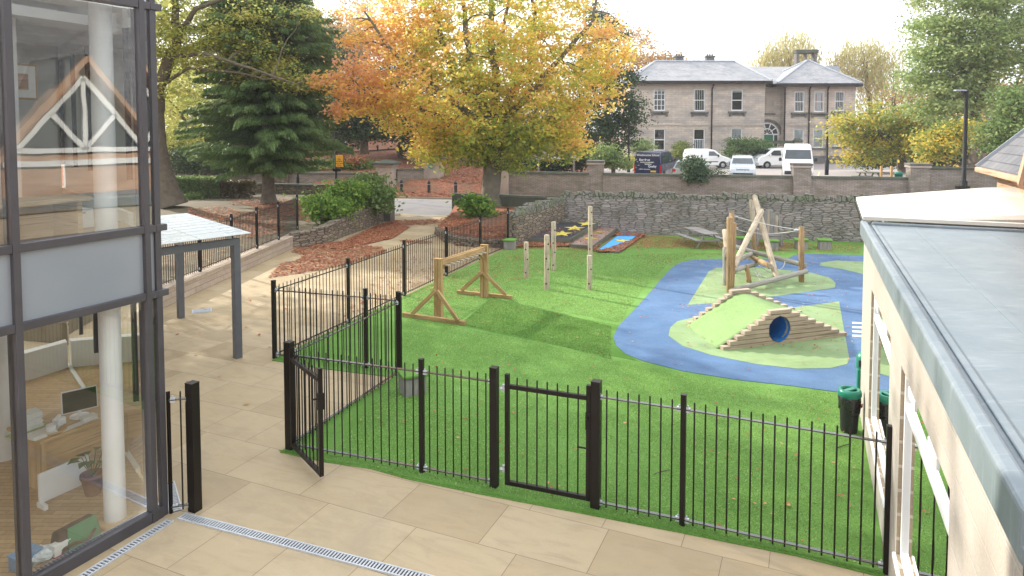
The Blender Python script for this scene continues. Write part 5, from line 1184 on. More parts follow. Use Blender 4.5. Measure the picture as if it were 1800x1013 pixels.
# string course, quoins, gutters, pipes
zc = hz_(220)
MB().box(((xl0 + xl1) / 2, HY - .04, zc), (xl1 - xl0 + .06, .1, .13)).build('string_course', mt['ashlar'], HS); MB().box(((xr0 + xr1) / 2, HY - .04, zc), (xr1 - xr0 + .06, .1, .13)).build('string_course', mt['ashlar'], HS)
for x0, x1 in ((xl0, xl1), (xr0, xr1)): MB().box(((x0 + x1) / 2, HY - .03, ztop_ - .35), (x1 - x0 + .05, .08, .65)).build('frieze', mt['ashlar'], HS); MB().box(((x0 + x1) / 2, HY - .08, zg + .3), (x1 - x0 + .1, .16, 1.2)).build('plinth', mt['ashlar_dark'], HS)
for px, y0 in ((1251.5, 146), (1379.5, 149), (1422.7, 148), (1454.7, 148)):
    x = D(px, 200, HY - .15).x; m = MB().tube([(x, HY - .13, zg), (x, HY - .13, ztop_ - .7), (x + .12, HY - .4, ztop_ - .1)], .075, 8)
    for z in (2, 4, 6, 8): m.tube([(x, HY - .13, z), (x, HY - .13, z + .12)], .1, 8)
    m.build('downpipe', mt['iron'], HS)
def hip(x0, x1, y0, y1, ze, rx0, rx1, zr, yr=None, nm='roof'):
    yr = (y0 + y1) / 2 if yr is None else yr; e = [Vector((x0, y0, ze)), Vector((x1, y0, ze)), Vector((x1, y1, ze)), Vector((x0, y1, ze))]; a = Vector((rx0, yr, zr)); b = Vector((rx1, yr, zr))
    m = MB(); m.quad(e[0], e[1], b, a); m.quad(e[2], e[3], a, b); m.quad(e[1], e[2], b); m.quad(e[3], e[0], a); o = m.build(nm, mt['slate'], HS)
    m = MB()
    for p, q in ((e[0], a), (e[1], b), (a, b), (e[2], b), (e[3], a)):
        if (p - q).length > .2: m.tube([p + Vector((0, 0, .05)), q + Vector((0, 0, .05))], .12, 6)
    m.build('ridge', mt['lead'], HS)
    m = MB()
    for p, q in zip(e, e[1:] + e[:1]): m.beam(p - Vector((0, 0, .2)), q - Vector((0, 0, .2)), .22, .3)
    m.build('gutter', mt['iron'], HS); m = MB().prism([(x0 + .1, y0 + .1), (x1 - .1, y0 + .1), (x1 - .1, y1 - .1), (x0 + .1, y1 - .1)], ze - .3, ze - .12); m.build('soffit', mt['iron'], HS)
YE = HY - .7; ze = D(1230, 142, YE).z
xa, xb = D(1106.7, 142, YE).x, D(1357, 142, YE).x; yr_ = HY + 4.6; zr = D(1220, 108.5, yr_).z
hip(xa, xb, YE, HY + 10.5, ze, D(1152, 110, yr_).x, D(1291, 110, yr_).x, zr, yr_)
ze2 = D(1440, 146.5, YE).z; xc, xd = D(1367, 146, YE).x, D(1516, 146, YE).x; yq = HY + 4.2; hip(xc, xd, YE, HY + 9.5, ze2, D(1420, 107, yq).x - .1, D(1421, 107, yq).x + .1, D(1420, 107.5, yq).z, yq)
x0_, x1_ = D(1290, 118, HY + 8).x, D(1415, 118, HY + 8).x; m = MB(); zt2 = D(1350, 117.5, HY + 8).z; m.quad(Vector((x0_, YR - .4, ztop_)), Vector((x1_, YR - .4, ztop_)), Vector((x1_, HY + 8, zt2)), Vector((x0_, HY + 8, zt2))); m.build('roof', mt['slate'], HS)
MB().beam((xb - 3, YR - .5, ztop_ - .2), (xc + 3, YR - .5, ztop_ - .2), .25, .35).build('gutter', mt['iron'], HS)
for px in (1193.5, 1247.5):
    q = D(px, 108, yr_ + .4); r_ = MB().box((q.x, q.y, q.z - .3), (.95, .7, 1.6)).build('chimney', mt['ashlar_dark'], HS, bevel=.03); MB().box((q.x, q.y, q.z + .53), (1.15, .85, .14)).build('cap', mt['ashlar_dark'], r_, bevel=.02)
    for k in (-.28, .0, .28): MB().lathe([(.1, 0), (.12, .05), (.1, .22), (.08, .24)], (q.x + k, q.y, q.z + .6), 8).build('chimney_pot', mt['ashlar_dark'], r_)
yl = HY + 8; cq0 = D(1397, 88, yl); cq1 = D(1435, 117, yl); w_ = cq1.x - cq0.x; zt_c = cq0.z; xm = (cq0.x + cq1.x) / 2
lc = MB().box((xm, yl, cq1.z - .6), (w_ * .96, 1.0, 1.6)).build('chimney', mt['ashlar_dark'], HS, bevel=.03)
zo0 = cq1.z + .2; zo1 = zt_c - .42
for k, ww in ((-.44, .28), (-.02, .1), (.40, .34)): MB().box((xm + k * w_ * .96, yl, (zo0 + zo1) / 2), (ww, .9, zo1 - zo0)).build('stack_leg', mt['ashlar_dark'], lc, bevel=.02)
MB().box((xm, yl, zo1 + .2), (w_ * 1.02, 1.1, .42)).build('capstone', mt['moss'], lc, bevel=.03)
q = D(1456, 120, HY + 7); MB().box((q.x, q.y, q.z - .8), (2.0, 1.4, 2.0)).build('dormer', mt['lead'], HS); 
# ---------------- vehicles ----------------
def vehicle(name, label, loc, head, L, Wd, prof, belt, wheels, paint, wr_=.32, narrow=.16, side=(), front=None, rear=None, group='vehicles in the car park', cat='van', rails=False):
    """prof = closed side outline (x forward, z up); x=0 at the rear"""
    r = root(name, label, cat, loc, head, group)
    zt = max(z for x, z in prof); hw = lambda z: Wd / 2 * (1 - narrow * max(0, (z - belt) / (zt - belt)) ** 1.0)
    m = MB(); n = len(prof); pts = [(x - L / 2, z) for x, z in prof]
    A_ = [Vector((x, -hw(z), z)) for x, z in pts]; B_ = [Vector((x, hw(z), z)) for x, z in pts]
    m.add(A_ + B_, [tuple(range(n))[::-1] if False else tuple(range(n)), tuple(range(2 * n - 1, n - 1, -1))] + [(i, n + i, n + (i + 1) % n, (i + 1) % n) for i in range(n)])
    o = m.build('body', mt[paint], r, local=True); bv = o.modifiers.new('bevel', 'BEVEL'); bv.width = .07; bv.segments = 3; bv.limit_method = 'ANGLE'; bv.angle_limit = R(28)
    bmx = bmesh.new(); bmx.from_mesh(o.data); bmesh.ops.recalc_face_normals(bmx, faces=bmx.faces); bmx.to_mesh(o.data); bmx.free()
    for x in wheels:
        for s in (-1, 1):
            m = MB(); y = s * (Wd / 2 - .09)
            def ring(rr, dy): return [Vector((x - L / 2 + rr * math.cos(2 * math.pi * i / 20), y + s * dy, wr_ + rr * math.sin(2 * math.pi * i / 20))) for i in range(20)]
            seq = [(wr_ * .9, -.11), (wr_, -.09), (wr_, .08), (wr_ * .93, .105), (wr_ * .62, .105)]; vs = sum([ring(*q) for q in seq], [])
            m.smooth = True; m.add(vs, [(j * 20 + i, j * 20 + (i + 1) % 20, (j + 1) * 20 + (i + 1) % 20, (j + 1) * 20 + i) for j in range(len(seq) - 1) for i in range(20)]); w = m.build('wheel', mt['tyre'], r, local=True)
            m = MB(); m.add(ring(wr_ * .62, .09) + ring(wr_ * .2, .112), [(i, (i + 1) % 20, 20 + (i + 1) % 20, 20 + i) for i in range(20)] + [tuple(range(20, 40))]); m.build('rim', mt['alloy'], w, local=True)
            m = MB(); m.smooth = True; vs = [Vector((x - L / 2 + wr_ * 1.17 * math.cos(a), s * (Wd / 2 + .004), wr_ + wr_ * 1.17 * math.sin(a))) for a in np.linspace(-.35, math.pi + .35, 20)]; m.add(vs, [tuple(range(20))]); m.build('wheel_arch', mt['black_plastic'], r, local=True)
    for poly, mname, nm in side:
        for s in (-1, 1):
            m = MB(); vs = [Vector((x - L / 2, s * (hw(z) + .008), z)) for x, z in poly]; m.add(vs, [tuple(range(len(vs)))]); m.build(nm, mt[mname], r, local=True)
    def end(items, sign):
        for (y0, y1, x0, z0, x1, z1, mname, nm) in items:
            m = MB(); dx_ = sign * .012; m.quad(Vector((x0 - L / 2 + dx_, y0, z0)), Vector((x0 - L / 2 + dx_, y1, z0)), Vector((x1 - L / 2 + dx_, y1 * (hw(z1) / hw(z0)), z1)), Vector((x1 - L / 2 + dx_, y0 * (hw(z1) / hw(z0)), z1)))
            m.build(nm, mt[mname], r, local=True)
    if front: end(front, 1)
    if rear: end(rear, -1)
    return r
def mirrors(r, L, x, z, Wd, mat):
    for s in (-1, 1): MB().box((x - L / 2, s * (Wd / 2 + .14), z), (.1, .2, .26)).build('mirror', mt[mat], r, local=True, bevel=.03); MB().beam((x - L / 2, s * (Wd / 2 - .05), z - .05), (x - L / 2, s * (Wd / 2 + .08), z - .03), .05, .05).build('mirror_arm', mt['black_plastic'], r, local=True)
GZ = .53
# small white panel van, side on, nose to the right
vp = D(1246, 296, 65); Lp = 4.4
pv_ = [(0.05, .28), (0, .5), (.02, 1.25), (.16, 1.78), (.5, 1.84), (2.3, 1.83), (2.75, 1.72), (3.35, 1.22), (4.0, 1.02), (4.33, .82), (4.4, .5), (4.3, .27)]
r = vehicle('panel_van', 'small white panel van parked side-on with its nose to the right', (vp.x, 65.5, GZ), -.06, Lp, 1.8, pv_, 1.15, (.75, 3.45), 'carwhite', side=[([(2.12, 1.2), (2.15, 1.62), (2.62, 1.62), (3.12, 1.2)], 'carglass', 'side_window'), ([(1.98, .4), (2.0, .4), (2.05, 1.7), (2.03, 1.7)], 'black_plastic', 'door_gap'), ([(.5, .62), (3.0, .60), (3.0, .68), (.5, .70)], 'black_plastic', 'rub_strip'), ([(3.9, .28), (4.37, .34), (4.38, .62), (3.95, .66)], 'black_plastic', 'bumper')],
            front=[(-.72, .72, 3.30, 1.26, 2.80, 1.68, 'carglass', 'windscreen')]); mirrors(r, Lp, 3.0, 1.2, 1.8, 'black_plastic')
# larger white van, nose left
vq = D(1368, 296, 65); Lt = 5.0
pt_ = [(0.05, .3), (0, .5), (.02, 1.5), (.12, 1.86), (.5, 1.93), (3.2, 1.92), (3.6, 1.82), (4.25, 1.3), (4.72, 1.12), (4.95, .85), (5, .5), (4.9, .28)]
r = vehicle('panel_van', 'white van with its nose to the left, half hidden by the minibus', (D(1374, 296, 65).x, 65.6, GZ), math.pi + .05, Lt, 1.92, pt_, 1.2, (.95, 4.1), 'carwhite', side=[([(2.75, 1.22), (2.78, 1.7), (3.42, 1.7), (4.0, 1.24)], 'carglass', 'side_window'), ([(2.6, .4), (2.62, .4), (2.68, 1.8), (2.66, 1.8)], 'black_plastic', 'door_gap')], front=[(-.8, .8, 4.2, 1.34, 3.66, 1.78, 'carglass', 'windscreen')]); mirrors(r, Lt, 3.85, 1.28, 1.92, 'carwhite')
# white high-roof minibus facing the camera
Lm = 5.6; pm_ = [(0.05, .35), (0, .6), (0, 2.3), (.15, 2.5), (.6, 2.58), (4.0, 2.56), (4.45, 2.4), (4.95, 1.5), (5.3, 1.32), (5.55, 1.05), (5.6, .6), (5.5, .34)]
mp = D(1402, 300, 49); hd = -math.pi / 2 - .37
r = vehicle('minibus', 'tall white high-roof minibus facing the camera behind the brick pier', (mp.x + 1.0, 51.5, GZ), hd, Lm, 2.05, pm_, 1.35, (1.2, 4.6), 'carwhite', .36, .14, side=[([(.4, 1.45), (.4, 2.15), (3.6, 2.15), (3.6, 1.45)], 'carglass', 'side_window'), ([(3.75, 1.45), (3.75, 2.1), (4.35, 2.1), (4.75, 1.5)], 'carglass', 'side_window')],
            front=[(-.9, .9, 4.93, 1.55, 4.56, 2.2, 'carglass', 'windscreen'), (-.5, .5, 5.57, .82, 5.55, 1.0, 'black_plastic', 'grille'), (-.98, -.62, 5.48, 1.06, 5.34, 1.26, 'lamp_clear', 'headlight'), (.62, .98, 5.48, 1.06, 5.34, 1.26, 'lamp_clear', 'headlight'), (-.9, .9, 5.58, .45, 5.6, .7, 'black_plastic', 'bumper')], cat='minibus'); mirrors(r, Lm, 4.75, 1.5, 2.12, 'black_plastic')
# grey people carrier facing the camera
Lg = 4.6; pg_ = [(.05, .3), (0, .6), (.05, 1.1), (.35, 1.6), (.9, 1.7), (2.4, 1.68), (2.9, 1.55), (3.6, 1.08), (4.2, .92), (4.52, .72), (4.6, .45), (4.5, .26)]
gpp = D(1305, 300, 50)
r = vehicle('grey_car', 'silver-grey people carrier facing the camera below the round bush', (gpp.x + .7, 52.1, GZ), -math.pi / 2 - .31, Lg, 1.82, pg_, 1.0, (.85, 3.6), 'carsilver', .33, .22, side=[([(.5, 1.08), (.75, 1.52), (2.5, 1.52), (3.2, 1.1)], 'carglass', 'side_window')], front=[(-.76, .76, 3.5, 1.16, 2.96, 1.52, 'carglass', 'windscreen'), (-.45, .45, 4.52, .66, 4.48, .76, 'black_plastic', 'grille'), (-.86, -.5, 4.5, .7, 4.3, .88, 'lamp_clear', 'headlight'), (.5, .86, 4.5, .7, 4.3, .88, 'lamp_clear', 'headlight'), (-.7, .7, 4.56, .34, 4.58, .5, 'black_plastic', 'bumper')], cat='car'); mirrors(r, Lg, 3.25, 1.1, 1.82, 'carsilver')
for s in (-1, 1): MB().tube([(.5 - Lg / 2, s * .62, 1.66), (.7 - Lg / 2, s * .62, 1.74), (2.2 - Lg / 2, s * .62, 1.74), (2.4 - Lg / 2, s * .62, 1.69)], .02, 6).build('roof_rail', mt['black_plastic'], r, local=True)
# navy minibus seen from behind
Ln = 5.0; pn_ = [(.1, .32), (0, .55), (.03, 1.2), (.14, 1.98), (.35, 2.1), (3.3, 2.08), (3.75, 1.95), (4.3, 1.35), (4.75, 1.15), (4.95, .9), (5, .5), (4.9, .3)]
b_ang = R(24.5); rr0 = D(1138, 298, 48.4); hd = math.pi / 2 - b_ang; cen = Vector((rr0.x + math.cos(hd) * Ln / 2, 48.4 + math.sin(hd) * Ln / 2, GZ))
r = vehicle('navy_minibus', 'navy school minibus seen from behind with white lettering on its rear doors', cen, hd, Ln, 1.98, pn_, 1.15, (.95, 4.1), 'carnavy', .34, .12, side=[([(.35, 1.2), (.4, 1.82), (3.3, 1.82), (3.8, 1.22)], 'carglass', 'side_window')], rear=[(-.82, .82, .05, .95, .12, 1.72, 'black_plastic', 'rear_window'), (-.98, -.86, .0, .62, .02, 1.15, 'red_lens', 'tail_light'), (.86, .98, .0, .62, .02, 1.15, 'red_lens', 'tail_light'), (-.62, -.22, -.004, .66, -.0, .78, 'amber_plate', 'number_plate')], cat='minibus'); mirrors(r, Ln, 4.15, 1.35, 1.98, 'black_plastic'); NAVY = r
def text(s_, size, parent, loc, rot, mat, name='lettering', align='CENTER', bold=.0):
    cu = bpy.data.curves.new('lettering', 'FONT'); cu.body = s_; cu.size = size; cu.align_x = align; cu.align_y = 'CENTER'; cu.offset = bold
    to = bpy.data.objects.new('tmp', cu); C.objects.link(to); bpy.context.view_layer.update(); dg = bpy.context.evaluated_depsgraph_get(); me = bpy.data.meshes.new_from_object(to.evaluated_get(dg)); bpy.data.objects.remove(to)
    o = bpy.data.objects.new(name, me); C.objects.link(o); o.parent = parent; o.location = loc; o.rotation_euler = rot; me.materials.clear(); me.materials.append(mt[mat]); return o
rot = (R(90 - 5), 0, R(-90))
for s_, z, y, sz, b in (('Westbourne School', 1.86, 0, .2, .004), ('Excellent', 1.52, .22, .21, .006), ('is not comparable', 1.36, .02, .135, .004), ('education', 1.23, -.02, .135, .004), ('Quality', 1.07, -.34, .2, .006), ('Call for information', .86, .2, .1, .002)):
    x = -Ln / 2 + (.03 + (.11) * (z - 1.2) / .78 if z > 1.2 else (.03 - .03 * (1.2 - z) / .65)) - .02 - .006
    text(s_, sz, NAVY, (x, y, z), rot, 'white_paint', bold=b)
# small hatchback behind the ivy
Lh = 3.9; ph = [(.08, .3), (0, .55), (.08, .95), (.45, 1.42), (.8, 1.5), (2.2, 1.46), (2.9, 1.0), (3.6, .85), (3.85, .65), (3.9, .4), (3.8, .26)]
hp = D(1239, 300, 47.6)
r = vehicle('small_hatchback', 'silver-blue hatchback mostly hidden behind the ivy clump', (hp.x - .5, 49.4, GZ), math.pi / 2 - .5, Lh, 1.7, ph, .92, (.7, 3.1), 'carsilver', .3, .24, side=[([(.55, .98), (.75, 1.36), (2.1, 1.36), (2.65, 1.0)], 'carglass', 'side_window')], rear=[(-.7, .7, .1, .98, .42, 1.38, 'carglass', 'rear_window'), (-.82, -.6, .03, .7, .07, .92, 'red_lens', 'tail_light'), (.6, .82, .03, .7, .07, .92, 'red_lens', 'tail_light')], cat='car'); mirrors(r, Lh, 2.6, 1.02, 1.7, 'carsilver')
# parked cars glimpsed through the trees on the bank
for lb, px, Y in (('white car glimpsed under the dark trees above the yellow sign', 584, 70), ('white car glimpsed beyond the rustic fence', 664, 71)):
    q = D(px, 268, Y); ch = [(.08, .3), (0, .55), (.08, .95), (.45, 1.42), (.8, 1.5), (2.2, 1.46), (2.9, 1.0), (3.6, .85), (3.85, .65), (3.9, .4), (3.8, .26)]
    r = vehicle('parked_car', lb, (q.x, Y, ground_h(q.x, Y)), .1, 3.9, 1.7, ch, .92, (.7, 3.1), 'carwhite', .3, .24, side=[([(.55, .98), (.75, 1.36), (2.1, 1.36), (2.65, 1.0)], 'carglass', 'side_window')], cat='car', group='cars beyond the bank')
# ---------------- lamps, signs, posts ----------------
def pole(label, px, y0, y1, Y, r0, r1, head=None, name='lamp_post'):
    b = D(px, y1, Y); t = D(px, y0, Y); r = root(name, label, 'lamp post', b); m = MB().tube([b, V3(b, b.z + 1.0), V3(b, b.z + 1.05), V3(b, t.z)], [r0 * 1.6, r0 * 1.6, r0, r1], 10); m.build('pole', mt['lamp_black'], r); return r, t
r, t = pole('tall black street lamp behind the cream roof, flat lantern on top', 1693, 160, 352, 36, .11, .085)
MB().box((t.x - .15, 36, t.z + .02), (.62, .24, .07), .1).build('lantern', mt['lead'], r, bevel=.03); MB().box((t.x, 36, t.z - .12), (.16, .16, .26)).build('bracket', mt['iron'], r, bevel=.03)
q = D(1692, 329.5, 36); MB().box((q.x, 36, q.z), (.56, .42, .16)).build('collar_box', mt['iron'], r, bevel=.02)
pole('thin black pole in front of the right wing of the house', 1453, 240, 308, 46.5, .08, .06)
pole('thin black pole at the left corner of the house by the navy minibus', 1105, 215, 303, 46.5, .07, .055)
r, t = pole('dark lamp post carrying a yellow notice among the shrubs', 591, 150, 345, 43.5, .075, .06, name='sign_post')
def notice(r, px, py, w, h, Y, lines):
    c = D(px, py, Y); MB().box((c.x, Y, c.z), (w, .02, h), -.05).build('yellow_notice', mt['sign_yellow'], r, bevel=.02)
    MB().lathe([(.0, -.005), (.055, -.005), (.055, .005), (0, .005)], (c.x, Y - .02, c.z + h * .36), 12).build('crest', mt['red_ink'], r)
    for s_, z, sz in lines: text(s_, sz, r, V3(Vector((c.x, Y - .018, 0)), c.z + z * h) - r.location, (R(90), 0, -.05), 'black_ink', bold=.002)
notice(r, 596.5, 283, .46, .74, 43.3, [('No', .14, .15), ('parking', -.03, .13), ('at any time', -.22, .1), ('Penalty', -.37, .1)])
c = D(592, 299, 43.4); MB().box((c.x, 43.4, c.z), (.5, .14, .2)).build('junction_box', mt['iron'], r, bevel=.02)
r, t = pole('shorter post with a smaller shaded yellow notice beside the conifer', 524, 270, 338, 45.2, .06, .05, name='sign_post')
c = D(522, 276, 45); MB().box((c.x, 45, c.z), (.28, .02, .44), -.3).build('yellow_notice', mt['sign_yellow'], r, bevel=.01); text('No', .12, r, Vector((c.x, 44.98, c.z + .05)) - r.location, (R(90), 0, -.3), 'black_ink')
# notice board below the beech
r = root('notice_board', 'wide white-edged notice board behind the wall under the beech leaves', 'sign', D(980, 300, 46))
c = D(978, 268, 46); MB().box((c.x, 46, c.z), (3.1, .06, .95)).build('panel', mt['white_paint'], r); MB().box((c.x, 45.965, c.z + .06), (2.95, .01, .72)).build('picture', plain('faded_print', (.45, .42, .44), (.3, .22, .2), 3, .6), r); MB().lathe([(0, 0), (.14, 0), (.14, .01), (0, .01)], (c.x - .2, 45.95, c.z), 12).build('red_disc', mt['red_ink'], r)
for x in (-1.2, 1.2): MB().box((c.x + x, 46.05, (c.z - .3) / 2 + .2), (.12, .12, c.z - .2)).build('post', mt['timber_grey'], r)
# car-park oddments
q = D(1528, 303, 47); picnic('picnic_table', 'low dark picnic table beyond the wall below the yellowing tree', (q.x, 47, GZ), .2, 1.0, 'mat_edge')
for x, lb in ((1549, 'left one of two slim wooden stakes behind the wall'), (1567, 'right one of two slim wooden stakes behind the wall')): q = D(x, 303, 46); o = MB().box((q.x, 46, 1.1), (.13, .13, 1.3)).build('tree_stake', mt['timber_tan'], None, (q.x, 46, .5), bevel=.01); tag(o, lb, 'stake', 'slim stakes in the car park')
q = D(1580, 300, 46); r = root('green_bin', 'small dark green bin beside the trunk of the yellowing tree', 'bin', (q.x, 46, .5)); MB().lathe([(.22, 0), (.25, .7), (.27, .7), (.27, .78), (.15, .86), (0, .87)], (q.x, 46, .5), 16).build('drum', mt['bin_green'], r)
q = D(1436, 300, 46.5); o = MB().beam((q.x - .1, 46.5, .55), (q.x + .25, 46.6, 1.3), .08, .04).build('yellow_barrier_arm', mt['amber_plate'], None, (q.x, 46.5, .5)); tag(o, 'leaning yellow plastic bar beside the white minibus', 'bar')
r = root('garden_gate_pier', 'mossy stone pier with a domed cap behind the white vans', 'pier', (D(1402, 250, 69.5).x, 69.5, GZ)); zc_ = D(1407, 246, 69.5).z; xq = D(1402, 250, 69.5).x
MB().box((xq, 69.5, (zc_ + GZ) / 2 - .1), (.75, .75, zc_ - GZ - .2)).build('shaft', mt['ashlar'], r, bevel=.02); MB().lathe([(.52, 0), (.55, .1), (.42, .2), (.36, .32), (.2, .42), (0, .45)], (xq, 69.5, zc_ - .2), 16).build('cap', mt['moss'], r)
MB().beam((D(1352, 250, 69.5).x, 69.5, D(1352, 250, 69.5).z), (xq - .4, 69.5, D(1352, 250, 69.5).z), .3, .3).build('wall_coping', mt['moss'], r); MB().beam((D(1352, 250, 69.5).x, 69.5, 1.5), (xq - .4, 69.5, 1.5), .28, 2.0).build('side_wall', mt['ashlar'], r)
# ---------------- vegetation ----------------
def rdir(n, up=0.0):
    v = rng.normal(size=(n, 3)); v[:, 2] += up; return v / np.linalg.norm(v, axis=1, keepdims=True)
def leafquads(c, s, w=.55, flat=0.0, ax=None, fold=.0):
    """one rhombic leaf per centre"""
    n = len(c); a = rdir(n) if ax is None else ax
    if flat: a = a * np.array([1, 1, 1 - flat]); a /= np.linalg.norm(a, axis=1, keepdims=True)
    r_ = rdir(n)
    if flat: r_ = r_ * (1 - flat) + np.array([0, 0, 1]) * flat
    b = np.cross(a, r_); b /= np.linalg.norm(b, axis=1, keepdims=True) + 1e-9
    s = (s * rng.uniform(.7, 1.3, n))[:, None]
    v = np.empty((n, 4, 3)); v[:, 0] = c - a * s * .5; v[:, 1] = c + b * s * w * .5 - a * s * .05; v[:, 2] = c + a * s * .5; v[:, 3] = c - b * s * w * .5 - a * s * .05
    return v.reshape(-1, 3), np.arange(4 * n).reshape(n, 4)
def pxm(Y): return Y / 1200
def blobs(bl, Y):
    """photo-plane ellipses (px, py, rx, ry, weight[, depth offset]) -> centres, radii, weights"""
    out = []
    for b in bl:
        yo = b[5] if len(b) > 5 else 0
        c = D(b[0], b[1], Y + yo); k = pxm(Y + yo); out.append((np.array(c), np.array([b[2] * k, max(b[2], b[3]) * k * .85, b[3] * k]), b[4]))
    return out
def crown(name, bl, nclump, nleaf, size, mat, parent, csz=.45, tintf=None, flat=.35, shell=.45, wl=.55, loc=None, droop=0):
    ws = np.array([b[2] for b in bl], float); ws /= ws.sum(); cs = []; 
    for (c, rr, w), k in zip(bl, np.maximum(1, (ws * nclump).astype(int))):
        u = rdir(k); q = rng.uniform(shell ** 3, 1, k) ** (1 / 3); cs.append(c + u * rr * q[:, None])
    cs = np.concatenate(cs); nc = len(cs); per = max(1, nleaf // nc)
    ct = rng.uniform(0, 1, nc); sc = csz * rng.uniform(.6, 1.5, nc)
    idx = np.repeat(np.arange(nc), per); off = rng.normal(size=(len(idx), 3)) * np.array([1, 1, .45 + droop]) * sc[idx][:, None]
    p = cs[idx] + off
    if droop: p[:, 2] -= np.abs(off[:, 0]) * droop
    t = .72 * ct[idx] + .28 * rng.uniform(0, 1, len(idx))
    if tintf: t = tintf(p, t)
    ax = None
    if droop: ax = rdir(len(p)) * .35 + np.array([0, 0, -1]); ax /= np.linalg.norm(ax, axis=1, keepdims=True)
    v, f = leafquads(p, size, wl, flat, ax)
    return npmesh(name, v, f, mt[mat], parent, t, loc), cs
def limbs(m, start, rad, targets, n=7, bend=.25, tw=.02):
    for tg in targets:
        tg = Vector(tg); s_ = Vector(start[random.randrange(len(start))] if isinstance(start, list) else start); d = tg - s_; pts = [s_]
        for i in range(1, n + 1):
            t = i / n; q = s_ + d * t + Vector((0, 0, d.length * bend * math.sin(t * math.pi) * .5)) + Vector((random.uniform(-1, 1), random.uniform(-1, 1), random.uniform(-1, 1))) * d.length * .03
            pts.append(q)
        m.tube(pts, [rad * (1 - .85 * i / n) + tw * .3 for i in range(n + 1)], 6, False)
def trunk_mesh(path, rad, n=16): 
    m = MB(); pts = []; rs = []
    for (a, ra_), (b, rb_) in zip(zip(path, rad), zip(path[1:], rad[1:])):
        for i in range(6): t = i / 6; pts.append(Vector(a).lerp(Vector(b), t)); rs.append((ra_ + (rb_ - ra_) * t) * random.uniform(.96, 1.04))
    pts.append(Vector(path[-1])); rs.append(rad[-1]); m.tube(pts, rs, n); return m
def tree(name, label, Y, base, tr, bl, ncl, nlf, size, mat, csz=.5, bark='bark', stems=(), group=None, tintf=None, nlimb=30, flat=.35, shell=.45, lr=.07, wl=.55, droop=0):
    """base px; tr = [(px, py, radius px)] trunk; bl = crown blobs"""
    k = pxm(Y); b = D(base[0], base[1], Y); b.z = ground_h(b.x, Y) if base[1] is None else b.z
    r = root(name, label, 'tree', b, 0, group)
    path = [b - Vector((0, 0, .15))] + [D(x, y, Y) for x, y, w in tr]; rad = [tr[0][2] * k * 1.3] + [w * k for x, y, w in tr]
    m = trunk_mesh(path, rad)
    nodes = [path[-1]]
    for st in stems:
        pts = [D(x, y, Y + dy) for x, y, dy, w in st]; rs = [w * k for x, y, dy, w in st]; P_ = []; R_ = []
        for (a, ra_), (c, rb_) in zip(zip(pts, rs), zip(pts[1:], rs[1:])):
            for i in range(4): t = i / 4; P_.append(a.lerp(c, t) + Vector((random.uniform(-1, 1), random.uniform(-1, 1), 0)) * ra_ * .5); R_.append(ra_ + (rb_ - ra_) * t)
        P_.append(pts[-1]); R_.append(rs[-1]); m.tube(P_, R_, 9); nodes += P_[1:]
    B = blobs(bl, Y); o, cs = crown('crown', B, ncl, nlf, size, mat, r, csz, tintf, flat, shell, wl, droop=droop)
    pick = rng.choice(len(cs), min(nlimb, len(cs)), replace=False)
    lm = MB()
    for i in pick:
        tg = Vector(cs[i]); s_ = min(nodes, key=lambda q: (q - tg).length + max(0, q.z - tg.z) * .8); limbs(lm, s_, lr, [tg], 6, .12)
    for v_ in lm.v: pass
    b0 = len(m.v); m.v += lm.v; m.f += [[i + b0 for i in f_] for f_ in lm.f]; m.ax += lm.ax; m.off += lm.off; m.mi += lm.mi; m.sm += lm.sm
    m.build('trunk', mt[bark], r)
    return r
# main beech
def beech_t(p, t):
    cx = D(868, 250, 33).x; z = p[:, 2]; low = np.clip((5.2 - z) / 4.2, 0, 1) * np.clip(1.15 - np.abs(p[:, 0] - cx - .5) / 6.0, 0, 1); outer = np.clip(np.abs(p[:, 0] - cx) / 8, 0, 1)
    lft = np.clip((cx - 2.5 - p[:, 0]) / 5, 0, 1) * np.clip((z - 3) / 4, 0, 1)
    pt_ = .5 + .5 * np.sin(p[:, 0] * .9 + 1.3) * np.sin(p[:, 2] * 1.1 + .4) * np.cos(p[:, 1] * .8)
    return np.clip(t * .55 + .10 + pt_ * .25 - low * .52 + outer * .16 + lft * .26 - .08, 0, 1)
bb = [(850, 50, 190, 110, 5), (705, 100, 110, 85, 2.6), (625, 150, 55, 36, .8), (1000, 95, 110, 100, 2.6), (1065, 80, 50, 55, .8), (800, 180, 130, 70, 2.4), (930, 185, 120, 80, 2.6), (870, 245, 105, 36, 1.2), (690, 40, 95, 70, 1.8), (800, -70, 210, 80, 3), (960, -60, 140, 80, 2),
      (965, 255, 75, 30, .9), (760, 245, 45, 32, .5), (1035, 165, 55, 55, .9), (607, 190, 32, 22, .35), (1000, 262, 26, 20, .2), (560, 140, 30, 14, .25), (870, 150, 140, 110, 2.5, -2.5), (830, 130, 160, 120, 2.5, 2.5), (650, 175, 40, 35, .5), (720, 200, 50, 40, .7), (830, 272, 30, 22, .25), (770, 270, 60, 30, .9), (900, 275, 70, 28, .9), (820, 240, 90, 40, 1.4), (985, 235, 60, 40, 1)]
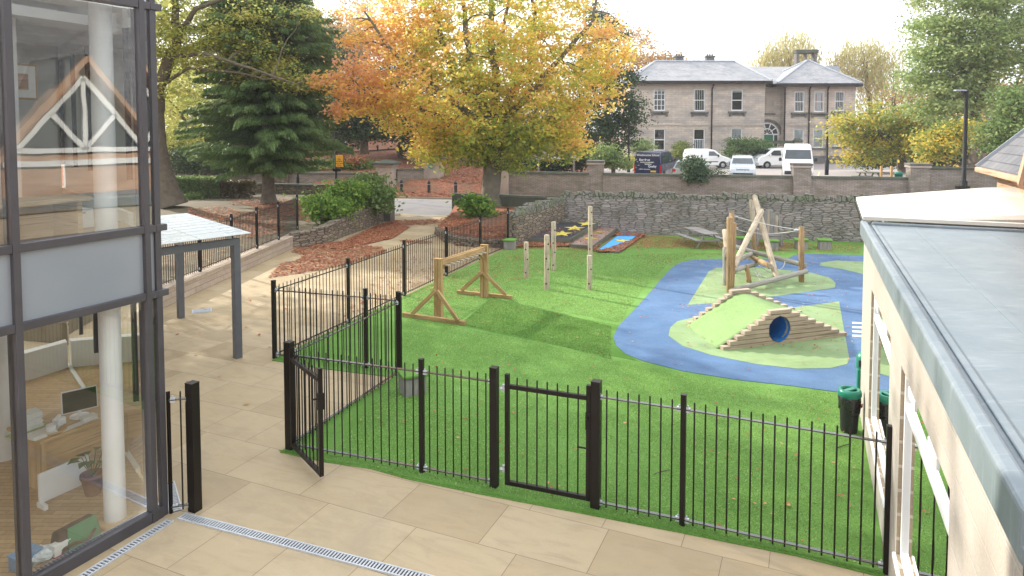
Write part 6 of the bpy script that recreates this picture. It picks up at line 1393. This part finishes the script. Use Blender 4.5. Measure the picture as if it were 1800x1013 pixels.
tree('beech_tree', 'big beech with orange and yellow autumn leaves behind the turf', 33, (866, 371), [(862, 345, 16.5), (866, 300, 16), (870, 255, 17.5), (868, 225, 15)], bb, 1700, 80000, .19, 'lv_beech', .30, 'bark_beech',
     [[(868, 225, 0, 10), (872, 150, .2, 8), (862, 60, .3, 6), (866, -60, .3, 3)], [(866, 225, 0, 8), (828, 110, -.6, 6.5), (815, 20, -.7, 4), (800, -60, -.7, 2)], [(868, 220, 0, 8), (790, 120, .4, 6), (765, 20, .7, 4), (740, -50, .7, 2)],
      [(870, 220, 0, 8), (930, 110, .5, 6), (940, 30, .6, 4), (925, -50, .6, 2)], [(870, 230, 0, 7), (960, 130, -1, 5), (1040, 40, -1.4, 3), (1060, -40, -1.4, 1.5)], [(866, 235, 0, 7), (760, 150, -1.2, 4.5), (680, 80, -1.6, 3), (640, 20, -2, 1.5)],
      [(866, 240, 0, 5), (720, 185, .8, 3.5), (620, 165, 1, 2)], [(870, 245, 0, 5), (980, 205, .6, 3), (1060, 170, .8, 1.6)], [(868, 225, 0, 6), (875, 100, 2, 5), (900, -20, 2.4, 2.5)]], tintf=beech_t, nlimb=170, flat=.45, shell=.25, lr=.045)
# left maple
tree('maple_tree', 'thick-trunked maple with yellow-green leaves beside the glazed building', 33, (303, 357), [(296, 338, 20), (283, 300, 18), (275, 255, 16.5), (272, 205, 15), (277, 165, 13)],
     [(330, 70, 70, 55, 2.6), (405, 80, 62, 32, 1.5), (462, 108, 55, 26, 1.1), (512, 138, 40, 18, .6), (540, 150, 22, 12, .25), (480, 22, 85, 24, 1.2), (300, 20, 60, 50, 1.5), (310, 150, 40, 28, .6), (240, 40, 90, 70, 2), (370, -20, 110, 28, 1.2), (425, 122, 40, 18, .4), (360, 110, 60, 30, 1.2), (430, 60, 70, 34, 1.4)],
     330, 25000, .165, 'lv_maple', .40, 'bark', [[(280, 165, 0, 11), (296, 105, -.3, 10), (312, 60, -.5, 7), (308, -20, -.5, 5)], [(278, 170, 0, 9), (262, 90, .5, 7), (240, 0, .6, 4)], [(312, 60, -.5, 5), (345, 15, -1, 4), (420, -10, -1.4, 2)], [(300, 100, -.3, 4), (360, 95, -1.4, 3), (440, 120, -1.8, 2), (520, 148, -2, 1)], [(284, 150, 0, 4), (330, 120, -.8, 2.5), (420, 128, -1.5, 1.6), (470, 140, -1.6, 1)]], nlimb=34, flat=.55, shell=.2, lr=.03)
# conifer
def conifer(label, Y, px, ytop, ybot, ybase, prof, tw):
    k = pxm(Y); b = D(px, ybase, Y); zt = D(px, ytop, Y).z; zb = D(px, ybot, Y).z; r = root('conifer_tree', label, 'tree', b)
    trunk_mesh([b - Vector((0, 0, .15)), b + Vector((0, 0, .35)), V3(b, zb), V3(b, zt)], [tw * k * 1.5, tw * k, tw * k * .85, .04]).build('trunk', mt['bark'], r)
    V = []; T = []; tm = MB(); cx, cy = b.x, b.y; cen = []; ax = []; nb = 0; sz = []
    z = zb
    while z < zt:
        f_ = (z - zb) / (zt - zb); rad = np.interp(f_, [a for a, c in prof], [c * k for a, c in prof])
        for i in range(13):
            a = rng.uniform(0, 6.283); L = rad * rng.uniform(.72, 1.06); ns = int(9 + L * 9); t = np.linspace(.12, 1, ns); z0 = z + rng.uniform(-.25, .25); dr = rng.uniform(.16, .34); tn = rng.uniform(0, 1)
            x = L * t; zz = z0 + .22 * x - dr * x * x / max(rad, .5) * 1.1
            wd = .55 * np.sin(np.pi * np.clip(t * .9 + .1, 0, 1)) * min(1, L / 2)
            for q in range(20):
                s_ = rng.uniform(-1, 1, ns) * wd; xx = x + rng.uniform(-.05, .05, ns)
                c = np.stack([cx + np.cos(a) * xx - np.sin(a) * s_, cy + np.sin(a) * xx + np.cos(a) * s_, zz - np.abs(s_) * .5 - rng.uniform(0, .2, ns)], 1); cen.append(c)
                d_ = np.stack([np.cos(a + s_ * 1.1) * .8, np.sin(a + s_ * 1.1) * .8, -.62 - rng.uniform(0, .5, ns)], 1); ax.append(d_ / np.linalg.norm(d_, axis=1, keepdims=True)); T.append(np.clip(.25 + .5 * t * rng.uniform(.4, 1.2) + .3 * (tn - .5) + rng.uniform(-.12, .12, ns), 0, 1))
            if rng.uniform() < .4: tm.tube([(cx, cy, z0), (cx + math.cos(a) * L * .5, cy + math.sin(a) * L * .5, z0 + .08 * L), (cx + math.cos(a) * L * .9, cy + math.sin(a) * L * .9, z0 + .2 * L - dr * L * .8)], [.03, .02, .008], 4, False)
        z += .30 * (1 - .3 * f_)
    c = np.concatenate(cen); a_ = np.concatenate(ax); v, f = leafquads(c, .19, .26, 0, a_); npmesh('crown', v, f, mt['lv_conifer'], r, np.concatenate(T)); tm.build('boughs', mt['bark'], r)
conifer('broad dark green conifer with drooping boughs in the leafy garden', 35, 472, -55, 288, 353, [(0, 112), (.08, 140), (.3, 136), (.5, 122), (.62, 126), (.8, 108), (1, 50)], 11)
# unseen trees added beyond the left edge to shade the entrance court
def off_tree(name, label, x, y, zc, rr, n, mat):
    r = root(name, label, 'tree', (x, y, .4)); m = MB(); m.tube([(x, y, .2), (x, y, 1), (x + .2, y, zc * .6), (x, y, zc)], [.6, .45, .35, .2], 12)
    bl = [(np.array((x + a * rr, y + b * rr, zc + c * rr)), np.array((1, 1, .8)) * rr * .62, 1) for a, b, c in ((0, 0, .3), (.5, .3, 0), (-.5, .2, .1), (.1, -.5, 0), (0, .5, -.1), (.4, -.3, -.3), (-.3, -.3, -.3), (0, 0, -.4))]
    o, cs = crown('crown', bl, 260, n, .3, mat, r, .6, shell=.2); limbs(m, Vector((x, y, zc * .6)), .08, [Vector(c) for c in cs[::9]], 6, .1); m.build('trunk', mt['bark'], r)
off_tree('added_shade_tree', 'yellowing tree standing out of the picture behind the glazed building', -18, 20, 10.5, 6.5, 14000, 'lv_maple')
off_tree('added_shade_tree', 'tall yellowing tree out of the picture left of the thick-trunked maple', -25, 26, 15, 7, 14000, 'lv_maple')
# dark evergreens in the middle distance
def simple(name, label, Y, bx, by, bl, ncl, nlf, size, mat, csz=.5, tw=6, group=None, **kw):
    return tree(name, label, Y, (bx, by), [(bx, by - 12, tw), (bx + random.uniform(-4, 4), (by + bl[0][1]) / 2, tw * .85), (bl[0][0], bl[0][1], tw * .5)], bl, ncl, nlf, size, mat, csz, group=group, nlimb=kw.pop('nlimb', 14), **kw)
simple('holly_tree', 'dark evergreen tree behind the yellow sign and left wall', 52, 640, 268, [(650, 190, 60, 55, 2), (610, 215, 50, 28, 1), (690, 215, 40, 25, .8), (640, 150, 50, 40, 1.2), (600, 190, 40, 50, 1.4), (660, 225, 60, 22, 1.2), (680, 150, 50, 50, 1.3)], 190, 14000, .24, 'lv_dark', .55, 7)
simple('holly_tree', 'dark evergreen tree behind the grand gate piers', 55, 705, 283, [(735, 195, 45, 50, 2), (760, 220, 40, 40, 1.4), (700, 170, 40, 40, 1), (790, 200, 40, 60, 1.5), (740, 240, 60, 26, 1.4), (720, 120, 60, 60, 1.5)], 190, 15000, .25, 'lv_dark', .55, 7)
simple('holly_tree', 'tall dark tree in the gap right of the conifer', 58, 598, 268, [(590, 150, 45, 90, 2), (565, 220, 45, 40, 1.2), (575, 90, 35, 60, 1), (600, 230, 50, 30, 1)], 150, 11000, .26, 'lv_dark', .6, 8)
simple('thin_tree', 'slender tree trunk standing above the leafy bank', 50, 585, 300, [(580, 200, 34, 30, 1), (560, 250, 34, 18, 1)], 40, 2600, .22, 'lv_dark', .5, 4)
simple('yew_tree', 'dark yew beside the left corner of the stone house', 50, 1068, 292, [(1068, 190, 42, 70, 2), (1085, 235, 36, 36, 1.2), (1112, 205, 24, 14, .4), (1050, 120, 40, 60, 1.5), (1116, 185, 16, 8, .2), (1030, 220, 40, 50, 1.2), (1060, 60, 40, 60, 1.2), (1050, 265, 40, 26, 1.2), (1090, 160, 30, 50, 1), (1010, 260, 40, 30, 1)], 260, 26000, .2, 'lv_dark', .4, 8)
simple('laurel_bush', 'fresh green laurel spilling over the wall by the brick pier', 43.6, 1078, 300, [(1075, 280, 24, 18, 1), (1062, 270, 20, 16, .7), (1092, 290, 16, 8, .4)], 60, 2600, .17, 'lv_green', .3, 3, nlimb=6)
simple('woodland_tree', 'yellow-green woodland tree behind the maple trunk', 50, 318, 330, [(330, 215, 55, 60, 2), (300, 260, 50, 40, 1.2), (360, 270, 40, 30, .8), (300, 160, 60, 50, 1.6)], 140, 10000, .24, 'lv_maple', .6, 6)
simple('woodland_tree', 'dark green bushy tree behind the clipped hedge', 46, 360, 315, [(350, 285, 50, 24, 1.4), (400, 280, 45, 24, 1.2), (310, 285, 40, 26, 1.2)], 90, 6000, .2, 'lv_dark', .45, 4)
for i, (x, y, rx, ry, Y, m_, lb) in enumerate(((420, 120, 90, 120, 72, 'lv_dark', 'tall dark woodland tree far behind the conifer'), (610, 60, 45, 70, 80, 'lv_orange', 'pale orange tree far behind, right of the conifer'), (700, 240, 90, 26, 75, 'lv_maple', 'sunlit yellow-green bushes beyond the rustic fence'), (560, 245, 90, 26, 76, 'lv_maple', 'sunlit yellow-green bushes seen below the conifer'), (300, 90, 120, 120, 75, 'lv_maple', 'tall yellowing tree far behind the maple'), (820, 215, 90, 60, 66, 'lv_dark', 'dark tree mass behind the beech trunk'), (960, 210, 70, 70, 60, 'lv_dark', 'dark evergreen behind the notice board'), (130, 120, 150, 160, 70, 'lv_dark', 'dark tree behind the glazed building'), (640, 200, 110, 70, 68, 'lv_dark', 'dark woodland behind the two holly trees'), (340, 190, 110, 90, 64, 'lv_maple', 'yellow woodland seen between the maple and the conifer'), (590, 130, 60, 90, 90, 'lv_dark', 'dark tall tree far behind the sign posts'))):
    simple('woodland_tree', lb, Y, x, 275, [(x, y, rx, ry, 2), (x + rx * .4, y + ry * .35, rx * .6, ry * .5, .8), (x - rx * .4, y + ry * .3, rx * .6, ry * .5, .8)], 120, 8000, .32, m_, .8, 5)
simple('orange_tree', 'pale orange tree rising behind the left end of the stone house', 95, 1135, 280, [(1140, 130, 40, 45, 1), (1115, 90, 30, 45, .8), (1170, 115, 28, 24, .6)], 90, 5000, .4, 'lv_orange', 1.0, 4)
simple('willow_tree', 'pale yellow weeping willow right behind the open chimney', 105, 1388, 260, [(1388, 95, 44, 36, 2), (1360, 115, 30, 26, .8), (1418, 110, 28, 28, .8), (1330, 120, 20, 14, .3)], 120, 8000, .7, 'lv_willow', 1.1, 5, wl=.16, droop=.7)
simple('willow_tree', 'pale yellow weeping willow behind the right end of the house', 100, 1530, 270, [(1520, 110, 48, 36, 2), (1560, 125, 40, 40, 1), (1490, 120, 24, 30, .7), (1540, 160, 40, 40, 1)], 130, 8500, .7, 'lv_willow', 1.1, 5, wl=.16, droop=.7)
# right side
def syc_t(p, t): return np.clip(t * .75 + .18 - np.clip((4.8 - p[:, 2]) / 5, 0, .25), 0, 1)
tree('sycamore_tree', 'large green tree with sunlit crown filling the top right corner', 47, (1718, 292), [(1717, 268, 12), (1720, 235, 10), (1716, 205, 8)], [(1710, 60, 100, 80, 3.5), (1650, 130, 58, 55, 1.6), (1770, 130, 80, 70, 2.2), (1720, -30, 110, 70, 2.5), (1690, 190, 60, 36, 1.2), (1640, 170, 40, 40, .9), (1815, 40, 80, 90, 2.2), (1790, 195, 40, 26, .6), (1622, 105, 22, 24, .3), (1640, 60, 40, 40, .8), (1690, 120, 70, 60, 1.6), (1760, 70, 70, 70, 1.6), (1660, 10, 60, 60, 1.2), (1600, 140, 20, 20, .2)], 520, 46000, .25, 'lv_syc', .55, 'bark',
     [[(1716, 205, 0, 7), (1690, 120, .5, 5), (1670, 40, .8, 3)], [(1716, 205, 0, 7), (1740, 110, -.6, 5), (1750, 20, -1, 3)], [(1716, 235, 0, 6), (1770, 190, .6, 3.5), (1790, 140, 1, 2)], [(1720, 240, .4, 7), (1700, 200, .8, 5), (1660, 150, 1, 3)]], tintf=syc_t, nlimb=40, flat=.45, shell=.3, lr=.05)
simple('rowan_tree', 'low spreading tree turning yellow in front of the right end of the house', 52, 1587, 300, [(1545, 235, 60, 34, 2.2), (1490, 230, 26, 26, .8), (1600, 230, 45, 34, 1.4), (1520, 268, 46, 24, 1.2), (1570, 205, 50, 26, 1), (1480, 212, 16, 14, .3), (1590, 265, 40, 20, .8), (1640, 245, 34, 26, .9), (1570, 250, 60, 26, 1.4), (1610, 210, 40, 24, .9)], 210, 15000, .25, 'lv_yellow', .5, 6, nlimb=40, lr=.05)
simple('yellow_shrub', 'bright yellow and green shrub behind the lamp post', 44, 1665, 296, [(1655, 250, 40, 24, 1.6), (1690, 235, 26, 22, .8), (1640, 268, 26, 16, .6), (1670, 225, 30, 20, .6)], 80, 4800, .22, 'lv_yellow', .42, 3)
simple('pale_green_shrub', 'silvery green bush behind the slate roof', 36, 1785, 300, [(1785, 185, 32, 36, 1.4), (1760, 240, 24, 30, 1), (1790, 245, 24, 40, 1)], 80, 5000, .2, 'lv_green', .4, 4)
simple('dark_hedge_tree', 'dark green bushes in shade below the sycamore', 53, 1720, 296, [(1720, 268, 60, 24, 2), (1640, 285, 40, 12, .7), (1770, 255, 40, 40, 1)], 90, 5500, .24, 'lv_dark', .5, 4)
simple('dark_hedge_tree', 'dark clipped hedge low behind the yellowing tree', 58, 1540, 292, [(1540, 284, 55, 11, 2), (1590, 280, 30, 14, .8)], 60, 4000, .2, 'lv_dark', .4, 3)
simple('far_tree', 'hazy yellow-brown trees behind the sycamore', 90, 1620, 270, [(1620, 200, 60, 60, 2), (1700, 190, 60, 60, 2), (1780, 180, 60, 70, 2)], 90, 5500, .5, 'lv_orange', 1.0, 4)
# bare-branched tree
r = root('bare_tree', 'bare brown-twigged tree between the house and the sycamore', 'tree', D(1580, 296, 54)); m = MB(); b0 = D(1580, 296, 54); m.tube([b0 - Vector((0, 0, .2)), D(1578, 260, 54), D(1574, 235, 54)], [.12, .10, .09], 8)
tips = []
for i in range(46):
    tx = rng.uniform(1505, 1650); ty = 232 - abs(rng.normal()) * 40 - max(0, 40 - abs(tx - 1590)) * .9; ty = max(ty, 120); limbs(m, [D(1574, 235, 54), D(1577, 250, 54)], .05, [D(tx, ty, 54 + rng.uniform(-2, 2))], 6, .15, .03)
    tip = Vector(m.v[-1])
    for q in range(3): limbs(m, tip, .02, [D(tx + rng.uniform(-22, 22), ty + rng.uniform(-18, 12), 54 + rng.uniform(-2, 2))], 4, .1, .02)
m.build('trunk', mt['bark_twig'], r); o, cs = crown('crown', blobs([(1560, 200, 60, 40, 1), (1610, 180, 40, 40, 1)], 54), 60, 900, .2, 'lv_yellow', r, .6)
# shrubs
def shrub(name, label, Y, bl, ncl, nlf, size, mat, csz, bx, by, cat='shrub', **kw):
    b = D(bx, by, Y); r = root(name, label, cat, b); B = blobs(bl, Y); o, cs = crown('foliage', B, ncl, nlf, size, mat, r, csz, **kw); m = MB()
    for i in rng.choice(len(cs), min(26, len(cs)), replace=False): limbs(m, b, .02, [cs[i]], 4, .1, .01)
    m.build('stems', mt['bark_twig'], r); return r
shrub('light_green_shrub', 'low yellow-green shrub at the left end of the dry-stone wall', 27.2, [(572, 368, 30, 20, 1.4), (556, 358, 14, 12, .4), (590, 372, 22, 16, .8)], 80, 4200, .15, 'lv_shrub', .24, 574, 398, flat=.2)
shrub('upright_shrub', 'feathery mid-green shrub between two rounder shrubs', 28.4, [(606, 350, 22, 28, 1.2), (596, 335, 14, 16, .5), (622, 340, 18, 20, .8)], 80, 4600, .13, 'lv_shrub', .2, 608, 392, flat=.1)
shrub('dark_green_shrub', 'large glossy green shrub beside the square gate post', 29.8, [(648, 345, 34, 30, 1.8), (668, 350, 20, 26, .9), (634, 325, 16, 14, .5), (655, 322, 16, 12, .5)], 110, 6400, .16, 'lv_green', .24, 650, 388, flat=.2)
shrub('rhododendron', 'small leafy rhododendron beside the beech trunk', 29.5, [(833, 362, 24, 14, 1.4), (848, 368, 16, 12, .8), (838, 350, 12, 8, .4)], 50, 1500, .24, 'lv_shrub', .2, 838, 384, flat=.3, wl=.4)
shrub('round_evergreen', 'big rounded dark green evergreen bush in front of the house', 67, [(1312, 266, 40, 20, 2), (1300, 258, 26, 14, .8), (1335, 262, 22, 14, .8)], 110, 8500, .2, 'lv_green', .35, 1312, 287, tintf=lambda p, t: t * .3)
shrub('house_bush', 'reddish green bush beside the white glazed door of the house', 71, [(1198, 264, 13, 14, 1)], 40, 2400, .2, 'lv_yellow', .3, 1198, 284, tintf=lambda p, t: t * .6)
shrub('house_bush', 'green bush behind the navy minibus', 70, [(1128, 258, 18, 13, 1)], 40, 2600, .2, 'lv_green', .3, 1128, 284)
shrub('golden_bush', 'small golden bush by the thin pole left of the navy minibus', 60, [(1106, 284, 10, 10, 1)], 24, 900, .18, 'lv_yellow', .25, 1106, 294)
bankplants_ = [(900 + 16 * i, 288 + random.uniform(-8, 4), 16, 14, 1) for i in range(9)]; shrub('evergreen_undergrowth', 'dark evergreen undergrowth behind the wall under the beech', 51, bankplants_, 90, 6000, .2, 'lv_dark', .4, 968, 296)
iv = wpt(1220); 
shrub('ivy_clump', 'thick ivy clump hanging over the old brick boundary wall', 40.35, [(1217, 288, 20, 12, 1.6), (1222, 302, 16, 14, 1), (1212, 308, 8, 14, .4), (1250, 303, 26, 3, .4), (1232, 312, 6, 10, .3)], 90, 4600, .15, 'lv_ivy', .2, 1218, 306, cat='ivy')
# clipped hedge
hb = D(310, 343, 38.5); he = D(395, 341, 37.8); r = root('clipped_hedge', 'clipped green hedge with a browned right end in the leafy garden', 'hedge', hb)
def hedge(a, b, w, z0, z1, n, mat, size, tf=None):
    t = rng.uniform(0, 1, n); fc = rng.integers(0, 3, n); s_ = rng.uniform(-1, 1, n) * w / 2; z = rng.uniform(z0, z1, n)
    s_ = np.where(fc == 0, -w / 2, np.where(fc == 1, w / 2, s_)) + rng.normal(size=n) * .05; z = np.where(fc == 2, z1, z) + rng.normal(size=n) * .05
    d = np.array(b - a); dn = d / np.linalg.norm(d); sd = np.array([-dn[1], dn[0], 0]); p = np.array(a) + d * t[:, None] + sd * s_[:, None]; p[:, 2] = z; return p
p = hedge(hb + Vector((-2, 0, 0)), he, 1.0, .45, 1.5, 9000, None, .1); v, f = leafquads(p, .12, .6); npmesh('foliage', v, f, mt['lv_green'], r, rng.uniform(0, .5, len(p)))
p = hedge(he, he + Vector((1.6, .1, 0)), .9, .45, 1.3, 3000, None, .1); v, f = leafquads(p, .12, .6); npmesh('browned_end', v, f, mt['lv_brown'], r, rng.uniform(0, 1, len(p)))
MB().beam(V3(hb + Vector((-2, 0, 0)), .95), V3(he, .95), .9, .95).build('twigs', mt['bark'], r)
# bank plants above the left wall
def bankplants(name, label, bl, Y, mat, n, size): 
    b = D(bl[0][0], bl[0][1] + 12, Y); o, cs = crown(name, blobs(bl, Y), n // 40, n, size, mat, None, .3, loc=tuple(b)); tag(o, label, 'plants', kind='stuff')
bankplants('bank_ground_cover', 'green ground cover along the top of the left boundary wall', [(540 + 20 * i, 288 + random.uniform(-4, 4), 16, 8, 1) for i in range(7)] + [(330 + 24 * i, 292, 18, 8, 1) for i in range(7)], 49, 'lv_shrub', 5200, .18)
bankplants('red_creeper', 'red-leaved creeper patch beside the yellow sign', [(625, 283, 12, 8, 1)], 48.6, 'lv_fallen', 500, .18)
b = D(340, 346, 37); o, cs = crown('strappy_plant', blobs([(338, 346, 18, 4, 1)], 37), 12, 420, .35, 'lv_green', None, .2, wl=.14, loc=tuple(b)); tag(o, 'low strappy green plant at the foot of the hedge', 'plant')
# rustic fence on the bank
r = root('rustic_fence', 'rustic dark rail fence crossing the leafy bank behind the gate piers', 'fence', D(690, 268, 58))
for y0, y1 in ((270, 258), (277, 265), (284, 272)): MB().beam(D(565, y0 + 3, 57), D(745, y1, 59), .07, .14).build('rail', mt['bark'], r)
for x in (575, 620, 664, 705, 745): q = D(x, 270, 58); MB().box((q.x, 58, q.z - .4), (.14, .14, 2.2)).build('post', mt['bark'], r)
# ---------------- fallen leaves ----------------
def fill(poly, n, z=None, zf=None, pw=None):
    poly = [Vector((p[0], p[1], 0)) for p in poly]; tri = tessellate_polygon([poly]); A_ = np.array([[(poly[i].x, poly[i].y) for i in t] for t in tri]); ar = np.abs(np.cross(A_[:, 1] - A_[:, 0], A_[:, 2] - A_[:, 0])); k = rng.choice(len(tri), n, p=ar / ar.sum())
    u = rng.uniform(0, 1, (n, 2)); fl_ = u.sum(1) > 1; u[fl_] = 1 - u[fl_]; T = A_[k]; xy = T[:, 0] + (T[:, 1] - T[:, 0]) * u[:, :1] + (T[:, 2] - T[:, 0]) * u[:, 1:]
    return xy
def clumpy(xy, scale, thr):
    f_ = np.zeros(len(xy))
    for i in range(7):
        k = rng.normal(size=2) * scale; f_ += np.sin(xy @ k + rng.uniform(0, 6.28))
    return f_ > thr
def leaves_on(name, label, parts, size, mat='lv_fallen'):
    cs = []
    for poly, n, z, cl in parts:
        xy = fill(poly, n)
        if cl is not None: xy = xy[clumpy(xy, 1.1, cl)]
        zz = (z(xy) if callable(z) else np.full(len(xy), z)) + rng.uniform(.012, .042, len(xy)); cs.append(np.column_stack([xy, zz]))
    c = np.concatenate(cs); v, f = leafquads(c, size, .75, .86); v[:, 2] = np.maximum(v[:, 2], np.repeat(c[:, 2], 4) - .012)
    o = npmesh(name, v, f, mt[mat], None, rng.uniform(0, 1, len(c)), tuple(c.mean(0))); tag(o, label, 'fallen leaves', kind='stuff')
PP = lambda l, z=0: [P(a, b, z) for a, b in l]
yard = PP([(560, 800), (1200, 925), (1500, 985), (1513, 445), (1120, 435), (893, 440), (711, 525), (700, 650)])
back = PP([(893, 437), (1050, 445), (1150, 437), (1513, 446), (1513, 433), (1230, 422), (1128, 414), (1000, 430), (893, 432)])
leaves_on('turf_leaves', 'orange fallen leaves scattered thinly over the turf and blue track', [(yard, 520, TZ + .012, None), (PP([(893, 437), (711, 521), (760, 540), (1000, 470), (1100, 440)]), 1500, TZ, None), (PP([(1120, 436), (1120, 470), (1513, 470), (1513, 436)]), 900, TZ + .02, None), (PP([(1200, 540), (1200, 620), (1490, 620), (1490, 480), (1250, 480)]), 500, TZ + .02, None), (back, 8500, TZ, -1.2), (back, 5000, TZ, None)], .05)
wallfoot = [Vector((1.9, 27.6, 0)), Vector((5.2, 26.9, 0)), Vector((5.2, 26.2, 0)), Vector((2.4, 26.6, 0))]
leaves_on('stage_leaves', 'rust-red leaf drifts on and around the three star stages', [(wallfoot, 1500, lambda xy: np.full(len(xy), .08), None), (PP([(898, 437), (1000, 436), (1040, 440), (1050, 446), (1130, 418), (1128, 407), (1129, 409), (1090, 446), (1047, 441), (1088, 402), (1042, 434), (1000, 430), (912, 428)]), 5200, .05, None), (PP([(912, 419), (1000, 421), (1050, 395), (975, 395)], .3), 330, .36, None), (PP([(1002, 430), (1042, 433), (1085, 401), (1050, 399)], .2), 500, .22, None), (PP([(1055, 437), (1087, 441), (1123, 411), (1093, 410)], .08), 25, .085, None)], .075)
drive = PP([(520, 436), (600, 428), (660, 400), (690, 388), (795, 386), (770, 410), (800, 432), (690, 440), (600, 470), (470, 490)])
leaves_on('drive_leaves', 'thick carpet of red leaves over the drive by the road', [(drive, 16000, .0, -.3), (PP([(520, 432), (600, 426), (660, 398), (688, 390), (720, 400), (690, 420), (600, 440)]), 15000, .0, None), (PP([(690, 388), (795, 384), (790, 400), (690, 400)]), 700, .0, .3), (PP([(300, 560), (470, 500), (700, 440), (560, 640), (480, 800), (320, 800)]), 60, 0, None), (PP([(700, 440), (893, 434), (700, 520), (600, 560)]), 500, 0, None)], .08)
leaves_on('bed_leaves', 'rust-coloured leaves covering the bed under the beech', [(bedp, 6500, .36, None), (PP([(800, 432), (892, 436), (892, 428), (800, 424)]), 1500, .02, None)], .10)
leaves_on('garden_leaves', 'brown-red leaves strewn over the garden soil', [(PP([(330, 360), (560, 352), (640, 372), (530, 400), (450, 420), (330, 400)], .45), 7000, .45, -.2), (PP([(400, 352), (640, 350), (640, 385), (540, 390)], .45), 5000, .45, None), (PP([(290, 380), (450, 375), (450, 440), (290, 500)], .45), 600, .45, None)], .10)
leaves_on('pavement_leaves', 'red leaves heaped on the pavement and the path between the piers', [([Vector((-14, 43.6, 0)), Vector((-3.6, 41.2, 0)), Vector((4, 40.2, 0)), Vector((4, 42, 0)), Vector((-1.5, 43.5, 0)), Vector((-9, 46, 0))], 9000, .1, None), ([Vector((-5.4, 46.5, 0)), Vector((-1.2, 44, 0)), Vector((3, 62, 0)), Vector((-9, 66, 0))], 12000, lambda xy: np.array([ground_h(a, b) + .03 for a, b in xy]), None)], .14)
# turf fringe along the front edge
fr_pts = []
ed = [P(a, b, 0) for a, b in turf_px]
for a, b in zip(ed, ed[1:]):
    n = int((b - a).length * 900); t = rng.uniform(0, 1, n); q = np.array(a) + np.outer(t, np.array(b - a)); q[:, :2] += rng.normal(size=(n, 2)) * .008; q[:, 2] = TZ - .002; fr_pts.append(q)
c = np.concatenate(fr_pts); ax = rdir(len(c)) * .8 + np.array([-.1, -.5, .5]); ax /= np.linalg.norm(ax, axis=1, keepdims=True); v, f = leafquads(c, .032, .16, 0, ax)
tag(npmesh('turf_fringe', v, f, leafmat('turf_fringe', [(0, (.05, .18, .01)), (1, (.17, .42, .04))], .2), None, rng.uniform(0, 1, len(c)), tuple(c.mean(0))), 'ragged turf pile along the front edge of the lawn', 'turf edge', kind='stuff')

# standing pile of the artificial grass
def pile(poly, n, size, z0=TZ):
    xy = fill(poly, n); c = np.column_stack([xy, np.full(n, z0 + size * .22)]); ax = rdir(n) * .75 + np.array([.12, -.1, .75]); ax /= np.linalg.norm(ax, axis=1, keepdims=True)
    return leafquads(c, size, .2, 0, ax)
front = [(575, 806), (840, 862), (1200, 930), (1545, 1000), (1512, 775), (1506, 697), (1400, 687), (1300, 678), (1200, 662), (1110, 642), (960, 608), (800, 575), (715, 560), (705, 640), (700, 664)]
far_ = [(712, 556), (806, 568), (857, 528), (980, 549), (1088, 568), (1124, 518), (1176, 462), (1222, 450), (1390, 449), (1200, 446), (1100, 450), (1000, 440), (893, 442), (785, 490), (711, 526)]
for poly, n, sz_, stops, nm in ((front, 70000, .032, [(0, (.18, .33, .06)), (.5, (.31, .52, .13)), (1, (.50, .68, .28))], 'turf_blades'), (far_, 60000, .042, [(0, (.15, .27, .05)), (.5, (.27, .45, .115)), (1, (.45, .62, .25))], 'turf_blades_far'), (dark, 26000, .042, [(0, (.09, .20, .03)), (.5, (.165, .34, .065)), (1, (.27, .46, .13))], 'turf_blades_strip')):
    v, f = pile(PP([(min(a, 1074) if poly is dark else a, b) for a, b in poly]), n, sz_); o = npmesh('turf_pile', v, f, leafmat(nm, stops, .3, .6), None, rng.uniform(0, 1, n), (0, 9, 0)); tag(o, 'short artificial grass pile on the lawn', 'turf', kind='stuff')
# ---------------- haze ----------------
t = NT('haze_air'); t.t.nodes.clear(); ho = t.n('ShaderNodeOutputMaterial'); pv2 = t.n('ShaderNodeVolumePrincipled', {'Color': (.93, .95, 1.0, 1), 'Density': .0006, 'Anisotropy': .2}); t.t.links.new(pv2.outputs[0], ho.inputs['Volume'])
hz = MB().box((0, 550, 13.0), (1900, 2000, 28.2)).build('haze', t.m, None, (0, 550, 13)); tag(hz, kind='stuff')
